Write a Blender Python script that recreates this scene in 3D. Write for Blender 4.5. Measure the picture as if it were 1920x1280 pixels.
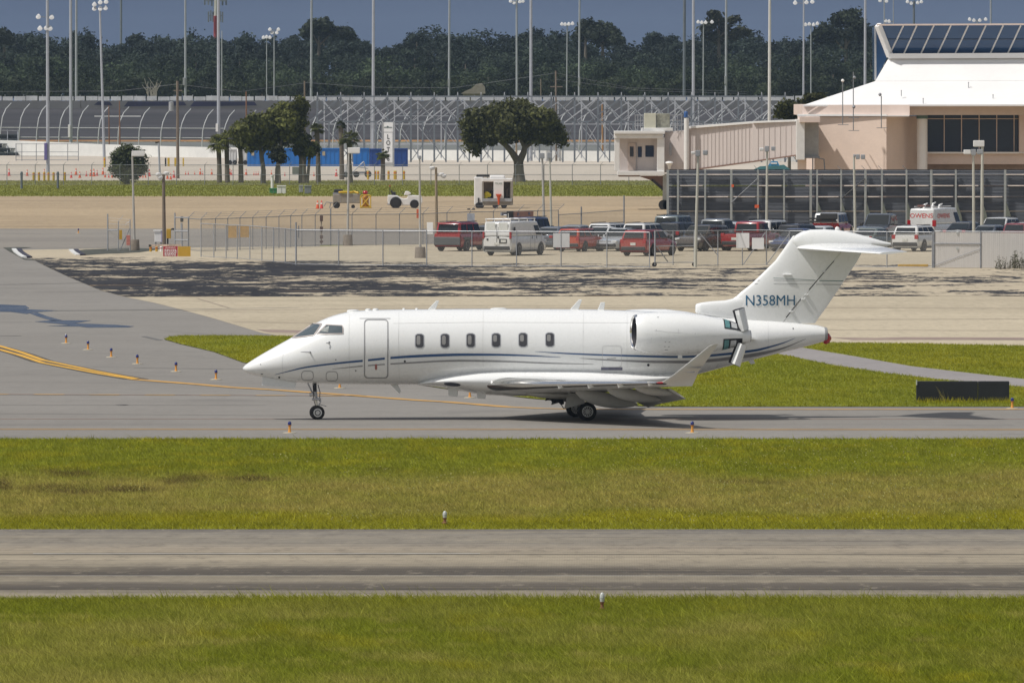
import bpy, bmesh, math, random
import numpy as np
from mathutils import Vector, Matrix

for o in list(bpy.data.objects): bpy.data.objects.remove(o)
R = math.radians
rng = random.Random(7)
nrg = np.random.default_rng(11)
sc = bpy.context.scene
COL = sc.collection

# ------------------------------------------------------------------ camera
CAMH = 10.5            # metres above the ground
FPX = 17600.0          # focal length in photo pixels (1920 wide)
YHOR = 160.0           # photo row of the true horizon
PITCH = math.atan((640 - YHOR) / FPX)
cam_d = bpy.data.cameras.new('camera')
cam = bpy.data.objects.new('camera', cam_d); COL.objects.link(cam)
cam.location = (0, 0, CAMH)
cam.rotation_euler = (R(90) - PITCH, 0, 0)
cam_d.sensor_width = 36.0
cam_d.lens = FPX / 1920.0 * 36.0
cam_d.clip_start = 1.0
cam_d.clip_end = 30000.0
sc.camera = cam

# ------------------------------------------------------------------ sky and sun
SUN = Vector((-0.50, -0.22, 0.83)).normalized()
sun_d = bpy.data.lights.new('sun', 'SUN')
sun_d.energy = 3.6; sun_d.angle = R(1.5); sun_d.color = (1.0, 0.965, 0.905)
sun = bpy.data.objects.new('sun', sun_d); COL.objects.link(sun)
sun.rotation_euler = SUN.to_track_quat('Z', 'Y').to_euler()
sun.location = (0, 0, 200)

world = bpy.data.worlds.new('World'); sc.world = world
world.use_nodes = True
wn = world.node_tree; wn.nodes.clear()
def W(t, **k):
    n = wn.nodes.new(t)
    for a, b in k.items(): setattr(n, a, b)
    return n
w_out = W('ShaderNodeOutputWorld')
sky = W('ShaderNodeTexSky'); sky.sky_type = 'NISHITA'; sky.sun_disc = False
sky.sun_elevation = math.asin(SUN.z)
sky.sun_rotation = math.atan2(SUN.x, SUN.y)
sky.air_density = 1.0; sky.dust_density = 1.5; sky.ozone_density = 1.0
bg_sky = W('ShaderNodeBackground'); bg_sky.inputs['Strength'].default_value = 0.085
# broken bright cumulus over the blue
nzc = W('ShaderNodeTexNoise'); nzc.inputs['Scale'].default_value = 2.6; nzc.inputs['Detail'].default_value = 7.0; nzc.inputs['Roughness'].default_value = 0.55
tcc = W('ShaderNodeTexCoord'); wn.links.new(tcc.outputs['Generated'], nzc.inputs['Vector'])
mcl = W('ShaderNodeMapRange', interpolation_type='SMOOTHSTEP'); mcl.inputs['From Min'].default_value = 0.40; mcl.inputs['From Max'].default_value = 0.62
wn.links.new(nzc.outputs['Fac'], mcl.inputs['Value'])
mxc = W('ShaderNodeMix', data_type='RGBA'); wn.links.new(mcl.outputs[0], mxc.inputs['Factor'])
wn.links.new(sky.outputs[0], mxc.inputs[6]); mxc.inputs[7].default_value = (6.8, 6.6, 6.3, 1)
wn.links.new(mxc.outputs[2], bg_sky.inputs['Color'])
# the rain-cloud bank that stands over the northern horizon
tc = W('ShaderNodeTexCoord')
sep = W('ShaderNodeSeparateXYZ'); wn.links.new(tc.outputs['Generated'], sep.inputs[0])
nz = W('ShaderNodeTexNoise'); nz.inputs['Scale'].default_value = 3.0; nz.inputs['Detail'].default_value = 5.0
wn.links.new(tc.outputs['Generated'], nz.inputs['Vector'])
def wmath(op, a, b=None, clamp=False):
    n = W('ShaderNodeMath', operation=op); n.use_clamp = clamp
    for i, v in enumerate((a, b)):
        if v is None: continue
        if isinstance(v, (int, float)): n.inputs[i].default_value = v
        else: wn.links.new(v, n.inputs[i])
    return n.outputs[0]
elev = wmath('ADD', sep.outputs['Z'], wmath('MULTIPLY', wmath('SUBTRACT', nz.outputs['Fac'], 0.5), 0.16))
m_el = W('ShaderNodeMapRange', interpolation_type='SMOOTHSTEP')
m_el.inputs['From Min'].default_value = 0.30; m_el.inputs['From Max'].default_value = 0.12
wn.links.new(elev, m_el.inputs['Value'])
m_az = W('ShaderNodeMapRange', interpolation_type='SMOOTHSTEP')
m_az.inputs['From Min'].default_value = -0.1; m_az.inputs['From Max'].default_value = 0.55
wn.links.new(sep.outputs['Y'], m_az.inputs['Value'])
storm_fac = wmath('MULTIPLY', m_el.outputs[0], m_az.outputs[0], True)
nz2 = W('ShaderNodeTexNoise'); nz2.inputs['Scale'].default_value = 14.0; nz2.inputs['Detail'].default_value = 4.0
wmap = W('ShaderNodeMapping'); wmap.inputs['Scale'].default_value = (1, 1, 9)
wn.links.new(tc.outputs['Generated'], wmap.inputs['Vector']); wn.links.new(wmap.outputs[0], nz2.inputs['Vector'])
mixc = W('ShaderNodeMix', data_type='RGBA')
wn.links.new(nz2.outputs['Fac'], mixc.inputs['Factor'])
mixc.inputs[6].default_value = (0.074, 0.100, 0.172, 1); mixc.inputs[7].default_value = (0.100, 0.132, 0.210, 1)
bg_st = W('ShaderNodeBackground'); bg_st.inputs['Strength'].default_value = 1.0
wn.links.new(mixc.outputs[2], bg_st.inputs['Color'])
mixs = W('ShaderNodeMixShader')
wn.links.new(storm_fac, mixs.inputs[0]); wn.links.new(bg_sky.outputs[0], mixs.inputs[1]); wn.links.new(bg_st.outputs[0], mixs.inputs[2])
wn.links.new(mixs.outputs[0], w_out.inputs['Surface'])

sc.render.engine = 'CYCLES'
sc.view_settings.view_transform = 'Standard'
sc.view_settings.look = 'None'
sc.view_settings.exposure = 0.0
sc.view_settings.gamma = 1.0
sc.view_settings.use_curve_mapping = False
sc.render.resolution_x = 1024; sc.render.resolution_y = 682
sc.cycles.max_bounces = 6
sc.cycles.transparent_max_bounces = 24

# ------------------------------------------------------------------ photo pixel -> place
CP, SP = math.cos(PITCH), math.sin(PITCH)
def ray(px, py):
    u = (px - 960) / FPX; v = (640 - py) / FPX
    return Vector((u, CP + v * SP, -SP + v * CP))
def G(px, py, z=0.0):
    """point of the ground (height z) that the photo shows at this pixel"""
    r = ray(px, py); t = (z - CAMH) / r.z
    return Vector((r.x * t, r.y * t, z))
def D(py): return G(960, py).y
def P(px, py, d):
    """point at distance d along the view axis"""
    r = ray(px, py); t = d / r.y
    return Vector((r.x * t, d, CAMH + r.z * t))
def S(d): return FPX / d          # photo pixels per metre at that distance

# ------------------------------------------------------------------ materials
def nmat(name):
    m = bpy.data.materials.new(name); m.use_nodes = True
    nt = m.node_tree; nt.nodes.clear()
    out = nt.nodes.new('ShaderNodeOutputMaterial')
    b = nt.nodes.new('ShaderNodeBsdfPrincipled')
    nt.links.new(b.outputs[0], out.inputs['Surface'])
    return m, nt, b, out
def nd(nt, t, inp=None, **k):
    n = nt.nodes.new(t)
    for a, b in k.items(): setattr(n, a, b)
    for a, b in (inp or {}).items():
        if hasattr(b, 'is_output') or isinstance(b, bpy.types.NodeSocket): nt.links.new(b, n.inputs[a])
        else: n.inputs[a].default_value = b
    return n
def c4(c): return (c[0], c[1], c[2], 1.0)
def coords(nt, scale=(1, 1, 1), kind='Object', rot=(0, 0, 0)):
    t = nd(nt, 'ShaderNodeTexCoord')
    mp = nd(nt, 'ShaderNodeMapping', {'Vector': t.outputs[kind], 'Scale': scale, 'Rotation': rot})
    return mp.outputs[0]
def noise(nt, vec, scale, detail=4.0, rough=0.55, dist=0.0):
    return nd(nt, 'ShaderNodeTexNoise', {'Vector': vec, 'Scale': scale, 'Detail': detail, 'Roughness': rough, 'Distortion': dist}).outputs['Fac']
def rampf(nt, fac, a, b):
    return nd(nt, 'ShaderNodeMapRange', {'Value': fac, 'From Min': a, 'From Max': b}, interpolation_type='SMOOTHSTEP').outputs[0]
def mixc_(nt, fac, a, b, blend='MIX'):
    n = nt.nodes.new('ShaderNodeMix'); n.data_type = 'RGBA'; n.blend_type = blend
    if isinstance(fac, (int, float)): n.inputs[0].default_value = fac
    else: nt.links.new(fac, n.inputs[0])
    for i, v in ((6, a), (7, b)):
        if isinstance(v, tuple): n.inputs[i].default_value = c4(v)
        else: nt.links.new(v, n.inputs[i])
    return n.outputs[2]
def mth(nt, op, a, b=None, clamp=False):
    n = nt.nodes.new('ShaderNodeMath'); n.operation = op; n.use_clamp = clamp
    for i, v in enumerate((a, b)):
        if v is None: continue
        if isinstance(v, (int, float)): n.inputs[i].default_value = v
        else: nt.links.new(v, n.inputs[i])
    return n.outputs[0]

MATS = {}
def pm(name, col, rough=0.6, metal=0.0, var=0.14, scale=2.0, stretch=(1, 1, 1), coat=0.0, bump=0.0, spec=0.5):
    """painted / plain surface with uneven tone"""
    if name in MATS: return MATS[name]
    m, nt, b, out = nmat(name)
    v = coords(nt, stretch)
    f = noise(nt, v, scale, 5.0)
    f2 = noise(nt, v, scale * 7.3, 3.0)
    ff = mth(nt, 'ADD', mth(nt, 'MULTIPLY', f, 0.65), mth(nt, 'MULTIPLY', f2, 0.35))
    fr = rampf(nt, ff, 0.3, 0.7)
    lo = tuple(c * (1 - var) for c in col); hi = tuple(min(1, c * (1 + var)) for c in col)
    nt.links.new(mixc_(nt, fr, lo, hi), b.inputs['Base Color'])
    nt.links.new(mth(nt, 'ADD', rough - 0.06, mth(nt, 'MULTIPLY', f2, 0.12)), b.inputs['Roughness'])
    b.inputs['Metallic'].default_value = metal
    b.inputs['Coat Weight'].default_value = coat
    b.inputs['Coat Roughness'].default_value = 0.08
    b.inputs['Specular IOR Level'].default_value = spec
    if bump:
        bn = nd(nt, 'ShaderNodeBump', {'Height': f2, 'Strength': bump, 'Distance': 0.03})
        nt.links.new(bn.outputs[0], b.inputs['Normal'])
    MATS[name] = m
    return m
def glassmat(name, col=(0.015, 0.02, 0.028), rough=0.06):
    if name in MATS: return MATS[name]
    m, nt, b, out = nmat(name)
    v = coords(nt); f = noise(nt, v, 3.0)
    nt.links.new(mixc_(nt, f, tuple(c * .8 for c in col), tuple(c * 1.3 for c in col)), b.inputs['Base Color'])
    b.inputs['Roughness'].default_value = rough
    b.inputs['Specular IOR Level'].default_value = 0.6
    MATS[name] = m; return m

# ------------------------------------------------------------------ mesh helper
class MB:
    def __init__(s): s.v = []; s.f = []
    def add(s, vs, fs):
        k = len(s.v); s.v += [tuple(v) for v in vs]; s.f += [tuple(i + k for i in f) for f in fs]; return s
    def box(s, c, size, M=None):
        x, y, z = (k / 2 for k in size); c = Vector(c)
        vs = [Vector((i * x, j * y, k * z)) for i in (-1, 1) for j in (-1, 1) for k in (-1, 1)]
        if M is not None: vs = [M @ v for v in vs]
        return s.add([c + v for v in vs], [(0, 1, 3, 2), (4, 6, 7, 5), (0, 4, 5, 1), (2, 3, 7, 6), (0, 2, 6, 4), (1, 5, 7, 3)])
    def bar(s, p0, p1, w, h=None):
        p0 = Vector(p0); p1 = Vector(p1); h = h or w
        d = (p1 - p0); L = d.length; d.normalize()
        up = Vector((0, 0, 1)) if abs(d.z) < .95 else Vector((0, 1, 0))
        a = d.cross(up).normalized(); b = a.cross(d).normalized()
        vs = [p + a * (i * w / 2) + b * (j * h / 2) for p in (p0, p1) for i, j in ((-1, -1), (1, -1), (1, 1), (-1, 1))]
        return s.add(vs, [(3, 2, 1, 0), (4, 5, 6, 7), (0, 1, 5, 4), (1, 2, 6, 5), (2, 3, 7, 6), (3, 0, 4, 7)])
    def tube(s, pts, rads, n=8, cap=True):
        pts = [Vector(p) for p in pts]
        if isinstance(rads, (int, float)): rads = [rads] * len(pts)
        k0 = len(s.v); N = len(pts)
        prev = None
        for i, p in enumerate(pts):
            d = (pts[min(i + 1, N - 1)] - pts[max(i - 1, 0)]).normalized()
            if prev is None:
                up = Vector((0, 0, 1)) if abs(d.z) < .9 else Vector((1, 0, 0))
                a = d.cross(up).normalized()
            else: a = (prev - d * prev.dot(d)).normalized()
            prev = a; b = d.cross(a)
            for j in range(n):
                t = 2 * math.pi * j / n
                s.v.append(tuple(p + (a * math.cos(t) + b * math.sin(t)) * rads[i]))
        for i in range(N - 1):
            for j in range(n):
                j2 = (j + 1) % n
                s.f.append((k0 + i * n + j, k0 + i * n + j2, k0 + (i + 1) * n + j2, k0 + (i + 1) * n + j))
        if cap:
            s.f.append(tuple(k0 + j for j in reversed(range(n)))); s.f.append(tuple(k0 + (N - 1) * n + j for j in range(n)))
        return s
    def loft(s, rings, closed=True, cap0=True, cap1=True):
        n = len(rings[0]); k0 = len(s.v)
        for r in rings: s.v += [tuple(p) for p in r]
        for i in range(len(rings) - 1):
            for j in range(n if closed else n - 1):
                j2 = (j + 1) % n
                s.f.append((k0 + i * n + j, k0 + i * n + j2, k0 + (i + 1) * n + j2, k0 + (i + 1) * n + j))
        if closed and cap0: s.f.append(tuple(k0 + j for j in reversed(range(n))))
        if closed and cap1: s.f.append(tuple(k0 + (len(rings) - 1) * n + j for j in range(n)))
        return s
    def prism(s, poly, vec):
        """poly: 3D points in a plane, pushed along vec into a solid"""
        n = len(poly); vec = Vector(vec)
        vs = [Vector(p) for p in poly] + [Vector(p) + vec for p in poly]
        fs = [tuple(reversed(range(n))), tuple(range(n, 2 * n))]
        fs += [(i, (i + 1) % n, n + (i + 1) % n, n + i) for i in range(n)]
        return s.add(vs, fs)
    def sheet(s, poly): return s.add(poly, [tuple(range(len(poly)))])
    def build(s, name, mat, parent=None, smooth=False, bevel=0.0, local=False, fix=True):
        off = Vector((0, 0, 0))
        if parent is not None and not local:
            off = parent.matrix_basis.translation.copy() if parent.parent is None else (parent.matrix_basis.translation + parent.parent.matrix_basis.translation)
        me = bpy.data.meshes.new(name)
        me.from_pydata([(v[0] - off.x, v[1] - off.y, v[2] - off.z) for v in s.v], [], s.f)
        if fix:
            bm = bmesh.new(); bm.from_mesh(me); bmesh.ops.recalc_face_normals(bm, faces=bm.faces); bm.to_mesh(me); bm.free()
        if smooth:
            me.polygons.foreach_set('use_smooth', [True] * len(me.polygons))
            try: me.set_sharp_from_angle(angle=R(smooth if smooth is not True else 45))
            except Exception: pass
        if isinstance(mat, (list, tuple)):
            for m in mat: me.materials.append(m)
        else: me.materials.append(mat)
        o = bpy.data.objects.new(name, me); COL.objects.link(o)
        if parent is not None: o.parent = parent
        if bevel:
            bv = o.modifiers.new('bevel', 'BEVEL'); bv.width = bevel; bv.segments = 2; bv.limit_method = 'ANGLE'
        return o

def tag(o, label=None, cat=None, group=None, kind=None):
    if label: o['label'] = label
    if cat: o['category'] = cat
    if group: o['group'] = group
    if kind: o['kind'] = kind
    return o
def thing(name, label, cat, loc=(0, 0, 0), rz=0.0, group=None):
    o = bpy.data.objects.new(name, None); COL.objects.link(o)
    o.location = loc; o.rotation_euler = (0, 0, rz); o.empty_display_size = 0.3
    return tag(o, label, cat, group)
def kids(o): return [c for c in bpy.data.objects if c.parent == o]
def copy_tree(src, loc, rz=None, label=None, group=None):
    def cp(o, par):
        c = o.copy(); COL.objects.link(c); c.parent = par
        for ch in CH.get(o, []): cp(ch, c)
        return c
    CH = {}
    for o in bpy.data.objects:
        if o.parent: CH.setdefault(o.parent, []).append(o)
    r = cp(src, None); r.location = loc
    if rz is not None: r.rotation_euler = (0, 0, rz)
    if label: r['label'] = label
    if group: r['group'] = group
    return r
def lathe_rings(axis_pts, n=24):
    """axis_pts: list of (centre Vector, radius, (a,b) plane axes)"""
    out = []
    for c, r, a, b in axis_pts:
        out.append([c + a * (r * math.cos(2 * math.pi * j / n)) + b * (r * math.sin(2 * math.pi * j / n)) for j in range(n)])
    return out
X_, Y_, Z_ = Vector((1, 0, 0)), Vector((0, 1, 0)), Vector((0, 0, 1))
def textmesh(body, size, name='letters', weight=0.0):
    cu = bpy.data.curves.new(name, 'FONT'); cu.body = body; cu.size = size; cu.align_x = 'CENTER'; cu.align_y = 'CENTER'
    cu.offset = weight; cu.resolution_u = 3
    o = bpy.data.objects.new(name, cu); COL.objects.link(o)
    dg = bpy.context.evaluated_depsgraph_get(); dg.update()
    me = bpy.data.meshes.new_from_object(o.evaluated_get(dg))
    vs = [v.co.copy() for v in me.vertices]; fs = [tuple(p.vertices) for p in me.polygons]
    bpy.data.objects.remove(o); bpy.data.curves.remove(cu)
    return vs, fs
# ================================================================== GROUND
def ground_mat(name, ca, cb, cc, s1=0.05, s2=0.4, rough=0.85, bump=0.25, streak=(1, 1, 1), stk=0.4):
    m, nt, b, out = nmat(name)
    v = coords(nt, streak)
    f1 = noise(nt, v, s1, 6.0, 0.6, 0.6); f2 = noise(nt, v, s2, 6.0, 0.65, 0.3); f3 = noise(nt, v, 6.0, 4.0)
    c = mixc_(nt, rampf(nt, f1, 0.35, 0.65), ca, cb)
    c = mixc_(nt, rampf(nt, f2, 0.52, 0.75), c, cc)
    fs = noise(nt, coords(nt, (0.035, 0.16, 1)), 1.0, 8.0, 0.68, 0.5); ft = noise(nt, coords(nt, (0.5, 0.09, 1)), 1.0, 6.0, 0.7, 0.3)
    c = mixc_(nt, mth(nt, 'MULTIPLY', rampf(nt, fs, 0.52, 0.72), stk), c, tuple(k * .62 for k in ca))
    c = mixc_(nt, mth(nt, 'MULTIPLY', rampf(nt, ft, 0.50, 0.75), stk * .6), c, tuple(min(1, k * 1.22) for k in cb))
    fg = noise(nt, coords(nt, (2.2, 0.45, 1)), 1.0, 7.0, 0.78); c = mixc_(nt, mth(nt, 'MULTIPLY', rampf(nt, fg, 0.50, 0.66), stk * .55), c, tuple(k * .55 for k in ca)); c = mixc_(nt, mth(nt, 'MULTIPLY', rampf(nt, fg, 0.48, 0.34), stk * .4), c, tuple(min(1, k * 1.25) for k in cb))
    c = mixc_(nt, mth(nt, 'MULTIPLY', f3, 0.35), c, tuple(k * .6 for k in ca))
    nt.links.new(c, b.inputs['Base Color'])
    b.inputs['Roughness'].default_value = rough
    b.inputs['Specular IOR Level'].default_value = 0.25
    if bump:
        bn = nd(nt, 'ShaderNodeBump', {'Height': f3, 'Strength': bump, 'Distance': 0.02})
        nt.links.new(bn.outputs[0], b.inputs['Normal'])
    return m
M_soil = ground_mat('soil_and_turf', (0.17, 0.19, 0.022), (0.21, 0.21, 0.03), (0.23, 0.205, 0.05), 0.04, 0.3)
M_asph = ground_mat('aged_asphalt', (0.228, 0.212, 0.190), (0.256, 0.239, 0.215), (0.196, 0.184, 0.168), 0.03, 0.25, 0.8, stk=0.3)
M_road = ground_mat('apron_road_asphalt', (0.22, 0.20, 0.175), (0.27, 0.245, 0.21), (0.18, 0.17, 0.155), 0.02, 0.12)
M_sand = ground_mat('dusty_ramp_concrete', (0.36, 0.275, 0.175), (0.43, 0.33, 0.21), (0.28, 0.215, 0.14), 0.012, 0.05, stk=0.9)
M_conc = ground_mat('apron_concrete', (0.43, 0.368, 0.265), (0.50, 0.43, 0.312), (0.355, 0.295, 0.21), 0.02, 0.09, stk=0.8)
M_lot = ground_mat('far_lot_concrete', (0.50, 0.44, 0.365), (0.58, 0.515, 0.43), (0.42, 0.365, 0.305), 0.008, 0.05)
M_walk = ground_mat('path_asphalt', (0.27, 0.25, 0.245), (0.31, 0.285, 0.275), (0.24, 0.225, 0.22), 0.05, 0.5)
M_turf = ground_mat('verge_turf', (0.19, 0.21, 0.02), (0.22, 0.235, 0.024), (0.24, 0.225, 0.04), 0.06, 0.4)

def gsheet(name, poly, z, mat):
    o = MB().sheet([G(x, y, 0) + Vector((0, 0, z)) for x, y in poly]).build(name, mat, fix=False)
    for p in o.data.polygons: pass
    if o.data.polygons[0].normal.z < 0: o.data.flip_normals()
    return tag(o, kind='structure')
o = MB().sheet([(-2800, -300, 0), (2800, -300, 0), (2800, 6000, 0), (-2800, 6000, 0)]).build('ground', M_soil, fix=False); tag(o, kind='structure')

def rectsheet(name, y0, y1, z, mat, x0=-260, x1=260):
    a, b = sorted((D(y0), D(y1)))
    o = MB().sheet([(x0, a, z), (x1, a, z), (x1, b, z), (x0, b, z)]).build(name, mat, fix=False)
    return tag(o, kind='structure')

# runway with rubber streaks and grooves along it
m, nt, b, out = nmat('grooved_runway')
tcn = nd(nt, 'ShaderNodeTexCoord'); sp = nd(nt, 'ShaderNodeSeparateXYZ', {0: tcn.outputs['Object']})
y0, y1 = D(1123), D(992)
t = nd(nt, 'ShaderNodeMapRange', {'Value': sp.outputs['Y'], 'From Min': y0, 'From Max': y1}).outputs[0]
vs = coords(nt, (0.018, 0.5, 1)); st = noise(nt, vs, 1.0, 6.0, 0.65, 0.4)
vs2 = coords(nt, (0.05, 2.2, 1)); st2 = noise(nt, vs2, 1.0, 5.0, 0.7)
vs3 = coords(nt, (0.12, 0.55, 1)); st3 = noise(nt, vs3, 1.0, 5.0, 0.6, 1.5)
t2 = mth(nt, 'ADD', t, mth(nt, 'MULTIPLY', mth(nt, 'SUBTRACT', st, 0.5), 0.03))
rp = nt.nodes.new('ShaderNodeValToRGB'); nt.links.new(t2, rp.inputs[0])
cr = rp.color_ramp; cr.interpolation = 'LINEAR'
def rt(y): return (D(y) - y0) / (y1 - y0)
TAN = (0.43, 0.38, 0.30); DK = (0.155, 0.14, 0.12); MID = (0.25, 0.225, 0.185)
stops = [(1123, TAN), (1112, (0.31, .275, .225)), (1107, MID), (1104, (.085, .075, .065)), (1094, (0.13, .115, .10)), (1089, (0.30, .27, .215)), (1082, (0.27, .24, .19)), (1079.5, (0.33, .30, .24)), (1078, (.075, .066, .058)), (1066, (0.10, .088, .075)), (1060, (0.29, .26, .21)), (1048, TAN), (1039, (0.36, .32, .255)), (1030, (0.39, .34, .275)), (1018, (0.27, .25, .22)), (1006, (0.30, .275, .235)), (999, (0.25, .235, .215)), (992, (0.16, .15, .145))]
while len(cr.elements) < len(stops): cr.elements.new(0.5)
for e, (yy, cc) in zip(cr.elements, sorted(stops, key=lambda s: rt(s[0]))):
    e.position = max(0, min(1, rt(yy))); e.color = c4(cc)
st4 = noise(nt, coords(nt, (0.10, 5.0, 1)), 1.0, 6.0, 0.75)
c = mixc_(nt, mth(nt, 'MULTIPLY', rampf(nt, st2, 0.45, 0.70), 0.55), rp.outputs[0], (0.125, 0.11, 0.095))
c = mixc_(nt, mth(nt, 'MULTIPLY', rampf(nt, st4, 0.48, 0.68), 0.35), c, (0.115, 0.10, 0.09))
c = mixc_(nt, mth(nt, 'MULTIPLY', rampf(nt, st4, 0.50, 0.30), 0.30), c, (0.43, 0.385, 0.30))
c = mixc_(nt, mth(nt, 'MULTIPLY', rampf(nt, st3, 0.5, 0.75), 0.4), c, (0.40, 0.35, 0.26))
st5 = noise(nt, coords(nt, (1.6, 0.5, 1), rot=(0, 0, R(-35))), 1.0, 7.0, 0.8); st6 = noise(nt, coords(nt, (0.07, 0.35, 1), rot=(0, 0, R(-5))), 1.0, 7.0, 0.7, 0.8)
c = mixc_(nt, mth(nt, 'MULTIPLY', rampf(nt, st6, 0.52, 0.68), 0.45), c, (0.13, 0.115, 0.10))
c = mixc_(nt, mth(nt, 'MULTIPLY', rampf(nt, st5, 0.50, 0.64), 0.40), c, (0.12, 0.105, 0.09)); c = mixc_(nt, mth(nt, 'MULTIPLY', rampf(nt, st5, 0.47, 0.36), 0.30), c, (0.46, 0.41, 0.33))
wv = nd(nt, 'ShaderNodeTexWave', {'Vector': coords(nt, (1, 1, 1), rot=(0, 0, R(0.6))), 'Scale': 5.7, 'Distortion': 2.5, 'Detail': 2.0, 'Detail Scale': 0.6})
c = mixc_(nt, mth(nt, 'MULTIPLY', mth(nt, 'MULTIPLY', wv.outputs['Fac'], noise(nt, coords(nt, (0.05, 0.3, 1)), 1.0, 3.0)), 0.10), c, (0.12, 0.105, 0.09))
c = mixc_(nt, 1.0, c, (0.80, 0.775, 0.72), 'MULTIPLY')
nt.links.new(c, b.inputs['Base Color']); b.inputs['Roughness'].default_value = 0.85; b.inputs['Specular IOR Level'].default_value = 0.2
bn = nd(nt, 'ShaderNodeBump', {'Height': wv.outputs['Fac'], 'Strength': 0.15, 'Distance': 0.01}); nt.links.new(bn.outputs[0], b.inputs['Normal'])
M_rwy = m
rectsheet('runway', 1123, 992, 0.004, M_rwy)
M_edge = pm('runway_edge_crack', (0.05, 0.045, 0.04), 0.9)
M_pwhite = pm('worn_white_paint', (0.55, 0.55, 0.52), 0.7, var=.3, scale=.5)
def gline(name, pts, wid, z, mat, kind='structure'):
    """painted line on the ground through photo pixels, real width in metres"""
    P_ = [G(x, y) for x, y in pts]; mb = MB(); L = []; R_ = []
    for i, p in enumerate(P_):
        d = (P_[min(i + 1, len(P_) - 1)] - P_[max(i - 1, 0)]); d.z = 0; d.normalize(); n = Vector((-d.y, d.x, 0))
        L.append(p + n * wid / 2 + Vector((0, 0, z))); R_.append(p - n * wid / 2 + Vector((0, 0, z)))
    k = len(P_)
    mb.add(L + R_, [(i, k + i, k + i + 1, i + 1) for i in range(k - 1)])
    o = mb.build(name, mat, fix=False)
    if o.data.polygons[0].normal.z < 0: o.data.flip_normals()
    return tag(o, kind=kind)
gline('runway_seam', [(-400, 1039), (2400, 1039)], 0.12, 0.008, M_edge)
gline('runway_paint_line', [(62, 1038.2), (900, 1038)], 0.14, 0.012, M_pwhite)
gline('runway_seam', [(-400, 1079), (2400, 1079.5)], 0.06, 0.008, M_pwhite)
gline('runway_seam', [(-400, 1104), (2400, 1105)], 0.07, 0.008, M_edge)

# taxiway, apron on the left, concrete apron, ramp beyond the fence
gsheet('asphalt_apron', [(-2200, 770), (1500, 770), (1500, 640), (900, 560), (600, 465), (600, 428), (-1600, 428)], 0.004, M_asph)
rectsheet('taxiway', 823.5, 763, 0.008, M_asph)
gsheet('concrete_apron', [(30, 469), (85, 499), (130, 520), (190, 545), (235, 557), (290, 568), (345, 582), (400, 597), (450, 612), (490, 624), (530, 631), (700, 640), (1500, 660), (1920, 660), (3400, 665), (3400, 405), (900, 405), (700, 459), (590, 462), (200, 466)], 0.010, M_conc)
gsheet('ramp_road', [(-1200, 428), (-1200, 466), (150, 466), (400, 462), (640, 459), (1000, 456), (1250, 430), (1250, 426), (700, 426)], 0.013, M_road)
rectsheet('service_ramp', 429, 368, 0.016, M_sand, -700, 700)
rectsheet('far_lot', 339, 292, 0.012, M_lot, -900, 900)

# burnt-looking patches of old tar on the concrete
m, nt, b, out = nmat('worn_tar_over_concrete')
v = coords(nt, (1, 1, 1)); tcn = nd(nt, 'ShaderNodeTexCoord'); sp = nd(nt, 'ShaderNodeSeparateXYZ', {0: tcn.outputs['Object']})
fa = noise(nt, coords(nt, (0.10, 0.075, 1), rot=(0, 0, R(-14))), 1.0, 8.0, 0.70, 0.5)
fb = noise(nt, coords(nt, (0.26, 0.15, 1), rot=(0, 0, R(-4))), 1.0, 9.0, 0.74, 0.5)
fd = noise(nt, coords(nt, (1.3, 0.36, 1)), 1.0, 8.0, 0.80, 0.3)
dens = nd(nt, 'ShaderNodeMapRange', {'Value': sp.outputs['X'], 'From Min': -24.0, 'From Max': 26.0, 'To Min': 0.052, 'To Max': -0.016}).outputs[0]
ff = mth(nt, 'ADD', mth(nt, 'ADD', mth(nt, 'MULTIPLY', fa, 0.36), mth(nt, 'MULTIPLY', fb, 0.36)), mth(nt, 'MULTIPLY', fd, 0.28))
ff = mth(nt, 'ADD', ff, dens)
# no tar along the far and right rims, so the patches end unevenly
far = nd(nt, 'ShaderNodeMapRange', {'Value': sp.outputs['Y'], 'From Min': D(500), 'From Max': D(480), 'To Min': 0.0, 'To Max': -0.09}).outputs[0]
ff = mth(nt, 'ADD', ff, far)
mask = rampf(nt, ff, 0.490, 0.518)
tar = mixc_(nt, rampf(nt, fb, .35, .65), (0.012, 0.012, 0.015), (0.034, 0.033, 0.036))
conc = mixc_(nt, rampf(nt, fa, .3, .7), (0.395, 0.335, 0.243), (0.48, 0.41, 0.30))
rust = rampf(nt, noise(nt, coords(nt, (0.08, 0.30, 1)), 1.0, 5.0, .6), .63, .70)
col = mixc_(nt, mask, conc, tar); col = mixc_(nt, mth(nt, 'MULTIPLY', rust, 0.55), col, (0.36, 0.22, 0.10))
nt.links.new(col, b.inputs['Base Color']); b.inputs['Roughness'].default_value = 0.85; b.inputs['Specular IOR Level'].default_value = 0.2
M_tar = m
gsheet('tar_patched_apron', [(30, 470), (130, 472), (300, 481), (450, 487), (800, 492), (1300, 496), (1920, 497), (3000, 500), (3000, 556), (1300, 555.5), (560, 556.5), (236, 557), (190, 545), (130, 520), (85, 499)], 0.020, M_tar)
M_island = pm('dark_island_mulch', (0.055, 0.058, 0.045), 0.9, var=.4, scale=.6)
gsheet('planting_island', [(134, 471), (160, 468.5), (230, 466), (310, 466), (262, 473.5), (185, 477.5), (150, 480)], 0.028, M_island)
gsheet('planting_island', [(6, 465), (35, 464), (60, 464.5), (35, 467), (28, 473), (45, 485), (70, 489), (45, 487), (18, 472)], 0.028, M_island)
M_kerbw = pm('white_kerb_paint', (0.62, 0.62, 0.60), 0.6, var=.15, scale=1.5)
M_kerbd = pm('black_kerb_paint', (0.03, 0.028, 0.045), 0.7)
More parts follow.
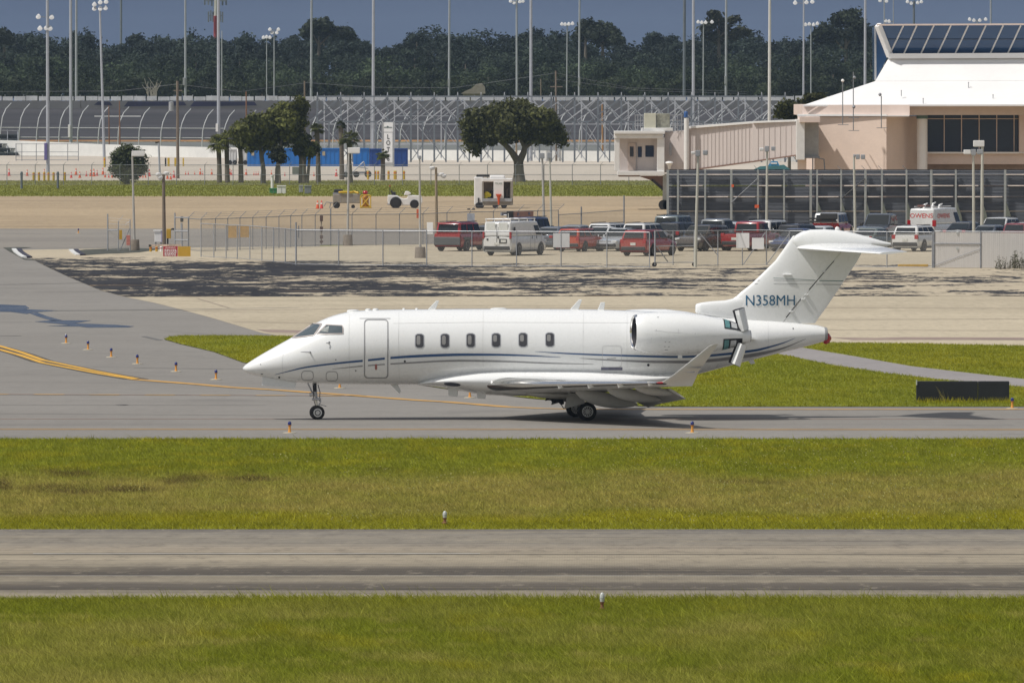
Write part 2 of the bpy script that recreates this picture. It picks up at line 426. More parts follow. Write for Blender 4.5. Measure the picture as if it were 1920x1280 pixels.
def kerb(pts, label):
    root = thing('kerb', label, 'kerb', G(*pts[0]))
    P_ = [G(x, y) for x, y in pts]
    a, c = MB(), MB()
    for p, q in zip(P_[:-1], P_[1:]):
        d = (q - p).normalized(); n = Vector((-d.y, d.x, 0))
        if n.x < 0: n = -n
        a.bar(p + Vector((0, 0, .05)), q + Vector((0, 0, .05)), .28, .10)
        c.bar(p + n * .32 + Vector((0, 0, .055)), q + n * .32 + Vector((0, 0, .055)), .30, .11)
    a.build('white_face', M_kerbw, root); c.build('dark_face', M_kerbd, root)
kerb([(26, 468.5), (30, 474), (38, 480), (46, 484)], 'white painted kerb at the far left end of the tarred apron')
kerb([(133, 470), (138, 475), (146, 479.5)], 'short white kerb at the tip of the dark island by the gate')

# puddles and wet tracks
m, nt, b, out = nmat('wet_asphalt')
f = noise(nt, coords(nt, (0.6, 0.2, 1)), 1.0, 5.0)
nt.links.new(mixc_(nt, rampf(nt, f, .35, .65), (0.05, 0.062, 0.08), (0.10, 0.11, 0.122)), b.inputs['Base Color'])
b.inputs['Roughness'].default_value = 0.2; M_wet = m
for pl in ([(-300, 566), (0, 571), (48, 573), (55, 578), (48, 580), (110, 582.5), (62, 586), (50, 589), (20, 585), (-300, 582)],
           [(55, 587.5), (70, 586), (88, 593), (118, 601), (98, 602), (72, 594)],
           [(64, 603), (98, 600.8), (172, 601), (140, 606.5), (215, 609), (252, 612), (240, 614), (165, 614.5), (150, 612.5), (88, 611.5), (130, 609.5)]):
    gsheet('puddle', pl, 0.012, M_wet)
# painted lines
m, nt, b, out = nmat('worn_yellow_paint')
f = noise(nt, coords(nt, (.8, .8, 1)), 1.0, 6.0, .7)
nt.links.new(mixc_(nt, rampf(nt, f, .3, .62), (0.34, 0.22, 0.10), (0.54, 0.29, 0.06)), b.inputs['Base Color']); b.inputs['Roughness'].default_value = .75; M_yel = m
m, nt, b, out = nmat('fresh_yellow_paint')
f = noise(nt, coords(nt, (.5, .5, 1)), 1.0, 6.0, .7)
nt.links.new(mixc_(nt, rampf(nt, f, .3, .6), (0.50, 0.28, 0.03), (0.66, 0.36, 0.035)), b.inputs['Base Color']); b.inputs['Roughness'].default_value = .7; M_yel2 = m
M_blk = pm('black_paint', (0.075, 0.065, 0.05), .8, var=.3)
M_rust = pm('faded_red_line', (0.28, 0.16, 0.11), .8, var=.35, scale=.4)
def L2(pts, dy): return [(x, y + dy) for x, y in pts]
cl = [(-500, 560), (-250, 606), (-100, 633), (0, 652.5), (40, 664), (80, 678), (120, 686), (180, 698), (225, 706), (256, 711)]
gline('taxi_line_border', cl, 0.92, 0.014, M_blk)
for k, dy in ((0, -3.3), (1, 3.3)):
    sh = [(x, y + dy * (0.28 + 0.72 * max(0, min(1, (256 - x) / 240)))) for x, y in cl]
    gline('taxi_line', sh, 0.25, 0.018, M_yel2)
gline('taxi_line', [(250, 711.5), (300, 715.5), (360, 720), (440, 727), (520, 731.5), (565, 735), (640, 740), (711, 745.5), (780, 750.5), (840, 754), (900, 759), (947, 763), (1010, 766), (1072, 767.5), (1200, 768), (1400, 768), (2300, 768)], 0.55, 0.018, M_yel)
dash = [(-560 + 104 * i, -560 + 104 * i + 56) for i in range(12)]
for a, c in dash:
    gline('taxi_dash', [(a, 739.6 + (a) * .0042), (c, 739.6 + c * .0042)], 0.5, 0.018, M_yel)
    gline('taxi_dash_gap', [(c, 739.6 + c * .0042), (a + 104, 739.6 + (a + 104) * .0042)], 0.28, 0.018, M_rust)
gline('taxi_centre_line', [(-1500, 785.5), (3400, 786.5)], 0.22, 0.014, M_rust)
gline('taxi_edge_line', [(-1500, 805), (3400, 806.5)], 0.30, 0.014, M_yel)
gline('taxi_edge_line', [(-1500, 804), (3400, 805.4)], 0.16, 0.018, M_yel)
M_seam = pm('asphalt_joint', (0.13, 0.125, 0.12), .9, var=.3)
for pts, wd in (([(-300, 773.5), (600, 780)], .10), ([(-300, 759), (500, 760)], .12), ([(100, 583), (300, 581), (560, 577)], .5), ([(-300, 540), (200, 530)], .3), ([(-300, 632), (40, 630)], .3), ([(250, 690), (460, 692)], .15)):
    gline('asphalt_joint', pts, wd, 0.0125, M_seam)
for pts, wd in (([(225, 758.5), (232, 760), (240, 759.5)], .35), ([(-200, 690), (120, 687), (420, 693)], .06), ([(-100, 716), (500, 719)], .06), ([(300, 620), (540, 640)], .05), ([(270, 631), (300, 638)], .25), ([(1150, 795), (1900, 797)], .08), ([(-300, 797), (900, 796)], .07), ([(20, 506), (260, 503), (330, 506)], .15), ([(60, 548), (200, 546)], .15), ([(-300, 606), (60, 604)], .15), ([(100, 660), (380, 668)], .05)):
    gline('asphalt_crack', pts, wd, 0.0128, M_seam)
for pts, wd in (([(345, 583), (700, 579), (1300, 577), (2600, 580)], .55), ([(370, 560), (430, 578)], .12), ([(1100, 618), (2600, 622)], .4), ([(600, 597), (1300, 600)], .3), ([(1500, 600), (2600, 596)], .4), ([(440, 604), (620, 607)], .4)):
    gline('concrete_joint', pts, wd, 0.0145, pm('concrete_joint', (0.25, 0.20, 0.155), .9, var=.3))
# reddish damp strip where the concrete meets the verge on the right, and by the nose
M_damp = pm('damp_reddish_concrete', (0.27, 0.20, 0.165), .8, var=.3, scale=.1)
gsheet('damp_strip', [(1555, 633), (1640, 634), (1690, 632.5), (2600, 635), (2600, 640), (1720, 637.5), (1600, 638)], 0.0145, M_damp)
gsheet('damp_strip', [(480, 618), (640, 621), (640, 627), (500, 623)], 0.0145, M_damp)

# verges
gisl = [(308, 637), (318, 632.5), (345, 630.5), (545, 631), (800, 634), (1300, 641), (1540, 643.5), (1700, 645), (1920, 650), (3300, 668), (3300, 763), (1300, 763), (1200, 762), (1100, 757), (1000, 748), (900, 737), (832, 729), (780, 721), (680, 712), (560, 700), (455, 680), (400, 660), (340, 646)]
gsheet('grass_verge', gisl, 0.030, M_turf)
pathp = [(1360, 628), (1420, 640), (1510, 654), (1600, 669), (1709, 688), (1820, 701), (1920, 712), (2300, 755), (2100, 750), (1920, 727), (1764, 713), (1663, 701.5), (1560, 686), (1480, 669), (1400, 655), (1330, 640)]
gsheet('access_path', pathp, 0.036, M_walk)

# ------------------------------------------------------------------ grass blades
m, nt, b, out = nmat('grass_blades')
at = nd(nt, 'ShaderNodeAttribute'); at.attribute_name = 'tone'
nt.links.new(at.outputs['Color'], b.inputs['Base Color']); b.inputs['Roughness'].default_value = 0.75
b.inputs['Specular IOR Level'].default_value = 0.15
tr = nd(nt, 'ShaderNodeBsdfTranslucent'); nt.links.new(at.outputs['Color'], tr.inputs['Color'])
mx = nd(nt, 'ShaderNodeMixShader', {0: 0.45}); nt.links.new(b.outputs[0], mx.inputs[1]); nt.links.new(tr.outputs[0], mx.inputs[2]); nt.links.new(mx.outputs[0], out.inputs['Surface'])
M_blade = m
def vnoise(x, y, s, seed=0):
    """smooth value noise for numpy arrays"""
    r = np.random.default_rng(seed).random((64, 64))
    u = x * s; v = y * s; i = np.floor(u).astype(int); j = np.floor(v).astype(int); fu = u - i; fv = v - j
    fu = fu * fu * (3 - 2 * fu); fv = fv * fv * (3 - 2 * fv)
    a = r[i % 64, j % 64]; b_ = r[(i + 1) % 64, j % 64]; c = r[i % 64, (j + 1) % 64]; d = r[(i + 1) % 64, (j + 1) % 64]
    return (a * (1 - fu) + b_ * fu) * (1 - fv) + (c * (1 - fu) + d * fu) * fv
def fbm(x, y, s, seed=0): return (vnoise(x, y, s, seed) + .5 * vnoise(x, y, s * 2.1, seed + 1) + .25 * vnoise(x, y, s * 4.3, seed + 2)) / 1.75
def inpoly(x, y, poly):
    ins = np.zeros(len(x), bool); n = len(poly)
    for i in range(n):
        x0, y0 = poly[i]; x1, y1 = poly[(i + 1) % n]
        c = ((y0 > y) != (y1 > y)) & (x < (x1 - x0) * (y - y0) / (y1 - y0 + 1e-12) + x0)
        ins ^= c
    return ins
def blades(name, x, y, h, w, tone, lean=(-0.3, 0.0), lsd=0.3, z0=0.0, mat=None):
    n = len(x)
    a = nrg.uniform(-1.1, 1.1, n); wx = np.cos(a) * w / 2; wy = np.sin(a) * w / 2
    lx = (lean[0] + nrg.normal(0, lsd, n)) * h; ly = (lean[1] + nrg.normal(0, lsd, n)) * h
    v = np.empty((n, 3, 3), np.float32)
    v[:, 0] = np.stack([x - wx, y - wy, np.full(n, z0)], 1); v[:, 1] = np.stack([x + wx, y + wy, np.full(n, z0)], 1)
    v[:, 2] = np.stack([x + lx, y + ly, z0 + h], 1)
    me = bpy.data.meshes.new(name); me.vertices.add(n * 3); me.loops.add(n * 3); me.polygons.add(n)
    me.vertices.foreach_set('co', v.ravel()); me.loops.foreach_set('vertex_index', np.arange(n * 3, dtype=np.int32))
    me.polygons.foreach_set('loop_start', np.arange(0, n * 3, 3, dtype=np.int32))
    at = me.attributes.new('tone', 'FLOAT_COLOR', 'POINT')
    cc = np.ones((n, 3, 4), np.float32); cc[:, :, :3] = tone[:, None, :]
    at.data.foreach_set('color', cc.ravel())
    me.update(); me.materials.append(mat or M_blade)
    o = bpy.data.objects.new(name, me); COL.objects.link(o)
    return tag(o, kind='stuff')
def mixn(a, b_, t): return a + (b_ - a) * t[:, None]
GREEN = np.array((0.205, 0.225, 0.022)); FRESH = np.array((0.232, 0.256, 0.024)); YEL = np.array((0.345, 0.315, 0.022)); TANG = np.array((0.40, 0.335, 0.115)); BRN = np.array((0.11, 0.078, 0.035)); MUTE = np.array((0.305, 0.285, 0.070))
# foreground strip
n = 430000; ya, yb = D(1300), D(1123)
y = nrg.uniform(ya, yb, n); x = nrg.uniform(-1, 1, n) * (y * 960 / FPX + 4)
f1 = fbm(x + 50, (y) * .35 + 9, .35, 3); f2 = fbm(x + 90, y * .5, 1.3, 8); edge = np.clip((y - (yb - 6.5)) / 5.0, 0, 1)
tone = mixn(GREEN * np.ones((n, 1)), MUTE, np.clip((f1 - .3) * 2.2, 0, 1)); tone = mixn(tone, TANG, np.clip((f2 - .55) * 2.0, 0, .6) * (1 - edge))
tone = mixn(tone, YEL * .9, np.clip((fbm(x + 7, y * .4, .8, 21) - .6) * 3, 0, .8)); tone = mixn(tone, GREEN * 1.0 + np.array((.01, .0, 0)), edge * .75)
tone *= (nrg.uniform(.58, 1.42, n) * (.80 + .42 * fbm(x + 3, y * .5, 2.6, 91)))[:, None]
hh = nrg.uniform(.04, .17, n) * (0.65 + 0.7 * f1) * np.where(nrg.random(n) < .05, 1.9, 1.0)
blades('grass_foreground', x, y, hh, nrg.uniform(.008, .024, n), tone * np.array((1.12, 1.13, .95)), (-0.45, 0), .85)
# strip between runway and taxiway
n = 430000; ya, yb = D(992), D(823.5)
y = nrg.uniform(ya, yb, n); x = nrg.uniform(-1, 1, n) * (y * 960 / FPX + 4)
px = 960 + x / y * FPX; py = 160 + CAMH * FPX / y
f1 = fbm(x + 50, y * .25, .3, 31); f2 = fbm(x + 90, y * .4, 1.1, 38)
tone = mixn(GREEN * np.ones((n, 1)), FRESH * 1.05, f1); tone = mixn(tone, YEL, np.clip((f2 - .5) * 2.2, 0, .5))
pyj = py + (f1 - .5) * 34
band = np.clip((pyj - 876) / 26, 0, 1) * np.clip((972 - pyj) / 16, 0, 1)
tone = mixn(tone, TANG * .92, band * (.35 + .6 * f2)); low = np.clip((pyj - 958) / 14, 0, 1); tone = mixn(tone, YEL * .98, low * .7)
tone = mixn(tone, GREEN, np.clip((py - 978) / 5, 0, 1) * .45)
hh = nrg.uniform(.03, .12, n) * (0.7 + 0.6 * f2) * np.where(nrg.random(n) < .04, 1.9, 1.0)
for cx, cy, rx, ry in ((130, 890, 62, 6), (345, 900, 50, 8), (475, 900, 40, 7), (0, 912, 20, 14), (130, 920, 75, 8), (235, 921, 50, 6), (712, 883, 36, 5), (1410, 907, 60, 5)):
    k = np.clip(1.35 - np.sqrt(((px - cx) / rx) ** 2 + ((py - cy) / ry) ** 2) + (f2 - .5) * 1.6, 0, 1) * (.5 if cx in (712, 1410) else .85) * (nrg.random(n) < .8)
    tone = mixn(tone, BRN, k)
tone *= (nrg.uniform(.58, 1.42, n) * (.78 + .46 * fbm(x + 3, y * .4, 1.9, 95)))[:, None]
blades('grass_median', x, y, hh, nrg.uniform(.010, .032, n), tone * np.array((1.12, 1.08, .95)), (-0.3, 0), .85)
# white and yellow flower heads in it
n = 2600; y = nrg.uniform(D(985), D(832), n); x = nrg.uniform(-1, 1, n) * (y * 960 / FPX + 3)
kk = fbm(x + 20, y * .4, .5, 51) + np.clip(x / 40, -.2, .25) > .52; x = x[kk]; y = y[kk]; n = len(x)
blades('wildflowers', x, y, np.full(n, -.035) * nrg.uniform(.6, 1.3, n), nrg.uniform(.03, .06, n), np.array((.55, .52, .22)) * nrg.uniform(.5, 1.2, (n, 1)), (0, 0), .1, z0=0.12)
# verge beyond the taxiway
wp = [(G(a, c).x, G(a, c).y) for a, c in gisl]; pp = [(G(a, c).x, G(a, c).y) for a, c in pathp]
n = 420000; y = nrg.uniform(D(764), D(628), n); x = nrg.uniform(-1, 1, n) * (y * 960 / FPX + 5)
kk = inpoly(x, y, wp) & ~inpoly(x, y, pp); x = x[kk]; y = y[kk]; n = len(x)
f1 = fbm(x + 50, y * .25, .25, 61); f2 = fbm(x + 90, y * .4, 1.0, 68)
tone = mixn(FRESH * 1.12 * np.ones((n, 1)), YEL * 1.02, np.clip((f1 - .3) * 1.6, 0, .75)); tone = mixn(tone, GREEN, np.clip((f2 - .5) * 2.4, 0, .8))
tone *= nrg.uniform(.7, 1.3, n)[:, None]
blades('grass_verge_blades', x, y, nrg.uniform(.03, .10, n) * (.6 + .7 * f2) * np.where(nrg.random(n) < .03, 1.8, 1.0), nrg.uniform(.014, .04, n), tone * np.array((1.03, 1.0, .95)), (-0.2, 0), .85, z0=.03)
# far strip by the perimeter fence
n = 60000; y = nrg.uniform(D(369), D(339), n); x = nrg.uniform(-1, 1, n) * (y * 960 / FPX + 10)
f1 = fbm(x + 50, y * .1, .08, 71)
tone = mixn(GREEN * .95 * np.ones((n, 1)), MUTE * .9, np.clip(f1 + np.clip((D(352) - y) / -60, 0, .4), 0, 1)) * nrg.uniform(.75, 1.25, n)[:, None]
blades('grass_far_strip', x, y, nrg.uniform(.05, .16, n), nrg.uniform(.05, .12, n), tone, (0, 0), .3)
# ================================================================== BUSINESS JET
YAW = R(6.0)
JT = G(594, 786.5)
jet = thing('business_jet', 'white twin-engine business jet with blue stripes and N358MH on its tail, taxiing', 'airplane', JT, YAW)
def to_local(v): # world vector -> jet axes
    c, s_ = math.cos(-YAW), math.sin(-YAW)
    return Vector((v.x * c - v.y * s_, v.x * s_ + v.y * c, v.z))
JC = to_local(Vector((0, 0, CAMH)) - JT)
def AL(px, py, yl=0.0):
    d = to_local(ray(px, py)); t = (yl - JC.y) / d.y
    return JC + d * t
def pchip(xs, ys):
    xs = np.array(xs, float); ys = np.array(ys, float); h = np.diff(xs); dl = np.diff(ys) / h
    m = np.zeros(len(xs)); m[0] = dl[0]; m[-1] = dl[-1]
    for i in range(1, len(xs) - 1):
        if dl[i - 1] * dl[i] > 0:
            w1 = 2 * h[i] + h[i - 1]; w2 = h[i] + 2 * h[i - 1]; m[i] = (w1 + w2) / (w1 / dl[i - 1] + w2 / dl[i])
    def f(x):
        x = min(max(x, xs[0]), xs[-1]); i = min(max(int(np.searchsorted(xs, x) - 1), 0), len(xs) - 2)
        t = (x - xs[i]) / h[i]
        return ((1 + 2 * t) * (1 - t) ** 2 * ys[i] + t * (1 - t) ** 2 * h[i] * m[i] + t * t * (3 - 2 * t) * ys[i + 1] + t * t * (t - 1) * h[i] * m[i + 1])
    return f
top_px = [(455, 689.5), (460, 684), (470, 677), (490, 664.5), (520, 647.5), (545, 633.5), (570, 617.5), (590, 606.5), (610, 597), (630, 590), (655, 584.5), (690, 581.5), (760, 580), (900, 579), (1100, 580), (1200, 583), (1300, 590), (1400, 598.5), (1450, 601.5), (1500, 606), (1535, 610), (1545, 613)]
bot_px = [(455, 691.5), (460, 697), (470, 701.5), (490, 706.5), (525, 713), (560, 717), (620, 719.5), (700, 720.5), (800, 721), (1000, 721), (1150, 721), (1230, 716), (1306, 701.5), (1354, 689), (1420, 672), (1470, 659.5), (1509, 650), (1545, 640)]
wid_px = [(455, .02), (460, .17), (470, .30), (490, .46), (520, .63), (550, .77), (580, .90), (610, .995), (650, 1.10), (700, 1.165), (760, 1.18), (1180, 1.18), (1230, 1.15), (1300, 1.02), (1380, .82), (1450, .62), (1500, .46), (1545, .30)]
def conv(L): return zip(*[(AL(a, b).x, AL(a, b).z) for a, b in L])
fz_t = pchip(*map(list, conv(top_px))); fz_b = pchip(*map(list, conv(bot_px)))
f_w = pchip([AL(a, 690).x for a, _ in wid_px], [b for _, b in wid_px])
LX0, LX1 = AL(455.2, 690).x, AL(1545, 625).x
def nearpt(px, py, off=0.0, side=-1):
    yl = -1.0
    for _ in range(6):
        p = AL(px, py, yl); x = min(max(p.x, LX0), LX1)
        zt, zb, w = fz_t(x), fz_b(x), f_w(x); zc = (zt + zb) / 2; hz = max((zt - zb) / 2, 1e-3)
        k = max(-.995, min(.995, (p.z - zc) / hz)); yl = -w * math.sqrt(1 - k * k)
    p = AL(px, py, yl)
    nrm = Vector((0, yl / max(w * w, 1e-4), (p.z - zc) / (hz * hz))).normalized()
    q = p + nrm * off
    return q if side < 0 else Vector((q.x, -q.y, q.z))

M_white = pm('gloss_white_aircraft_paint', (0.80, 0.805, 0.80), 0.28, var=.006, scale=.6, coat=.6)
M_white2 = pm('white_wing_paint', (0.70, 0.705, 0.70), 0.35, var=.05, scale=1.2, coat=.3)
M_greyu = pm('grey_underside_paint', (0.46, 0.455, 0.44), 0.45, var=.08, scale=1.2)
M_blue = pm('navy_stripe_paint', (0.014, 0.075, 0.215), 0.3, var=.1, coat=.5)
M_grst = pm('grey_stripe_paint', (0.25, 0.25, 0.26), 0.35, var=.1, coat=.3)
M_chrome = pm('polished_aluminium', (0.80, 0.79, 0.77), 0.14, metal=1.0, var=.06)
M_steel = pm('landing_gear_steel', (0.45, 0.45, 0.46), 0.38, metal=.6, var=.2, scale=9)
M_tyre = pm('black_rubber', (0.018, 0.018, 0.019), 0.75, var=.3, scale=6)
M_rim = pm('wheel_rim_alloy', (0.55, 0.55, 0.54), 0.4, metal=.5, var=.15, scale=9)
M_cockpit = glassmat('cockpit_glass', (0.075, 0.095, 0.108), .08)
M_pane = glassmat('cabin_glass', (0.045, 0.046, 0.055), .08)
M_blind = pm('cabin_window_blind', (0.25, 0.245, 0.24), .5)
M_seal = pm('grey_seal', (0.30, 0.30, 0.31), .5)
M_dark = pm('dark_cavity', (0.012, 0.012, 0.018), .6)
M_redl = pm('red_lamp_cover', (0.42, 0.012, 0.022), .3, var=.3, scale=8, coat=.5)
M_teal = pm('teal_primer', (0.10, 0.24, 0.25), .6, var=.3, scale=8)

def jb(mb, name, mat, parent=None, smooth=35, bevel=0): return mb.build(name, mat, parent or jet, smooth=smooth, bevel=bevel, local=True)
# fuselage
rings = []; NS = 110; NR = 48
for i in range(NS):
    t = i / (NS - 1); t = t ** 1.35
    x = LX0 + (LX1 - LX0) * t; zt, zb, w = fz_t(x), fz_b(x), f_w(x); zc = (zt + zb) / 2; hz = max((zt - zb) / 2, .004)
    rings.append([Vector((x, w * math.sin(2 * math.pi * j / NR), zc + hz * math.cos(2 * math.pi * j / NR))) for j in range(NR)])
fus = jb(MB().loft(rings), 'fuselage', M_white, smooth=60)
# tail end cap with its red lamp
zc = (fz_t(LX1) + fz_b(LX1)) / 2; hz = (fz_t(LX1) - fz_b(LX1)) / 2
cap = jb(MB().loft([[Vector((LX1 + dx, f_w(LX1) * k * math.sin(2 * math.pi * j / 24), zc + hz * k * math.cos(2 * math.pi * j / 24))) for j in range(24)] for dx, k in ((-.01, 1.01), (.05, 1.0), (.09, .9))]), 'tail_cap', M_seal)
c0 = AL(1551, 634); jb(MB().loft(lathe_rings([(c0 + X_ * dx, r, Y_, Z_) for dx, r in ((-.12, .17), (-.03, .19), (.06, .15), (.13, .04))], 7)), 'tail_lamp', M_redl, smooth=False)

def rrect(x0, y0, x1, y1, r, n=5):
    out = []
    for cx, cy, a0 in ((x1 - r, y0 + r, -90), (x1 - r, y1 - r, 0), (x0 + r, y1 - r, 90), (x0 + r, y0 + r, 180)):
        for k in range(n + 1):
            a = R(a0 + 90 * k / n); out.append((cx + r * math.cos(a), cy + r * math.sin(a)))
    return out
def patch(poly, off, nr=10, nc=6):
    ys = [p[1] for p in poly]; y0, y1 = min(ys) + .02, max(ys) - .02; mb = MB(); rows = []
    for r in range(nr + 1):
        y = y0 + (y1 - y0) * r / nr; xs = []
        for i in range(len(poly)):
            (xa, ya), (xb, yb) = poly[i], poly[(i + 1) % len(poly)]
            if (ya > y) != (yb > y): xs.append(xa + (xb - xa) * (y - ya) / (yb - ya))
        xl, xr = min(xs), max(xs)
        rows.append([nearpt(xl + (xr - xl) * c / nc, y, off) for c in range(nc + 1)])
    return mb.loft(rows, closed=False)
def ribbon(path, wid, off, closed=True):
    n = len(path); mb = MB(); a = []; b_ = []
    for i in range(n):
        p = path[(i - 1) % n] if closed or i else path[0]; q = path[(i + 1) % n] if closed or i < n - 1 else path[-1]
        dx, dy = q[0] - p[0], q[1] - p[1]; L = math.hypot(dx, dy) or 1; nx, ny = -dy / L * wid / 2, dx / L * wid / 2
        a.append(nearpt(path[i][0] + nx, path[i][1] + ny, off)); b_.append(nearpt(path[i][0] - nx, path[i][1] - ny, off))
    if closed: a.append(a[0]); b_.append(b_[0])
    return mb.loft([a, b_], closed=False)
def dens(path, step=6.0, closed=True):
    out = []
    n = len(path)
    for i in range(n if closed else n - 1):
        a, b_ = path[i], path[(i + 1) % n]; L = math.hypot(b_[0] - a[0], b_[1] - a[1]); k = max(1, int(L / step))
        out += [(a[0] + (b_[0] - a[0]) * j / k, a[1] + (b_[1] - a[1]) * j / k) for j in range(k)]
    if not closed: out.append(path[-1])
    return out
def stripe(name, ctl, mat, gaps=()):
    ft = pchip([c[0] for c in ctl], [c[1] for c in ctl]); fb = pchip([c[0] for c in ctl], [c[2] for c in ctl])
    ctl = [(a, t - .13 * min(1.6, b_ - t), b_ + .13 * min(1.6, b_ - t)) for a, t, b_ in ctl]; ft = pchip([c[0] for c in ctl], [c[1] for c in ctl]); fb = pchip([c[0] for c in ctl], [c[2] for c in ctl])
    segs = []; x = ctl[0][0]
    for g0, g1 in list(gaps) + [(ctl[-1][0], None)]:
        segs.append((x, g0)); x = g1
    mb = MB()
    for a, b_ in segs:
        n = max(2, int((b_ - a) / 6))
        rows = [[nearpt(a + (b_ - a) * i / n, ft(a + (b_ - a) * i / n) * (1 - k) + fb(a + (b_ - a) * i / n) * k, .007) for i in range(n + 1)] for k in (0, .5, 1)]
        mb.loft(rows, closed=False)
    jb(mb, name, mat)
gap = ((680, 690), (721.5, 732))
stripe('blue_stripe', [(515, 702, 702.4), (544, 694.3, 695.6), (569, 688, 690.2), (628, 679.8, 682.6), (680, 674.4, 677.8), (721.5, 670, 673.6), (732, 669, 672.6), (780, 665.4, 669.7), (840, 663, 667.4), (863, 662.6, 666.8), (926, 663.2, 666.4), (988, 665.4, 667.6), (1051, 669.6, 670)], M_blue, gap)
stripe('blue_stripe', [(1003, 658.8, 659.1), (1051, 661, 662.8), (1113, 663.4, 665.9), (1180, 665.4, 668.2), (1270, 667.2, 670.6), (1307, 665.8, 669.8), (1363, 661.4, 665.2), (1394, 657.5, 661.6), (1420, 654, 657.8), (1440, 649.5, 652.4), (1468, 642, 643.6), (1491, 633.6, 633.9)], M_blue)
stripe('grey_stripe', [(623, 691.4, 691.8), (680, 685, 686.8), (721, 681.8, 683.6), (780, 678.2, 680.4), (840, 675, 677.6), (863, 674.5, 677.4), (947, 676.4, 678.6), (1030, 679.8, 681.6), (1113, 682.5, 682.9)], M_grst, gap)
stripe('grey_stripe', [(1086, 671.2, 671.5), (1130, 673.2, 675.2), (1182, 675, 678), (1229, 676, 680), (1284, 676, 680.6), (1339, 672.2, 677.6), (1380, 667, 673), (1420, 660.8, 666.8), (1463, 652.6, 655.4), (1511, 634.8, 635.2)], M_grst)
# cabin door
door = jb(patch(rrect(684, 600, 726.5, 707.5, 6), .004, 16, 8), 'cabin_door', M_white)
jb(ribbon(dens(rrect(683.5, 599.5, 727, 708, 6)), 2.0, .010), 'door_seal', M_seal, door)
for r_ in (rrect(703, 682, 707, 693, 1.5),): jb(patch(r_, .011, 6, 3), 'door_handle', pm('handle_recess', (.35, .12, .11), .5), door)
jb(ribbon(dens([(674, 597), (732, 597)], 5, False), .7, .008, False), 'door_drip_rail', M_seal, door)
for r_ in (rrect(565.5, 695.3, 587.2, 712.3, 6), rrect(611.5, 696.3, 632.8, 713.6, 6)):
    h_ = jb(patch(r_, .004, 8, 6), 'access_hatch', M_white); jb(ribbon(dens(r_, 3), 1.1, .008), 'hatch_seal', M_seal, h_)
h_ = jb(patch(rrect(1129.5, 648, 1165, 688, 5), .004), 'baggage_door', M_white)
jb(ribbon(dens(rrect(1129.5, 648, 1165, 688, 5)), .55, .008), 'hatch_seal', pm('thin_panel_gap', (.48, .48, .48), .5), h_)
jb(patch([(1127, 688), (1131, 692), (1162, 692), (1167, 688), (1167, 693.5), (1127, 693.5)], .010, 6, 10), 'door_sill_mark', pm('dark_stencil', (.12, .12, .17), .5, var=.4, scale=9), h_)
jb(patch([(1138, 671.5), (1155, 670.5), (1155, 672), (1138, 673)], .013, 2, 3), 'door_handle', M_seal, h_)
# cockpit glazing
for poly, nm in (([(547.5, 633.8), (587, 607), (603, 607.6), (588.5, 628.8)], 'windshield'), ([(593.2, 626.8), (612, 609.2), (641.2, 610.6), (643, 615), (643, 625.6)], 'cockpit_side_window')):
    g_ = jb(patch(poly, .012, 10, 8), nm, M_cockpit)
    jb(ribbon(dens(poly, 4), 1.7, .017), 'window_frame', pm('pinkish_window_frame', (.40, .35, .33), .4), g_)
jb(patch([(600, 622.5), (607, 615), (617, 611.5), (615, 623)], .015, 5, 4), 'headset_and_seat', pm('cockpit_interior', (.25, .27, .26), .6, var=.5, scale=6))
# windshield on the far side too
mb = MB(); src = patch([(547.5, 633.8), (587, 607), (603, 607.6), (588.5, 628.8)], .012, 10, 8); mb.add([(v[0], -v[1], v[2]) for v in src.v], src.f); jb(mb, 'windshield', M_cockpit)
# cabin windows
for i, (cx, cy) in enumerate(((786.6, 638.8), (834.2, 638.6), (882.6, 638), (930.2, 637.6), (980.6, 637), (1031, 636.6))):
    fr = jb(patch(rrect(cx - 8.9, cy - 13.8, cx + 8.9, cy + 13.8, 5), .005, 12, 6), 'cabin_window', pm('window_surround', (.40, .41, .44), .4))
    jb(patch(rrect(cx - 7.4, cy - 12.3, cx + 7.4, cy + 12.3, 4.2), .009, 12, 6), 'pane', M_pane, fr)
    jb(patch(rrect(cx - 5.6, cy - 9.5, cx + 1.4, cy + (3 if i > 2 else 7.5), 1.5), .012, 6, 3), 'blind', M_blind, fr)
# small probes and drains
for (px_, py_, w_, h2) in ((581.5, 660, 3.2, 2.6), (617, 641.5, 4, 2), (629.5, 674, 2.4, 1.6), (523.5, 707, 3.6, 3.6), (667, 694.5, 2.4, 2.4), (759, 677, 4, 4), (900, 702.5, 5, 5), (1215.5, 684, 5, 5), (488.5, 683, 1.6, 1.6), (491, 701, 4, 1.4), (1487, 616, 2.4, 2.4)):
    jb(patch(rrect(px_ - w_ / 2, py_ - h2 / 2, px_ + w_ / 2, py_ + h2 / 2, min(w_, h2) * .45, 3), .010, 4, 4), 'sensor_port', M_dark)
q = nearpt(581, 660, .0); jb(MB().tube([q, q + Vector((-.02, -.10, 0)), q + Vector((-.30, -.11, 0.01))], [.03, .022, .010], 6), 'pitot_tube', M_steel)
q = nearpt(616, 641.5, .0); jb(MB().tube([q, q + Vector((0, -.06, -.03)), q + Vector((-.08, -.08, -.02))], [.025, .02, .012], 6), 'pitot_tube', M_steel)

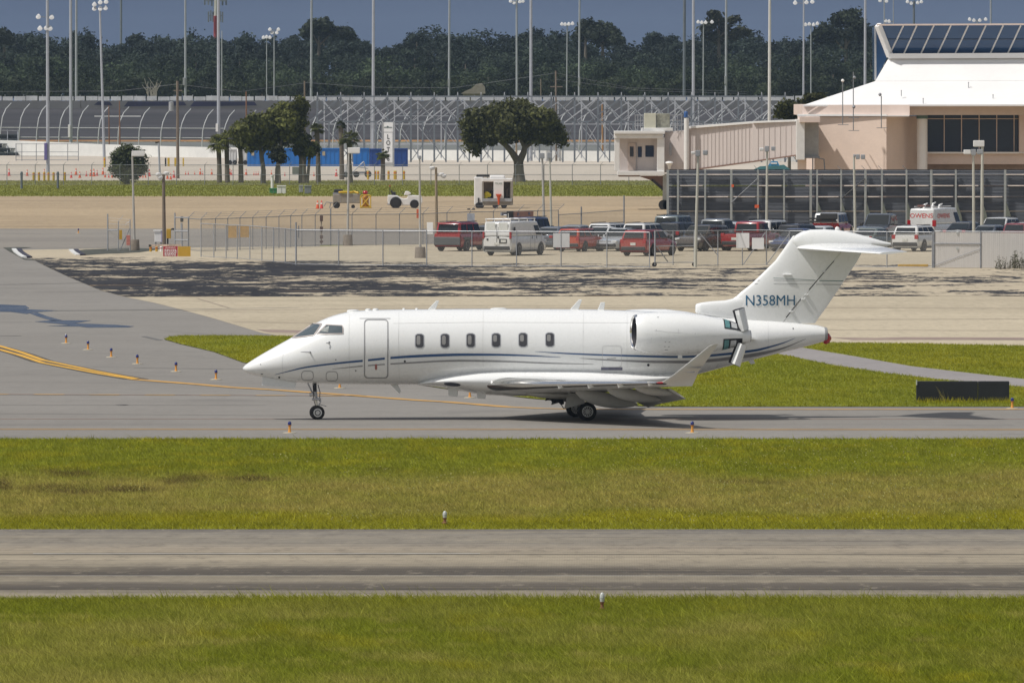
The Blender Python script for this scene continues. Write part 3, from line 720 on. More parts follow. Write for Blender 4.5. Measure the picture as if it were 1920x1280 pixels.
# faint skin joints
M_joint = pm('skin_joint', (.60, .605, .60), .4)
for pth in ([(655, 588), (654, 640), (655, 690), (656, 716)], [(748, 584), (747, 640), (748, 690), (749, 716)], [(906, 583), (905, 640), (906, 688)], [(1094, 584), (1093, 640), (1094, 690)], [(1176, 587), (1175, 640), (1176, 690)], [(1440, 605), (1441, 630), (1440, 662)], [(737, 606), (900, 604), (1180, 605)], [(533, 645), (529, 680), (531, 708)]):
    jb(ribbon(dens(pth, 6, False), .45, .006, False), 'skin_joint', M_joint)
# roof and belly blade antennas
def fin_plate(name, poly, th, mat, yl=0.0, parent=None):
    pts = [AL(a, b_, yl) for a, b_ in poly]
    return jb(MB().prism([p + Y_ * (-th / 2) for p in pts], Y_ * th), name, mat, parent, smooth=False, bevel=min(.012, th * .3))
for poly in ([(799.5, 583), (818, 563.5), (823.5, 563.5), (815.5, 583)], [(1067, 582), (1085.5, 561.5), (1091.5, 561.5), (1084, 582)], [(1120, 582), (1126.5, 566.5), (1134.5, 566.5), (1132.5, 582)]):
    fin_plate('blade_antenna', poly, .05, M_white)
fin_plate('blade_antenna', [(731, 719), (745, 719), (752, 733), (749, 737.5)], .05, M_white2)
for poly in ([(840, 727), (859, 727), (858, 743), (841, 741.5)], [(893.5, 729), (911.5, 729), (910, 747.5), (895, 746.5)]): fin_plate('belly_light_fairing', poly, .10, M_white2, -.55)
for c_, r_ in (((662, 583), 12), ((690, 581.5), 6), ((704, 581), 6), ((757, 580.5), 3), ((781, 580.5), 3), ((935, 579.8), 17)):
    p = AL(*c_); w_ = r_ / 60
    jb(MB().loft([[p + Vector((w_ * k * math.cos(2 * math.pi * j / 12), .12 * k * math.sin(2 * math.pi * j / 12), dz)) for j in range(12)] for k, dz in ((1, -.03), (.9, .03), (.5, .05))]), 'antenna_dome', M_white)

# belly fairing
fair = [(782, .70, 717, 718.5, 721), (800, .92, 709, 715, 722.5), (820, 1.05, 703, 713, 725), (860, 1.22, 694.5, 712, 731.5), (905, 1.31, 688, 712, 739.5), (960, 1.34, 686, 712, 742), (1060, 1.34, 686, 712, 741), (1150, 1.28, 690, 711, 733), (1230, 1.10, 697, 708, 721), (1290, .80, 694, 700, 706)]
rg = []
fi = [pchip([f[0] for f in fair], [f[k] for f in fair]) for k in range(1, 5)]
for i in range(41):
    px_ = 782 + (1290 - 782) * i / 40; w_, u_, c_, d_ = (f(px_) for f in fi); pc = AL(px_, c_); pu = AL(px_, u_).z; pd = AL(px_, d_).z
    rg.append([Vector((pc.x, w_ * math.sin(a), pc.z + (pu - pc.z if math.cos(a) > 0 else pc.z - pd) * math.cos(a))) for a in [2 * math.pi * j / 36 for j in range(36)]])
bf = jb(MB().loft(rg), 'belly_fairing', M_white, smooth=60)
# landing light opening in the fairing (dark oval)
p = AL(848, 720.5, -1.10); jb(MB().loft([[p + Vector((.26 * k * math.cos(a), dy, .058 * k * math.sin(a) - .02 * math.cos(a))) for a in [2 * math.pi * j / 20 for j in range(20)]] for k, dy in ((1, .06), (1, -.055), (.8, -.058))]), 'air_scoop', M_dark, bf)

# wings
def airfoil(le, te, thick, n=14, up=Z_):
    """closed ring from leading edge point to trailing edge point"""
    ch = te - le; out = []
    for k in range(n): # upper, LE -> TE
        t = (1 - math.cos(math.pi * k / (n - 1))) / 2; h = thick * (2.97 * math.sqrt(t) - 1.26 * t - 3.516 * t * t + 2.843 * t ** 3 - 1.015 * t ** 4) * .5
        out.append(le + ch * t + up * h * 1.15)
    for k in range(n - 2, 0, -1):
        t = (1 - math.cos(math.pi * k / (n - 1))) / 2; h = thick * (2.97 * math.sqrt(t) - 1.26 * t - 3.516 * t * t + 2.843 * t ** 3 - 1.015 * t ** 4) * .5
        out.append(le + ch * t - up * h * .85)
    return out
def mirror(mb):
    m2 = MB(); m2.v = [(v[0], -v[1], v[2]) for v in mb.v]; m2.f = [tuple(reversed(f)) for f in mb.f]; return m2
def both(mb, name, mat, parent=None, smooth=35, bevel=0):
    a = jb(mb, name, mat, parent, smooth, bevel); b_ = jb(mirror(mb), name, mat, parent, smooth, bevel); return a, b_
LEr, LEt = AL(910, 721.5, -1.15), AL(1232, 717.5, -9.15)
def wing_le(y): t = (-y - 1.15) / 8.0; return LEr + (LEt - LEr) * t
def wing_ch(y):
    t = (-y - 1.15) / 8.0; return 4.15 + (1.08 - 4.15) * t + (0.35 * max(0, .35 - t) / .35)
def wing_te(y):
    t = (-y - 1.15) / 8.0; l = wing_le(y); return Vector((l.x + wing_ch(y), y, l.z - .10 - .03 * (1 - t)))
secs = [airfoil(wing_le(y), wing_te(y), wing_ch(y) * (.125 - .035 * (-y - 1.1) / 8.05)) for y in (-.3, -1.15, -2.5, -4, -5.5, -7, -8.3, -9.15)]
wing = both(MB().loft(secs), 'wing', M_white2, smooth=50)
# polished leading edge
le_secs = []
for y in (-1.18, -2.5, -4, -5.5, -7, -8.3, -9.1):
    af = airfoil(wing_le(y), wing_te(y), wing_ch(y) * (.125 - .035 * (-y - 1.1) / 8.05) * 1.03, 40); l = wing_le(y)
    ring = [af[k] for k in range(-7, 9)]; le_secs.append([p + Vector((-.008, 0, 0)) for p in ring])
both(MB().loft(le_secs, closed=False), 'leading_edge', M_chrome, smooth=60)
# vortilon fins under the leading edge
for px_, py_ in ((1046, 725), (1102, 724.5), (1158, 723), (1215, 720)):
    t = (px_ - 910) / (1232 - 910); y = -1.15 - 8 * t; p = AL(px_, py_, y)
    mb = MB().prism([p + Vector((-.03, -.012, .09)), p + Vector((.26, -.012, .06)), p + Vector((.22, -.012, -.01)), p + Vector((.02, -.012, -.06))], Y_ * .024)
    both(mb, 'vortilon', M_white, smooth=False)
# winglet
wl0 = airfoil(AL(1240, 717, -9.15), AL(1306, 706, -9.2), .10, 14, Vector((0, 1, .3)).normalized())
wlm = airfoil(AL(1264, 701, -9.42), AL(1309, 698, -9.42), .08, 14, Vector((0, 1, .15)).normalized())
wl1 = airfoil(AL(1328, 649.5, -10.0), AL(1345, 648, -10.0), .05, 14, Y_)
wl2 = airfoil(AL(1336, 645.6, -10.05), AL(1346.5, 644.8, -10.05), .03, 14, Y_)
tipc = airfoil(wing_le(-9.15), wing_te(-9.15), .13, 14)
wlg = both(MB().loft([tipc, wl0, wlm, wl1, wl2]), 'winglet', pm('greyish_winglet_paint', (.58, .585, .57), .4, var=.04), smooth=50)
mbs = MB()
for (ya, yb_, xa, xb) in ((686.5, 689.5, 1287, 1316), (695.5, 698, 1281, 1304)):
    mbs.prism([AL(xa, (ya + yb_) / 2 + 1, -9.63), AL(xb, ya, -9.63), AL(xb - 2, yb_ + .6, -9.63)], Y_ * .01)
jb(mbs, 'winglet_stripe', M_grst, wlg[0], smooth=False)
p = AL(1237, 717.5, -9.2); jb(MB().loft(lathe_rings([(p + X_ * dx, r, Y_, Z_) for dx, r in ((-.10, .01), (-.05, .025), (.05, .03), (.10, .02))], 10)), 'navigation_light', M_redl); jb(MB().box(p + Vector((.05, .05, -.02)), (.34, .05, .07)), 'wingtip_lens', M_dark, smooth=False, bevel=.02)
# flaps, lowered
def flap(y0, y1, c0, c1, dfl):
    ss = []
    for y, c in ((y0, c0), (y1, c1)):
        te = wing_te(y); le = te + Vector((-.28 * c, 0, -.07)); e = le + Vector((math.cos(dfl) * c, 0, -math.sin(dfl) * c)); ss.append(airfoil(le, e, c * .13, 10))
    return MB().loft(ss)
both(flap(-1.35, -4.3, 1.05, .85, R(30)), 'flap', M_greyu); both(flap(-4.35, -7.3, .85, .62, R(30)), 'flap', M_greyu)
# flap track fairings hanging below the wing
def pod(p0, p1, h, w, n=12):
    rr = []; d = p1 - p0
    for k in range(n + 1):
        t = k / n; prof = math.sin(math.pi * min(1, t * 1.0) ** .75) ** .7 if 0 < t < 1 else .02
        c_ = p0 + d * t + Z_ * (-.18 * math.sin(math.pi * t) * h)
        rr.append([c_ + Vector((0, w * prof * math.sin(a), h * prof * math.cos(a))) for a in [2 * math.pi * j / 14 for j in range(14)]])
    return MB().loft(rr)
for (a0, b0), (a1, b1), yl, h in (((1078, 735), (1196, 759), -3.3, .24), ((1136, 729), (1240, 750), -5.3, .20), ((1188, 725), (1268, 737.5), -7.1, .15)):
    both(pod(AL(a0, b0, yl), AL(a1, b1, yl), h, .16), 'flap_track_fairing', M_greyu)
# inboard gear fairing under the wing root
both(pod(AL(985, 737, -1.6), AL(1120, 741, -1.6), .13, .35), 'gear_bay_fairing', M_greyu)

# engines
NY = -1.98
nac = [(1190, 591, 655), (1198, 587.5, 659), (1212, 585.8, 662.5), (1235, 584.8, 665), (1276, 585, 665.5), (1315, 589.5, 661.5), (1354, 597.5, 655.5), (1376, 604, 650.5), (1394, 612.5, 645.5), (1406, 619, 641)]
def nacc(px_, t_, b_):
    c_ = AL(px_, (t_ + b_) / 2, NY); r_ = (AL(px_, t_, NY) - AL(px_, b_, NY)).length / 2; return c_, r_
nr = [nacc(*k) for k in nac]
def engine(side):
    f = (lambda mb: mb) if side < 0 else mirror
    def e(mb, name, mat, parent=None, smooth=40, bevel=0): return jb(f(mb), name, mat, parent, smooth, bevel)
    cowl = e(MB().loft(lathe_rings([(c_, r_, Y_, Z_) for c_, r_ in nr], 40), cap0=False, cap1=False), 'engine_cowling', M_white, smooth=60)
    c_, r_ = nr[0]
    def toe(rs, k=.10): return [[p_ + X_ * (k * (NY - p_.y)) for p_ in r3] for r3 in rs]
    prof = [(.16, 1.075), (.06, 1.045), (0.0, .995), (-.015, .96), (.0, .92), (.035, .885)]
    e(MB().loft(toe(lathe_rings([(c_ + X_ * (dx - .03), r_ * k, Y_, Z_) for dx, k in prof], 40)), cap0=False, cap1=False), 'inlet_lip', M_chrome, cowl, smooth=70)
    e(MB().loft(toe(lathe_rings([(c_ + X_ * dx, r_ * k, Y_, Z_) for dx, k in ((.008, .884), (.12, .84), (.5, .80), (.8, .80))], 40)), cap0=False), 'inlet_duct', M_dark, cowl)
    fan = MB()
    for k in range(22):
        a = 2 * math.pi * k / 22; u = Y_ * math.cos(a) + Z_ * math.sin(a); v = Y_ * -math.sin(a) + Z_ * math.cos(a)
        fan.add([c_ + X_ * .55 + u * .12 - v * .02, c_ + X_ * .62 + u * .12 + v * .03, c_ + X_ * .68 + u * r_ * .79 + v * .07, c_ + X_ * .55 + u * r_ * .79 - v * .05], [(0, 1, 2, 3)])
    e(fan, 'fan_blades', M_steel, cowl, smooth=False)
    e(MB().loft(lathe_rings([(c_ + X_ * dx, k, Y_, Z_) for dx, k in ((.32, .01), (.38, .06), (.5, .11), (.6, .13))], 16)), 'fan_spinner', M_steel, cowl)
    # exhaust
    ce, re = nr[-1]
    e(MB().loft(lathe_rings([(ce + X_ * dx, re * k, Y_, Z_) for dx, k in ((.0, 1.0), (.03, .97), (.0, .90), (-.3, .85))], 28), cap0=False), 'exhaust_nozzle', M_steel, cowl)
    # pylon
    ss = [airfoil(AL(1222, 623, y), AL(1385, 629, y), .30, 12) for y in (-.75, -1.5)]
    e(MB().loft(ss), 'pylon', M_white)
    # thrust reverser: dark openings, teal innards, swung-out doors
    for sgn, hx, hy, op in ((1, 1397, 618, (1355, 1390)), (-1, 1393, 646, (1353, 1390))):
        def npt(px_, ph, off):
            i = max(k for k in range(len(nac)) if nac[k][0] <= px_ or k == 0); i = min(i, len(nac) - 2); t = (px_ - nac[i][0]) / (nac[i + 1][0] - nac[i][0])
            c2 = nr[i][0].lerp(nr[i + 1][0], t); r2 = nr[i][1] + (nr[i + 1][1] - nr[i][1]) * t + off
            return c2 + Y_ * (-r2 * math.sin(ph)) + Z_ * (sgn * r2 * math.cos(ph))
        ph0, ph1 = R(-62), R(66 if sgn > 0 else 74)
        op_rows = [[npt(op[0] + (op[1] - op[0]) * k / 6, ph0 + (ph1 - ph0) * j / 16, .010) for j in range(17)] for k in range(7)]
        e(MB().loft(op_rows, closed=False), 'reverser_opening', M_dark, cowl)
        te_rows = [[npt(op[0] + 2 + 9 * k, R(8) + (ph1 - R(12)) * j / 8, .016) for j in range(9)] for k in range(2)]
        e(MB().loft(te_rows, closed=False), 'reverser_actuator', M_teal, cowl)
        wh_rows = [[npt(op[0] + 14 + 11 * k, R(20) + (ph1 - R(28)) * j / 8, .016) for j in range(9)] for k in range(2)]
        e(MB().loft(wh_rows, closed=False), 'reverser_link', pm('inner_sleeve_grey', (.45, .46, .47), .5), cowl)
        hinge = AL(hx, hy, NY); L = .68; rot = R(72 if sgn > 0 else 66); rows_o, rows_i = [], []
        for k in range(7):
            ro, ri = [], []
            for j in range(13):
                ph = R(-58 + 116 * j / 12); rr_ = .47 + .07 * k / 6
                for lst, rad in ((ro, rr_), (ri, rr_ - .20)):
                    dx = -L * k / 6; dz = rad * math.cos(ph) - .34
                    # swing about the hinge
                    x2 = dx * math.cos(rot) + dz * math.sin(rot) * 1.0; z2 = -dx * math.sin(rot) + dz * math.cos(rot)
                    lst.append(hinge + Vector((x2 * 1.0, -rad * math.sin(ph), sgn * z2)))
            rows_o.append(ro); rows_i.append(ri)
        shell = MB(); k0 = 0
        shell.loft(rows_o, closed=False)
        shell.loft([[r_[0] for r_ in rows_o], [r_[0] for r_ in rows_i]], closed=False); shell.loft([[r_[-1] for r_ in rows_o], [r_[-1] for r_ in rows_i]], closed=False)
        d_ = e(shell, 'reverser_door', M_white, cowl)
        inn = MB(); inn.loft(rows_i, closed=False); inn.loft([rows_o[0], rows_i[0]], closed=False); inn.loft([rows_o[-1], rows_i[-1]], closed=False)
        e(inn, 'reverser_door_lining', M_dark, cowl)
    # panel lines and stencils on the outer cheek
    def cheek(px_, py_, off=.006):
        i = max(k for k in range(len(nac)) if nac[k][0] <= px_); i = min(i, len(nac) - 2); t = (px_ - nac[i][0]) / (nac[i + 1][0] - nac[i][0])
        c2 = nr[i][0].lerp(nr[i + 1][0], t); r2 = nr[i][1] + (nr[i + 1][1] - nr[i][1]) * t
        p = AL(px_, py_, NY - r2 * .8); dz = max(-.97 * r2, min(.97 * r2, p.z - c2.z)); return Vector((p.x, NY - math.sqrt(r2 * r2 - dz * dz) - off, c2.z + dz))
    mb = MB()
    for pth in ([(1222, 606), (1220, 635), (1219, 660)], [(1225, 619), (1250, 622), (1280, 624.5), (1303, 626)], [(1271, 616), (1271, 624)], [(1303, 619), (1303, 626)]):
        mb.loft([[cheek(a, b_ - .25) if i % 1 == 0 else 0 for i, (a, b_) in enumerate(pth)], [cheek(a + .45, b_ + .25) for a, b_ in pth]], closed=False)
    e(mb, 'cowl_panel_line', pm('thin_panel_gap', (.48, .48, .48), .5), cowl, smooth=False)
    mb = MB()
    for a, b_, w_ in ((1247, 640.5, 3), (1254.5, 641, 3), (1246.5, 649.5, 3), (1254, 650, 3), (1250, 656, 6), (1229.5, 618, 1.4), (1303, 625, 1.2), (1331, 611, 2), (1329.5, 623, 1.6), (1335, 623.5, 1.2), (1234.5, 594.5, 3)):
        mb.add([cheek(a - w_ / 2, b_ - .55), cheek(a + w_ / 2, b_ - .55), cheek(a + w_ / 2, b_ + .55), cheek(a - w_ / 2, b_ + .55)], [(0, 1, 2, 3)])
    tag(e(mb, 'cowl_stencil', M_seal, cowl, smooth=False), kind='stuff')
    fl = AL(1275, 668, NY); e(MB().box(fl + Vector((0, 0, .0)), (.13, .12, .10)), 'drain_mast', M_white, cowl, smooth=False, bevel=.01)
engine(-1); engine(1)

# fin, rudder, tailplane
finr = [(606, 1338, 1528), (594, 1340, 1536), (584, 1343, 1543.5), (573, 1350, 1551.5), (564.5, 1366, 1557), (556, 1380, 1563), (547, 1390, 1569), (533, 1408, 1578.5), (515, 1427, 1590.5), (489, 1453.5, 1607.5), (466, 1470, 1620), (453, 1479, 1627), (442, 1487, 1630)]
def hinge_px(py_): return 1470 + (600 - py_) * .83
def fin_half(u, py_):   # half thickness at chord fraction
    mx_ = .150 - .05 * (606 - py_) / 160
    return mx_ * (math.sin(math.pi * min(1, max(0, u)) ** .62)) ** .8 + .006
def fin_mesh(kind):
    rr = []
    for py_, l_, t_ in finr:
        h_ = min(hinge_px(py_), t_ - 6)
        a, b_ = (l_, h_) if kind == 'fin' else (h_ + .9, t_)
        n = 12; up, dn = [], []
        for k in range(n + 1):
            px_ = a + (b_ - a) * (1 - math.cos(math.pi * k / n)) / 2; u = (px_ - l_) / (t_ - l_); th = fin_half(u, py_); p = AL(px_, py_)
            up.append(p + Y_ * -th); dn.append(p + Y_ * th)
        rr.append(up + list(reversed(dn)))
    return MB().loft(rr)
fin = jb(fin_mesh('fin'), 'tail_fin', M_white, smooth=50)
rud = jb(fin_mesh('rudder'), 'rudder', M_white, smooth=50)
def finpt(px_, py_, off):
    rows = sorted(finr); i = max([k for k in range(len(rows)) if rows[k][0] <= py_] or [0]); i = min(i, len(rows) - 2); t = (py_ - rows[i][0]) / (rows[i + 1][0] - rows[i][0])
    l_ = rows[i][1] + (rows[i + 1][1] - rows[i][1]) * t; tt = rows[i][2] + (rows[i + 1][2] - rows[i][2]) * t; th = fin_half((px_ - l_) / (tt - l_), py_)
    yl = -th - off; return AL(px_, py_, yl)
# registration
vs_, fs_ = textmesh('N358MH', 1.0, weight=0.0)
xs_ = [v.x for v in vs_]; ys_ = [v.y for v in vs_]; x0_, x1_, y0_, y1_ = min(xs_), max(xs_), min(ys_), max(ys_)
mb = MB().add([finpt(1398.5 + (v.x - x0_) / (x1_ - x0_) * (1490.5 - 1398.5), 572.8 - (v.y - y0_) / (y1_ - y0_) * 19.6, .012) for v in vs_], fs_)
jb(mb, 'registration_letters', pm('registration_blue', (0.012, 0.10, 0.20), .35), fin, smooth=False)
# two fine stripes across fin and rudder
def fline(pts, w_): return MB().loft([[finpt(a, b_ - w_ / 2, .010) for a, b_ in pts], [finpt(a, b_ + w_ / 2, .010) for a, b_ in pts]], closed=False)
jb(fline([(1420, 525.6), (1460, 525.4), (1500, 525.6), (1528, 526)], .8), 'fin_stripe', M_grst, fin); jb(fline([(1450, 521), (1490, 523), (1530, 525.4)], .6), 'fin_stripe', pm('teal_green_stripe', (.03, .13, .13), .4), fin)
jb(fline([(1536, 526), (1560, 526.4), (1581, 526.6)], 1.2), 'rudder_stripe', pm('teal_green_stripe', (.03, .13, .13), .4), rud)
jb(fline([(1415, 532), (1460, 532), (1500, 532.6), (1526, 533)], .7), 'fin_stripe', M_grst, fin); jb(fline([(1530, 533), (1560, 533.4), (1577, 533.6)], 1.0), 'rudder_stripe', M_grst, rud)
# hinge fairings
for a, b_ in ((1545, 509), (1512, 553), (1506, 561), (1484, 584)):
    q = finpt(a, b_, .0); jb(MB().box(q + Vector((0, -.02, 0)), (.12, .05, .05)), 'rudder_hinge', M_white2, fin, smooth=False, bevel=.01)
jb(MB().box(finpt(1476, 515, 0.0) + Vector((0, -.03, 0)), (.27, .09, .04)), 'fin_navigation_light', M_white, fin, smooth=False, bevel=.015)
gapm = MB()
for a0, b0, a1, b1 in ((1563, 489, 1516, 543), (1501, 560, 1473, 595)):
    gapm.loft([[finpt(a0 + (a1 - a0) * k / 8 + hinge_px(b0 + (b1 - b0) * k / 8) * 0, b0 + (b1 - b0) * k / 8, .011) for k in range(9)], [finpt(a0 + 1.3 + (a1 - a0) * k / 8, b0 + .5 + (b1 - b0) * k / 8, .011) for k in range(9)]], closed=False)
jb(gapm, 'rudder_gap', M_dark, fin, smooth=False)
# dorsal intake fairing
dr = [(1304, 572, 585, .06), (1306, 569.5, 587, .12), (1315, 567, 590, .15), (1335, 564.5, 594, .17), (1360, 563, 600, .17), (1385, 557, 604, .15), (1400, 552, 606, .12)]
rg = []
for px_, t_, b_, w_ in dr:
    pt, pb = AL(px_, t_), AL(px_, b_); c_ = (pt + pb) / 2; hz_ = (pt.z - pb.z) / 2
    rg.append([c_ + Vector((0, w_ * math.copysign(abs(math.sin(a)) ** .7, math.sin(a)), hz_ * math.copysign(abs(math.cos(a)) ** .7, math.cos(a)))) for a in [2 * math.pi * j / 20 for j in range(20)]])
dors = jb(MB().loft(rg), 'dorsal_intake', M_white, smooth=60)
# fin-top bullet
rg = []
for px_, t_, b_, w_ in ((1484, 449, 458, .05), (1492, 441, 468, .11), (1503, 434.5, 472, .16), (1520, 430.5, 474, .21), (1545, 429.8, 473, .24), (1575, 431.8, 472, .25), (1600, 436.5, 471, .23), (1630, 444.5, 468, .18), (1655, 452, 463.5, .10), (1670, 455.5, 460.5, .04)):
    pt, pb = AL(px_, t_), AL(px_, b_); c_ = (pt + pb) / 2; hz_ = (pt.z - pb.z) / 2
    rg.append([c_ + Vector((0, w_ * math.sin(a), hz_ * math.cos(a))) for a in [2 * math.pi * j / 24 for j in range(24)]])
jb(MB().loft(rg), 'tail_bullet', M_white, smooth=60)
p = AL(1570, 428.6); jb(MB().loft([[p + Vector((.08 * k * math.cos(a), .05 * k * math.sin(a), dz)) for a in [2 * math.pi * j / 10 for j in range(10)]] for k, dz in ((1, -.06), (.8, .03), (.3, .06))]), 'beacon', M_white)
s0 = airfoil(AL(1494, 465, -.10), AL(1632, 458, -.10), .20, 14); s1 = airfoil(AL(1560, 470, -1.7), AL(1665, 464.5, -1.7), .13, 14); s2 = airfoil(AL(1650, 475.8, -3.35), AL(1702, 472, -3.35), .07, 14)
both(MB().loft([s0, s1, s2]), 'tailplane', M_white, smooth=50)
# ventral strake and tail skid bits
for poly in ([(1402, 675), (1412, 673), (1416, 681), (1408, 683)],): fin_plate('ventral_antenna', poly, .04, M_white2)
q = AL(1408, 631, -1.1); jb(MB().add([q, q + Vector((.24, 0, -.10)), q + Vector((0, 0, -.08)), q + Vector((0, .35, 0)), q + Vector((.24, .35, -.10)), q + Vector((0, .35, -.08))], [(0, 1, 2), (3, 5, 4), (0, 3, 4, 1), (1, 4, 5, 2), (2, 5, 3, 0)]), 'tail_strake', M_white, smooth=False)

# landing gear
def wheel(parent, c, r, w, spokes=0, rimk=.58):
    pr = [(-.5, .60), (-.5, .84), (-.36, .97), (-.15, 1.0), (.15, 1.0), (.36, .97), (.5, .84), (.5, .60)]
    wh = MB().loft(lathe_rings([(c + Y_ * (k * w), r * q_, X_, Z_) for k, q_ in pr], 32)).build('wheel', M_tyre, parent, smooth=40, local=True)
    MB().loft(lathe_rings([(c + Y_ * (k * w), r * q_, X_, Z_) for k, q_ in ((-.53, .50), (-.515, .60), (.515, .60), (.53, .50))], 28)).build('rim', M_rim, wh, smooth=40, local=True)
    mb = MB()
    if spokes:
        for k in range(spokes):
            a = 2 * math.pi * (k + .5) / spokes; u = X_ * math.cos(a) + Z_ * math.sin(a); v_ = X_ * -math.sin(a) + Z_ * math.cos(a); q_ = c + Y_ * (-.536 * w)
            mb.add([q_ + u * r * .22 - v_ * r * .02, q_ + u * r * .22 + v_ * r * .02, q_ + u * r * .50 + v_ * r * .085, q_ + u * r * .50 - v_ * r * .085], [(0, 1, 2, 3)])
    else:
        mb.loft(lathe_rings([(c + Y_ * (-.537 * w), r * q_, X_, Z_) for q_ in (.42, .30)], 24), cap0=False, cap1=False)
    mb.build('rim_openings', M_dark, wh, local=True)
    MB().loft(lathe_rings([(c + Y_ * (-.53 * w), r * .14, X_, Z_), (c + Y_ * (-.58 * w), r * .11, X_, Z_)], 14)).build('hub', M_rim, wh, smooth=40, local=True)
    return wh
ng = bpy.data.objects.new('nose_gear', None); COL.objects.link(ng); ng.parent = jet
ac = AL(594.5, 773, 0)
for sgn in (-1, 1): wheel(ng, ac + Y_ * (sgn * .17), .225, .14)
def jt(mb, name, mat, par): return mb.build(name, mat, par, smooth=40, local=True)
jt(MB().tube([AL(589, 716), AL(591.5, 742)], .062, 12), 'strut', M_steel, ng); jt(MB().tube([AL(591.5, 742), AL(594.3, 773)], .040, 12), 'piston', M_chrome, ng)
jt(MB().tube([ac + Y_ * -.12, ac + Y_ * .12], .04, 10), 'axle', M_steel, ng)
jt(MB().tube([AL(577, 718), AL(584, 733), AL(590, 743)], .026, 8), 'drag_brace', M_steel, ng)
jt(MB().tube([AL(592, 742, -.06), AL(601.5, 752, -.06), AL(596, 764, -.06)], .022, 8), 'torque_link', M_steel, ng)
jt(MB().tube([AL(596, 720, -.08), AL(600, 735, -.1), AL(599, 752, -.08)], .014, 6), 'hydraulic_hose', M_dark, ng)
jt(MB().tube([AL(587, 722, -.07), AL(588, 748, -.09), AL(592, 762, -.07)], .012, 6), 'hydraulic_hose', M_dark, ng)
jt(MB().box(AL(590.5, 726, -.05), (.10, .12, .26)), 'steering_actuator', M_dark, ng); jt(MB().tube([AL(585, 748, -.16), AL(602, 748, -.16)], .035, 8), 'steering_cylinder', M_steel, ng)
lt = AL(583.5, 739.5, -.13); jt(MB().loft(lathe_rings([(lt + X_ * -.05, .065, Y_, Z_), (lt + X_ * .05, .05, Y_, Z_)], 12)), 'taxi_light', M_rim, ng)
jt(MB().tube([AL(597, 757, .1), AL(612, 761.5, .1)], .012, 6), 'tow_pin', M_steel, ng)
fin_plate('nose_gear_door', [(491.5, 705.5), (556, 717), (553, 727.5), (491, 722.5)], .03, M_white2, -.22)
fin_plate('nose_gear_door', [(491.5, 705.5), (556, 717), (553, 727.5), (491, 722.5)], .03, M_white2, .22)
for sgn in (-1, 1):
    mg = bpy.data.objects.new('main_gear', None); COL.objects.link(mg); mg.parent = jet
    base = AL(1101, 771.8, -1.72); base.z = .29
    def sd(v): return Vector((v.x, v.y if sgn < 0 else -v.y, v.z))
    for yo in (-1.74, -1.36): wheel(mg, Vector((base.x, -yo * -1 if sgn < 0 else -yo, .29)), .29, .21, 12)
    cx_ = Vector((base.x, -1.55, .29))
    jt(MB().tube([sd(AL(1078, 734, -1.55)), sd(AL(1080, 752, -1.55))], .075, 12), 'strut', M_steel, mg)
    jt(MB().tube([sd(AL(1077, 750, -1.55)), sd(cx_)], .07, 10), 'trailing_arm', M_steel, mg)
    jt(MB().tube([sd(AL(1096, 736, -1.55)), sd(AL(1095, 762, -1.55))], .045, 10), 'shock_absorber', M_chrome, mg)
    jt(MB().tube([sd(Vector((base.x, -1.7, .29))), sd(Vector((base.x, -1.4, .29)))], .05, 10), 'axle', M_steel, mg)
    jt(MB().tube([sd(AL(1070, 758, -1.66)), sd(AL(1078, 772, -1.60)), sd(AL(1084, 769, -1.55))], .016, 6), 'brake_hose', M_steel, mg)
    pts = [AL(a, b_, -1.88) for a, b_ in ((1065, 735), (1090, 741), (1096, 756), (1077, 761), (1058, 766.5), (1061, 752))]
    jt(MB().prism([sd(q) for q in pts], Y_ * .03), 'gear_door', M_greyu, mg)
    pts = [AL(a, b_, -1.2) for a, b_ in ((1040, 745), (1055, 742), (1058, 757), (1052, 759), (1047, 754), (1038, 756))]
    jt(MB().prism([sd(q) for q in pts], Y_ * .05), 'gear_link', M_dark, mg)
# ================================================================== AIRFIELD LIGHTS AND SIGN
M_bluelens = pm('blue_lens', (0.01, 0.02, 0.14), .2, var=.2, scale=20, coat=.5)
M_orstem = pm('orange_frangible_stem', (0.62, 0.27, 0.04), .55, var=.12, scale=10)
M_pad = pm('pale_light_pad', (0.46, 0.42, 0.32), .85, var=.2, scale=3)
M_clear = pm('frosted_lens', (0.46, 0.48, 0.46), .25, var=.12, scale=20)
M_rusty = pm('rusty_base', (0.22, 0.10, 0.05), .8, var=.3, scale=20)
M_galv = pm('galvanised_steel', (0.36, 0.37, 0.39), .5, metal=.35, var=.15, scale=4)
M_galvd = pm('weathered_galvanised', (0.22, 0.23, 0.25), .6, metal=.2, var=.2, scale=4)
def ring_stack(c, prof, n=14): return MB().loft(lathe_rings([(c + Z_ * z, r, X_, Y_) for z, r in prof], n))
tl = thing('taxiway_edge_light', 'blue-topped orange taxiway light on the near taxiway edge ahead of the nose wheel', 'airfield light', G(543, 812), 0, 'blue taxiway edge lights')
O = tl.location
ring_stack(O, [(0, .20), (.022, .20), (.03, .17)], 18).build('base_plate', M_pad, tl, smooth=40)
ring_stack(O, [(.03, .055), (.08, .045), (.10, .035), (.235, .035)]).build('stem', M_orstem, tl, smooth=40)
lmp = ring_stack(O, [(.25, .052), (.31, .056), (.345, .045), (.365, .015)]).build('lens', M_bluelens, tl, smooth=50)
ring_stack(O, [(.225, .048), (.25, .058)]).build('lens_collar', M_orstem, lmp, smooth=40)
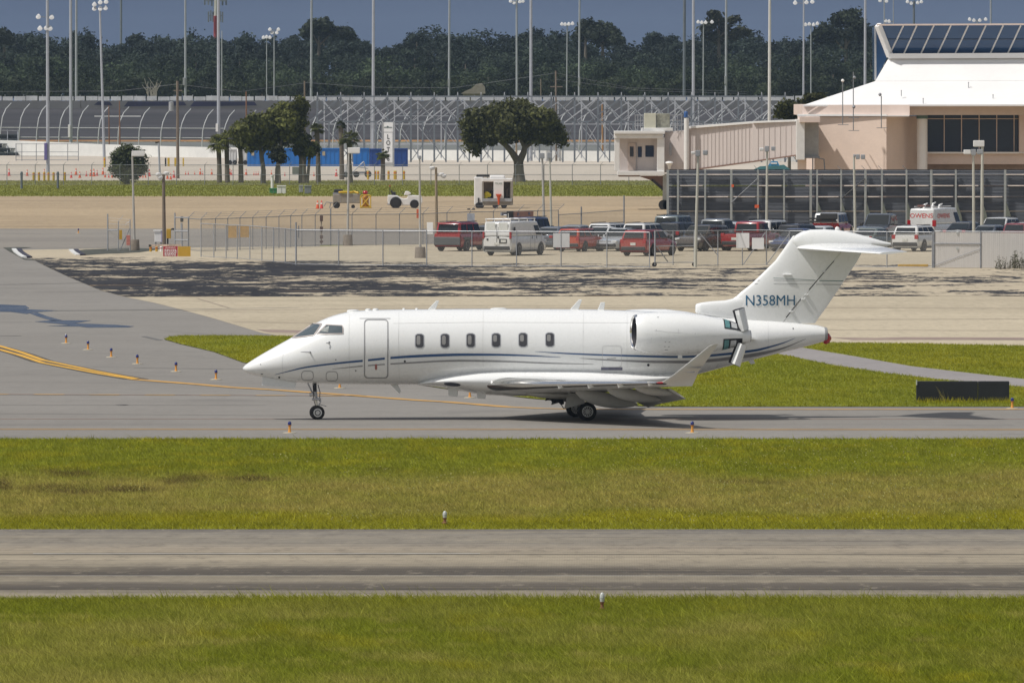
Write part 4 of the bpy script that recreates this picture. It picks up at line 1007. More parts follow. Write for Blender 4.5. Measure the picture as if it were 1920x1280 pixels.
for px_, py_, lb in ((1298, 812, 'blue-topped orange taxiway light on the near taxiway edge below the engine reverser'),
                     (1898, 766, 'blue-topped orange taxiway light beside the black sign back'),
                     (124, 644, 'leftmost and farthest of the row of blue taxiway lights left of the nose'),
                     (165, 656, 'second blue taxiway light from the left in the row left of the nose'),
                     (208.5, 670, 'third blue taxiway light from the left in the row left of the nose'),
                     (257.5, 682.5, 'fourth blue taxiway light from the left in the row left of the nose'),
                     (330, 697, 'fifth blue taxiway light from the left in the row left of the nose'),
                     (405, 712, 'nearest of the row of blue taxiway lights, just left of the nose'),
                     (637, 728, 'orange taxiway light seen under the fuselage behind the nose gear'),
                     (881, 746, 'orange taxiway light seen below the belly fairing'),
                     (1134, 761, 'orange taxiway light seen just behind the main wheels'),
                     (147, 438, 'small dark light on a pale pad on the ramp road far left')):
    copy_tree(tl, G(px_, py_), 0, lb)
re_ = thing('runway_edge_light', 'white runway edge light standing in the grass on the far runway edge', 'airfield light', G(834, 983), 0, 'runway edge lights')
O = re_.location
ring_stack(O, [(0, .07), (.05, .07), (.06, .04), (.10, .035)]).build('stem', M_rusty, re_, smooth=40)
ring_stack(O, [(.10, .03), (.13, .045), (.15, .055)]).build('lamp_base', M_rusty, re_, smooth=40)
ln = ring_stack(O, [(.15, .045), (.20, .056), (.26, .052), (.29, .03), (.30, .01)]).build('lens', M_clear, re_, smooth=50)
ring_stack(O, [(.205, .059), (.212, .059)]).build('lens_band', M_galv, ln, smooth=40)
re2 = copy_tree(re_, G(1129, 1145), 0, 'white runway edge light poking out of the foreground grass'); re_.scale = (.92, .92, 1.1); re2.scale = (.9, .9, 1.25)
# back of a guidance sign
M_black = pm('black_sign_back', (0.010, 0.012, 0.018), .55, var=.35, scale=1.2)
sg = thing('guidance_sign', 'black back of a low guidance sign in the grass right of the tail', 'sign', G(1805, 756))
d0 = sg.location.y
for a, b_ in ((1718, 1833), (1834, 1892)):
    p0, p1 = P(a, 756, d0), P(b_, 756, d0); z1 = P(a, 714.3, d0).z; z0 = .09
    MB().box(((p0.x + p1.x) / 2, d0, (z0 + z1) / 2), (p1.x - p0.x, .28, z1 - z0)).build('sign_panel', M_black, sg, bevel=.015)
for a in (1735, 1800, 1860):
    p = P(a, 756, d0); MB().box((p.x, d0, .05), (.08, .2, .12)).build('leg', M_galvd, sg)
p = P(1718.5, 714, d0); MB().box((p.x, d0 - .02, p.z - .05), (.03, .30, .16)).build('reflector', M_clear, sg)
# tall stems in front of it
x_ = nrg.uniform(P(1718, 756, d0).x, P(1895, 756, d0).x, 420); y_ = d0 - nrg.uniform(.2, .7, 420)
blades('grass_by_sign', x_, y_, nrg.uniform(.10, .24, 420), nrg.uniform(.012, .03, 420), (YEL * 1.2) * nrg.uniform(.6, 1.3, (420, 1)), (0, 0), .35, z0=.03)
x_ = P(1772, 756, d0).x + nrg.normal(0, .09, 8); blades('grass_by_sign', x_, np.full(8, d0 - .5), nrg.uniform(.35, .62, 8), np.full(8, .02), TANG * np.ones((8, 1)), (-.35, 0), .2, z0=.03)

# ================================================================== FENCES, POLES, SIGNS ROUND THE CAR LOT
m, nt, b, out = nmat('chain_link_mesh')
b.inputs['Base Color'].default_value = (.30, .29, .27, 1); b.inputs['Roughness'].default_value = .55
tp = nd(nt, 'ShaderNodeBsdfTransparent'); nz_ = noise(nt, coords(nt), .8, 3.0)
fac = mth(nt, 'ADD', .13, mth(nt, 'MULTIPLY', nz_, .12))
mx = nd(nt, 'ShaderNodeMixShader', {0: fac}); nt.links.new(tp.outputs[0], mx.inputs[1]); nt.links.new(b.outputs[0], mx.inputs[2]); nt.links.new(mx.outputs[0], out.inputs['Surface'])
M_link = m
def fence(name, label, pts, hgt, pr=.036, rail=True, arms=0.0, mid=False, mesh=True, tall=None, mat=None, wires=True):
    """pts: photo pixels of the post feet"""
    mat = mat or M_galv
    F = [G(x, y) for x, y in pts]; root = thing(name, label, 'fence', F[0])
    for i, p in enumerate(F):
        h = hgt + (tall or {}).get(i, 0)
        r_ = pr * (1.5 if (tall or {}).get(i) else 1)
        po = MB().tube([p, p + Z_ * h], r_, 6).build('post', mat, root, smooth=50)
        if arms: MB().tube([p + Z_ * h, p + Vector((abs(arms) * .8 * (1 if arms > 0 else -1), -.12, h + abs(arms) * .8))], .02, 5).build('barbed_wire_arm', mat, po)
    for p, q in zip(F[:-1], F[1:]):
        if rail: MB().tube([p + Z_ * (hgt - .03), q + Z_ * (hgt - .03)], .027, 5, False).build('top_rail', mat, root, smooth=50)
        if mid: MB().tube([p + Z_ * hgt * .5, q + Z_ * hgt * .5], .025, 5, False).build('mid_rail', mat, root, smooth=50)
        MB().tube([p + Z_ * .06, q + Z_ * .06], .014, 4, False).build('bottom_wire', mat, root)
        if mesh:
            d_ = (q - p).normalized(); n_ = Vector((-d_.y, d_.x, 0)) * .03
            MB().sheet([p + n_ + Z_ * .05, q + n_ + Z_ * .05, q + n_ + Z_ * (hgt - .02), p + n_ + Z_ * (hgt - .02)]).build('chain_link_panel', M_link, root, fix=False)
        if arms and wires:
            for k in (.35, .65, .95):
                off = Vector((abs(arms) * .8 * k * (1 if arms > 0 else -1), -.12 * k, hgt + abs(arms) * .8 * k)); MB().tube([p + off, q + off], .008, 4, False).build('barbed_wire', mat, root)
    return root
fence('chain_link_fence', 'galvanised chain-link fence in front of the parked cars', [(377, 482), (401, 483.5), (424, 485), (445, 486), (468.5, 487.5), (491, 489.5), (513, 492), (535, 494), (555, 497), (635, 498), (718, 499), (800, 499.5), (885, 500), (968.5, 500.5), (1052, 501), (1138, 502), (1218, 502.5)], 2.08, tall={8: .42}, wires=False)
fence('chain_link_fence', 'barbed-wire fence along the ramp road behind the car lot', [(353, 470), (377, 472), (404, 471), (427, 470), (450, 469), (474, 468), (499, 467), (523, 465.5), (545, 464), (566, 463), (591, 462), (620, 461), (660, 461), (705, 460.5), (749, 460), (793, 459), (838, 457), (881, 455), (925, 454), (972, 453), (1008, 452), (1047, 451)], 2.08, pr=.03, arms=.5, tall={11: .35}, mat=M_galvd)
fence('chain_link_fence', 'sagging low fence run between the far lot lamps and the jet bridge', [(1047.5, 450.5), (1090, 447), (1170, 440)], 1.75, pr=.04, tall={1: .42, 2: 1.0}, mat=M_galvd)
fence('chain_link_fence', 'braced fence bay in front of the dark cars left of the tail fin', [(1306, 500), (1346, 499), (1392, 498), (1437, 498), (1480, 500), (1560, 501), (1663, 502), (1748, 503)], 2.1, wires=False)
# rolling gate with wheels
gt = thing('rolling_gate', 'rolling chain-link gate with caster wheels beside the red crossover', 'gate', G(1228, 501))
def gate_bar(nm, a, b_, r_=.03, mat=M_galv): return MB().tube([a, b_], r_, 6).build(nm, mat, gt, smooth=50)
ga, gb = G(1228, 500.5), G(1303, 500); up = Z_
for p, r_ in ((ga, .055), (G(1262, 500.3), .03), (gb, .085)): gate_bar('gate_post', p + up * .1, p + up * 2.12, r_)
gate_bar('gate_rail', ga + up * 2.08, gb + up * 2.08); gate_bar('gate_rail', ga + up * 1.2, gb + up * 1.2); gate_bar('gate_rail', ga + up * .25, gb + up * .25)
gate_bar('gate_brace', ga + up * 1.2 + X_ * .1, G(1252, 500.3) + up * .3)
MB().sheet([ga + up * .25, gb + up * .25, gb + up * 2.08, ga + up * 2.08]).build('chain_link_panel', M_link, gt, fix=False)
for p in (ga, gb):
    c_ = p + up * .14 + X_ * -.03; MB().loft(lathe_rings([(c_ + Y_ * -.04, .14, X_, Z_), (c_ + Y_ * .04, .14, X_, Z_)], 16)).build('caster_wheel', M_tyre, gt, smooth=40)
for a, b_ in (((1437, 436), (1396, 496)), ((1480, 440), (1440, 497))):
    pass
gw = thing('guy_brace', 'slanting steel braces against the fence left of the tail fin', 'brace', G(1394, 497))
for (a, b_), (c_, e_) in (((1435, 436), (1393, 497)), ((1482, 436), (1437, 496)), ((1312, 437), (1347, 480))):
    dd = G(1394, 497).y - .2; MB().tube([P(a, b_, dd), P(c_, e_, dd)], .03, 5).build('brace_bar', M_galv, gw)
# white slatted privacy fence on the right
M_priv = pm('white_privacy_slats', (0.60, 0.58, 0.56), .7, var=.07, scale=3, stretch=(6, 1, .15))
pf = thing('privacy_fence', 'white privacy fence with grey posts at the right edge', 'fence', G(1751, 503))
feet = [(1751, 503), (1839, 503.5), (1925, 504), (2012, 504.5), (2098, 505)]
F = [G(x, y) for x, y in feet]
for i, p in enumerate(F): MB().tube([p, p + Z_ * 2.14], .07 if i == 0 else .05, 8).build('post', M_galvd, pf, smooth=50)
for i, (p, q) in enumerate(zip(F[:-1], F[1:])):
    MB().tube([p + Z_ * 2.12, q + Z_ * 2.12], .03, 6).build('top_rail', M_galv, pf)
    n_ = 22
    for k in range(n_):
        a = p.lerp(q, (k + .5) / n_); w_ = (q - p).length / n_ * .94
        MB().box(a + Z_ * 1.06 + Y_ * (.01 * rng.random()), (w_, .02, 2.02)).build('slat', M_priv, pf)
    if i == 0:
        MB().tube([p + Z_ * 1.42 + Y_ * -.05, q + Z_ * 1.42 + Y_ * -.05], .03, 6).build('mid_rail', M_galvd, pf); MB().tube([p + Z_ * .15 + Y_ * -.05, q + Z_ * 1.15 + Y_ * -.05], .014, 5).build('truss_rod', M_galvd, pf)
        for z_ in (2.05, 1.12): MB().box(p.lerp(q, .5) + Vector((0, -.06, z_)), (.12, .02, .14)).build('reflector', M_clear, pf)
MB().box((P(1712, 501, D(501)).x, D(501), .09), (1.75, .2, .16)).build('wheel_stop', pm('yellow_wheel_stop', (.50, .30, .03), .7, var=.2), None, bevel=.03)
tag(bpy.data.objects['wheel_stop'], 'yellow concrete wheel stop at the foot of the privacy fence', 'wheel stop')
# weeds at its foot
def weed(px_, py_, h, n, label, spread=.25, col=(.06, .07, .025)):
    root = thing('weed', label, 'plant', G(px_, py_)); mb = MB(); o_ = root.location
    lf = MB()
    for k in range(n):
        b0 = o_ + Vector((rng.gauss(0, spread), rng.gauss(0, .12), 0)); hh_ = h * rng.uniform(.4, 1); t_ = b0 + Vector((rng.gauss(0, .08), rng.gauss(0, .05), hh_))
        mb.tube([b0, t_], [.012, .006], 4)
        for j in range(10):
            c_ = b0.lerp(t_, rng.random()); s_ = .07 * rng.uniform(.6, 1.5); d1 = Vector((rng.gauss(0, 1), rng.gauss(0, .6), rng.gauss(0, .8))).normalized() * s_; d2 = Vector((rng.gauss(0, 1), rng.gauss(0, .6), rng.gauss(0, .8))).normalized() * s_ * .6
            lf.add([c_, c_ + d1 + d2, c_ + d1 * 1.8], [(0, 1, 2)])
    mb.build('stem', pm('weed_stem', (.10, .08, .05), .8), root); lf.build('leaves', pm('weed_leaf', col, .7, var=.4, scale=4), root, fix=False)
for px_, h, n, lb in ((1869, .55, 5, 'leftmost small weed at the foot of the white privacy fence'), (1878, .75, 6, 'second weed from the left at the foot of the privacy fence'), (1889, .6, 6, 'third weed from the left at the foot of the privacy fence'), (1905, 1.15, 16, 'tall dark weed at the foot of the privacy fence near the right edge'), (1917, .8, 18, 'broad weed clump at the foot of the privacy fence, rightmost')):
    weed(px_, 504.5, h, n, lb)

# lot lamps
M_pole = pm('grey_pole_paint', (0.40, 0.385, 0.36), .55, var=.1, scale=2, stretch=(1, 1, .3))
M_polew = pm('pale_pole_paint', (0.47, 0.46, 0.40), .6, var=.12, scale=2, stretch=(1, 1, .3))
M_lampw = pm('white_lamp_housing', (0.72, 0.71, 0.70), .5, var=.06)
M_lampg = pm('grey_lamp_housing', (0.30, 0.31, 0.33), .5, var=.1)
M_block = pm('concrete_pole_base', (0.22, 0.185, 0.15), .9, var=.2, scale=2)
def lot_lamp(label, px_, foot, top, heads, r_=.09, block=None, mat=None):
    b0 = G(px_[0], foot); d_ = b0.y; root = thing('lot_lamp', label, 'lamp post', b0, 0, 'lamp posts of the car lot')
    t_ = P(px_[1], top, d_); z0 = 0
    if block:
        w_ = block / S(d_); hb = 21 / S(d_); ring_stack(b0, [(0, w_ * .56), (hb * .97, w_ * .5), (hb, w_ * .47)], 12).build('concrete_base', M_block, root, smooth=40); z0 = hb
    MB().tube([b0 + Z_ * z0, t_], [r_, r_ * .7], 10).build('pole', mat or M_pole, root, smooth=50)
    for x0, y0, x1, y1, m_ in heads:
        a, c_ = P(x0, y1, d_), P(x1, y0, d_)
        hd = MB().box((a + c_) / 2, (c_.x - a.x, .42, c_.z - a.z)).build('lamp_head', m_, root, bevel=.03)
        MB().box(((a + c_) / 2).xy.to_3d() + Vector((0, 0, a.z - .015)), ((c_.x - a.x) * .8, .34, .03)).build('lamp_lens', M_clear, hd, local=False)
lot_lamp('box-headed lamp post on a concrete block beside the open gate, far left', (252, 248), 470, 288, [(247, 283, 271, 293, M_lampw)], .085, 18)
lot_lamp('box-headed lamp post on a concrete block left of the red and black off-roader', (652, 654), 461, 283, [(652, 277, 675, 287.5, M_lampw)], .085, 17)
lot_lamp('bare grey pole on a concrete block just left of the red and black off-roader', (788, 786.5), 484, 292, [(784, 292, 790, 298, M_lampg)], .08, 19)
lot_lamp('tall grey lamp pole rising behind the white work van cab', (1021, 1016.5), 446, 290, [(1011, 287, 1021, 297, M_lampg)], .10)
lot_lamp('second grey lamp pole right of the work van, a little farther away', (1034, 1030.5), 436, 288, [(1026, 286, 1035, 297, M_lampg)], .09, None, M_polew)
lot_lamp('lamp pole with paired square heads standing at the rolling gate', (1303.5, 1309), 502, 292, [(1304, 282, 1313, 293, M_lampg), (1318, 282, 1327, 290, M_lampg), (1296, 284, 1303, 289, M_lampw)], .10, None, M_polew)
lot_lamp('lamp pole with paired square heads in front of the jet bridge tunnel', (1437, 1438.5), 462, 282, [(1434, 274, 1442, 284, M_lampg), (1446, 275, 1454, 282, M_lampg), (1424, 277, 1432, 282, M_lampw)], .10, None, M_polew)
lot_lamp('lamp pole with flat paired heads in front of the pink terminal wall', (1604, 1601), 464, 293, [(1600, 289.5, 1604, 294, M_lampg), (1604.5, 289.5, 1612, 298, M_lampg), (1614, 290, 1622, 298, M_lampg)], .10, None, M_polew)
lot_lamp('lamp pole in front of the dark terminal windows, left of a pair', (1826, 1825), 464, 285, [(1807, 281, 1820, 289, M_lampw), (1821, 280, 1830, 291, M_lampg), (1832, 280, 1843, 289, M_lampg)], .11, None, M_polew)
lot_lamp('taller lamp pole in front of the dark terminal windows, right of a pair', (1841, 1842), 460, 270, [(1825, 263.5, 1845.5, 275, M_lampw)], .12, None, M_polew)
# camera poles
M_wood = pm('weathered_timber', (0.17, 0.135, 0.105), .85, var=.25, scale=3, stretch=(4, 4, .3), bump=.3)
def cam_pole(label, px_, foot, top, cams, mat, r_=.13):
    b0 = G(px_, foot); d_ = b0.y; root = thing('camera_pole', label, 'pole', b0)
    MB().tube([b0, P(px_ - 1.5, top, d_)], [r_, r_ * .75], 10).build('pole', mat, root, smooth=50)
    for a, b_, k in cams:
        c_ = P(a, b_, d_); pc = P(px_ - 1, b_, d_)
        cm = ring_stack(c_, [(-.16, .05), (-.10, .15), (0, .18), (.06, .18), (.10, .08)], 14).build('camera_dome', M_lampw, root, smooth=50)
        MB().tube([pc, c_ + Z_ * .05], .03, 6).build('camera_bracket', M_galv, cm)
cam_pole('timber pole with a cluster of white cameras behind the red warning sign', 308, 462, 327, [(297, 327, 1), (312, 325, 1), (301, 333, 1)], M_wood)
cam_pole('timber pole with two white cameras behind the red and black off-roader', 819, 455, 314, [(810, 315, 1), (828, 327, 1), (832, 330, 1)], pm('tan_timber', (.27, .21, .14), .85, var=.25, scale=3, stretch=(4, 4, .3)), .11)
# gate area on the left
gl = thing('gate_leaf', 'open chain-link gate leaf with barbed wire left of the lamp post', 'gate', G(202, 470.5))
def glb(nm, a, b_, r_=.03, m_=M_galv): return MB().tube([a, b_], r_, 6).build(nm, m_, gl, smooth=50)
A_, B_, C_ = G(202, 470.5), G(222, 471), G(244, 471)
glb('post', A_, A_ + Z_ * 2.35, .05); glb('post', B_, B_ + Z_ * 1.9, .035); glb('post', C_, C_ + Z_ * 2.0, .035)
glb('rail', A_ + Z_ * 1.32, B_ + Z_ * 1.32); glb('brace', C_ + Z_ * 1.5, B_ + Z_ * .05 + X_ * .1, .028, M_galvd)
for p, q in ((B_, Vector((.3, 0, .35))), (C_, Vector((-.3, 0, -.2)))): glb('barbed_wire_arm', p + Z_ * 1.9, p + Z_ * 1.9 + q, .015)
for z_ in (1.75, 1.95, 2.1): glb('barbed_wire', A_ + Z_ * z_, C_ + Z_ * (z_ - .1), .008)
MB().sheet([A_ + Z_ * .05, C_ + Z_ * .05, C_ + Z_ * 1.8, A_ + Z_ * 1.8]).build('chain_link_panel', M_link, gl, fix=False)
def panel(name, label, x0, y0, x1, y1, d_, mat, cat='sign', th=.03, group=None):
    a, c_ = P(x0, y1, d_), P(x1, y0, d_)
    o_ = MB().box((a + c_) / 2, (c_.x - a.x, th, c_.z - a.z)).build(name, mat, None, bevel=.005); return tag(o_, label, cat, group)
M_ysign = pm('yellow_sign_face', (0.50, 0.30, 0.03), .6, var=.08, scale=2); M_osign = pm('faded_orange_sign', (0.42, 0.26, 0.09), .7, var=.2, scale=2); M_rsign = pm('red_sign_face', (0.40, 0.025, 0.04), .5, var=.08); M_wsign = pm('white_sign_face', (.80, .80, .80), .5, var=.04)
panel('warning_sign', 'narrow yellow sign on the open gate leaf, far left', 223.5, 431, 229, 449, D(471) - .1, M_ysign)
panel('warning_sign', 'small red and white striped sign on the gate post left of the lamp block', 237, 441, 244, 460, D(471) - .15, pm('pale_red_sign', (.55, .20, .16), .6, var=.25, scale=6, stretch=(.2, 1, 3)))
# red warning sign and yellow board on the low barrier
dS = D(481)
rs = thing('warning_sign', 'red warning sign with white lettering beside the yellow board', 'sign', P(319.5, 481, dS))
MB().box((P(306, 480.5, dS) + P(333, 461.8, dS)) / 2, ((333 - 306) / S(dS), .04, (480.5 - 461.8) / S(dS))).build('sign_board', M_rsign, rs)
vs_, fs_ = textmesh('WARNING', .13); c_ = P(319.5, 464.5, dS - .03); MB().add([(c_.x + v.x, dS - .03, c_.z + v.y) for v in vs_], fs_).build('lettering', M_wsign, rs, fix=False)
for r_, y_ in enumerate((468, 470.7, 473.4, 476.1, 478.6)):
    x_ = 308.5
    while x_ < 330:
        w_ = rng.uniform(1.5, 4.5); e_ = min(x_ + w_, 331); a, b_ = P(x_, y_ + .75, dS - .026), P(e_, y_ - .75, dS - .026)
        MB().box((a + b_) / 2, (b_.x - a.x, .006, b_.z - a.z)).build('lettering', M_wsign, rs); x_ = e_ + 1.1
for a in (309, 331): MB().box((P(a, 481, dS).x, dS + .05, .1), (.06, .06, .25)).build('sign_leg', M_galvd, rs)
ys_ = thing('notice_board', 'plain yellow notice board right of the red warning sign', 'sign', P(345, 481.5, dS))
MB().box((P(333.5, 481, dS) + P(357.5, 462, dS)) / 2, (23.6 / S(dS), .05, 19 / S(dS))).build('sign_board', M_ysign, ys_)
for a in (337, 354): MB().box((P(a, 481, dS).x, dS + .06, .1), (.06, .06, .25)).build('sign_leg', M_galvd, ys_)
br = thing('barrier_arm', 'low red and white barrier arm ending behind the warning sign', 'barrier', P(282, 472, D(474)))
dB = D(474); MB().bar(P(280, 460.5, dB), P(340, 459.5, dB), .08, .11).build('arm', pm('barrier_stripe', (.52, .40, .32), .6, var=.5, scale=1.5, stretch=(1.2, .1, .1)), br); MB().box(P(281, 460.8, dB), (.14, .16, .14)).build('arm_end', M_tyre, br)
for a, m_, lb in ((282.5, M_ysign, 'leftmost of three short bollards under the barrier arm'), (293.5, M_ysign, 'middle one of three short bollards under the barrier arm'), (302, M_wsign, 'pale third bollard under the barrier arm beside the red sign')):
    c_ = G(a, 472); t_ = thing('bollard', lb, 'bollard', c_); ring_stack(c_, [(0, .08), (.30, .08), (.33, .04)], 12).build('post', m_, t_, smooth=40); ring_stack(c_, [(.2, .083), (.26, .083)], 12).build('reflective_band', M_rsign, t_, smooth=40)
cb = thing('control_cabinet', 'white gate control cabinet beside the timber camera pole', 'cabinet', G(296, 458)); dC = cb.location.y
MB().box((P(290, 454, dC) + P(304, 432, dC)) / 2, (14 / S(dC), .5, 22 / S(dC))).build('housing', M_lampw, cb, bevel=.03); MB().box((P(288, 434, dC) + P(304.5, 431, dC)) / 2, (17 / S(dC), .6, 3 / S(dC))).build('lid', M_lampw, cb); MB().box((P(302.8, 453, dC) + P(304, 433, dC)) / 2 + Y_ * -.05, (2.0 / S(dC), .5, 21 / S(dC))).build('side_panel', pm('lilac_shade_panel', (.36, .33, .45), .6), cb)
MB().box((P(292, 458, dC).x, dC, .08), (.08, .3, .2)).build('leg', M_galvd, cb); MB().box((P(302, 458, dC).x, dC, .08), (.08, .3, .2)).build('leg', M_galvd, cb)
op = thing('gate_operator', 'orange and black gate operator box right of the timber pole', 'gate motor', G(316, 458)); dC = op.location.y
MB().box((P(312, 447, dC) + P(320.5, 429, dC)) / 2, (8.5 / S(dC), .4, 18 / S(dC))).build('housing', M_ysign, op, bevel=.02); MB().tube([G(314.5, 458), P(314.5, 432, dC), P(325, 429, dC - .1)], .05, 8).build('arm', M_tyre, op); MB().box(P(325, 429.5, dC - .1), (.16, .16, .12)).build('arm_tip', M_tyre, op)
cp = thing('gate_camera', 'dark camera on a steel post right of the gate operator', 'camera', G(341, 462)); dC = cp.location.y
MB().tube([G(341, 462), P(340.5, 418, dC)], .07, 8).build('post', M_galv, cp, smooth=50); MB().box(P(341, 411, dC), (.2, .3, .36)).build('camera', M_tyre, cp, bevel=.04)
for a, z_ in ((327.8, 404), (353.5, 412)):
    pass
gpo = thing('slide_gate', 'steel slide-gate frame with cross rails right of the gate operator', 'gate', G(328, 468))
A_, B_ = G(328, 468), G(353.5, 468.5); h1 = 2.12
for p, h_ in ((A_, 2.35), (B_, 2.12)): MB().tube([p, p + Z_ * h_], .05, 8).build('post', M_galv, gpo, smooth=50)
for z_ in (2.05, 1.18, .62): MB().tube([A_ + Z_ * z_, B_ + Z_ * z_], .04, 8).build('rail', M_galv, gpo, smooth=50)
MB().sheet([A_ + Z_ * .1, B_ + Z_ * .1, B_ + Z_ * 2.05, A_ + Z_ * 2.05]).build('chain_link_panel', M_link, gpo, fix=False)
dF = D(474)
panel('fence_sign', 'left one of two faded orange boards on the left fence', 428, 424, 447, 446, dF, M_osign); panel('fence_sign', 'right one of two faded orange boards on the left fence', 450.5, 424, 467, 445, dF, M_osign)
dF = D(500.5) - .15
panel('fence_sign', 'blank white board on the fence right of the white work van', 1037.2, 437.2, 1068, 464, dF, M_wsign)
panel('fence_sign', 'taller white board on the fence before the red tailgate', 1380.5, 437, 1405, 465, D(498) - .2, M_wsign); panel('fence_sign', 'shorter white board on the fence right of the red tailgate', 1410, 446, 1432.5, 467, D(498) - .2, M_wsign)
panel('fence_sign', 'pale bluish notice on the rear fence between off-roader and van', 876, 400, 890, 422, D(455) - .15, pm('pale_blue_notice', (.40, .42, .47), .6, var=.1, scale=6))
panel('fence_sign', 'white cabinet-like board left of the red and black off-roader', 800.5, 417, 812, 439, D(480), M_wsign, 'board', .25)
st = thing('marker_post', 'dark striped marker post behind the lamp on its block', 'post', G(602.5, 458)); dC = st.location.y
MB().box((P(601.5, 458, dC) + P(603.5, 404, dC)) / 2, (2.6 / S(dC), .08, 54 / S(dC))).build('post', pm('tan_marker', (.35, .29, .22), .7), st)
for a, b_ in ((404, 415), (425, 434), (441, 447), (451, 455)): MB().box((P(599.5, b_, dC) + P(606, a, dC)) / 2 + Y_ * -.06, (6 / S(dC), .05, (b_ - a) / S(dC))).build('dark_band', pm('brown_band', (.10, .055, .045), .7), st)
fs2 = MB().box((P(559, 446, D(494)) + P(561, 423, D(494))) / 2, (.06, .06, 23 / S(D(494)))).build('sign_stub', M_galvd, None); tag(fs2, 'dark narrow stub beside the tall corner post of the near fence', 'post')
# ================================================================== PARKED VEHICLES
M_cglass = glassmat('car_glass', (0.014, 0.018, 0.020), .05)
M_trim = pm('black_car_trim', (0.022, 0.022, 0.024), .55, var=.2, scale=5)
M_tail = pm('red_tail_lamp', (0.33, 0.010, 0.014), .2, var=.15, scale=9, coat=.6)
M_headl = pm('clear_head_lamp', (0.60, 0.61, 0.60), .12, var=.1, scale=9, coat=.6)
M_plate = pm('number_plate', (0.58, 0.58, 0.54), .5, var=.25, scale=14)
M_crim = pm('car_rim', (0.20, 0.20, 0.205), .4, metal=.5, var=.2, scale=8)
def paint(name, col, rough=.28): return pm('car_paint_' + name, col, rough, var=.05, scale=1.5, coat=.8)
def base_paint(): return paint('primer', (.3, .3, .3))
KIND = {  # L, W/2, clearance, hood, belt, roof, greenhouse base front/rear, roof front/rear, roof half-width factor, wheel r
 'sedan': (4.75, .91, .19, .78, .93, 1.45, .95, -1.95, .10, -1.10, .72, .33),
 'crossover': (4.55, .93, .22, .95, 1.04, 1.61, 1.15, -2.24, .45, -2.00, .76, .355),
 'offroader': (4.50, .97, .27, 1.05, 1.14, 1.86, .95, -2.18, .60, -2.02, .82, .40),
 'van': (5.70, 1.00, .24, 1.08, 1.22, 2.14, 2.25, -2.82, 1.40, -2.74, .88, .38),
 'tallvan': (5.75, 1.00, .25, 1.08, 1.22, 2.30, 2.25, -2.83, 1.35, -2.77, .86, .37),
 'pickup': (5.75, .99, .28, 1.08, 1.16, 1.88, 1.05, -.95, .45, -.78, .80, .40),
}
SIDEW = {'sedan': ((.07, .47), (.51, .90)), 'crossover': ((.06, .36), (.40, .66), (.70, .94)), 'offroader': ((.05, .32), (.36, .64), (.68, .95)),
         'van': ((.04, .20),), 'tallvan': ((.04, .20),), 'pickup': ((.08, .50), (.54, .92))}
PROTO = {}
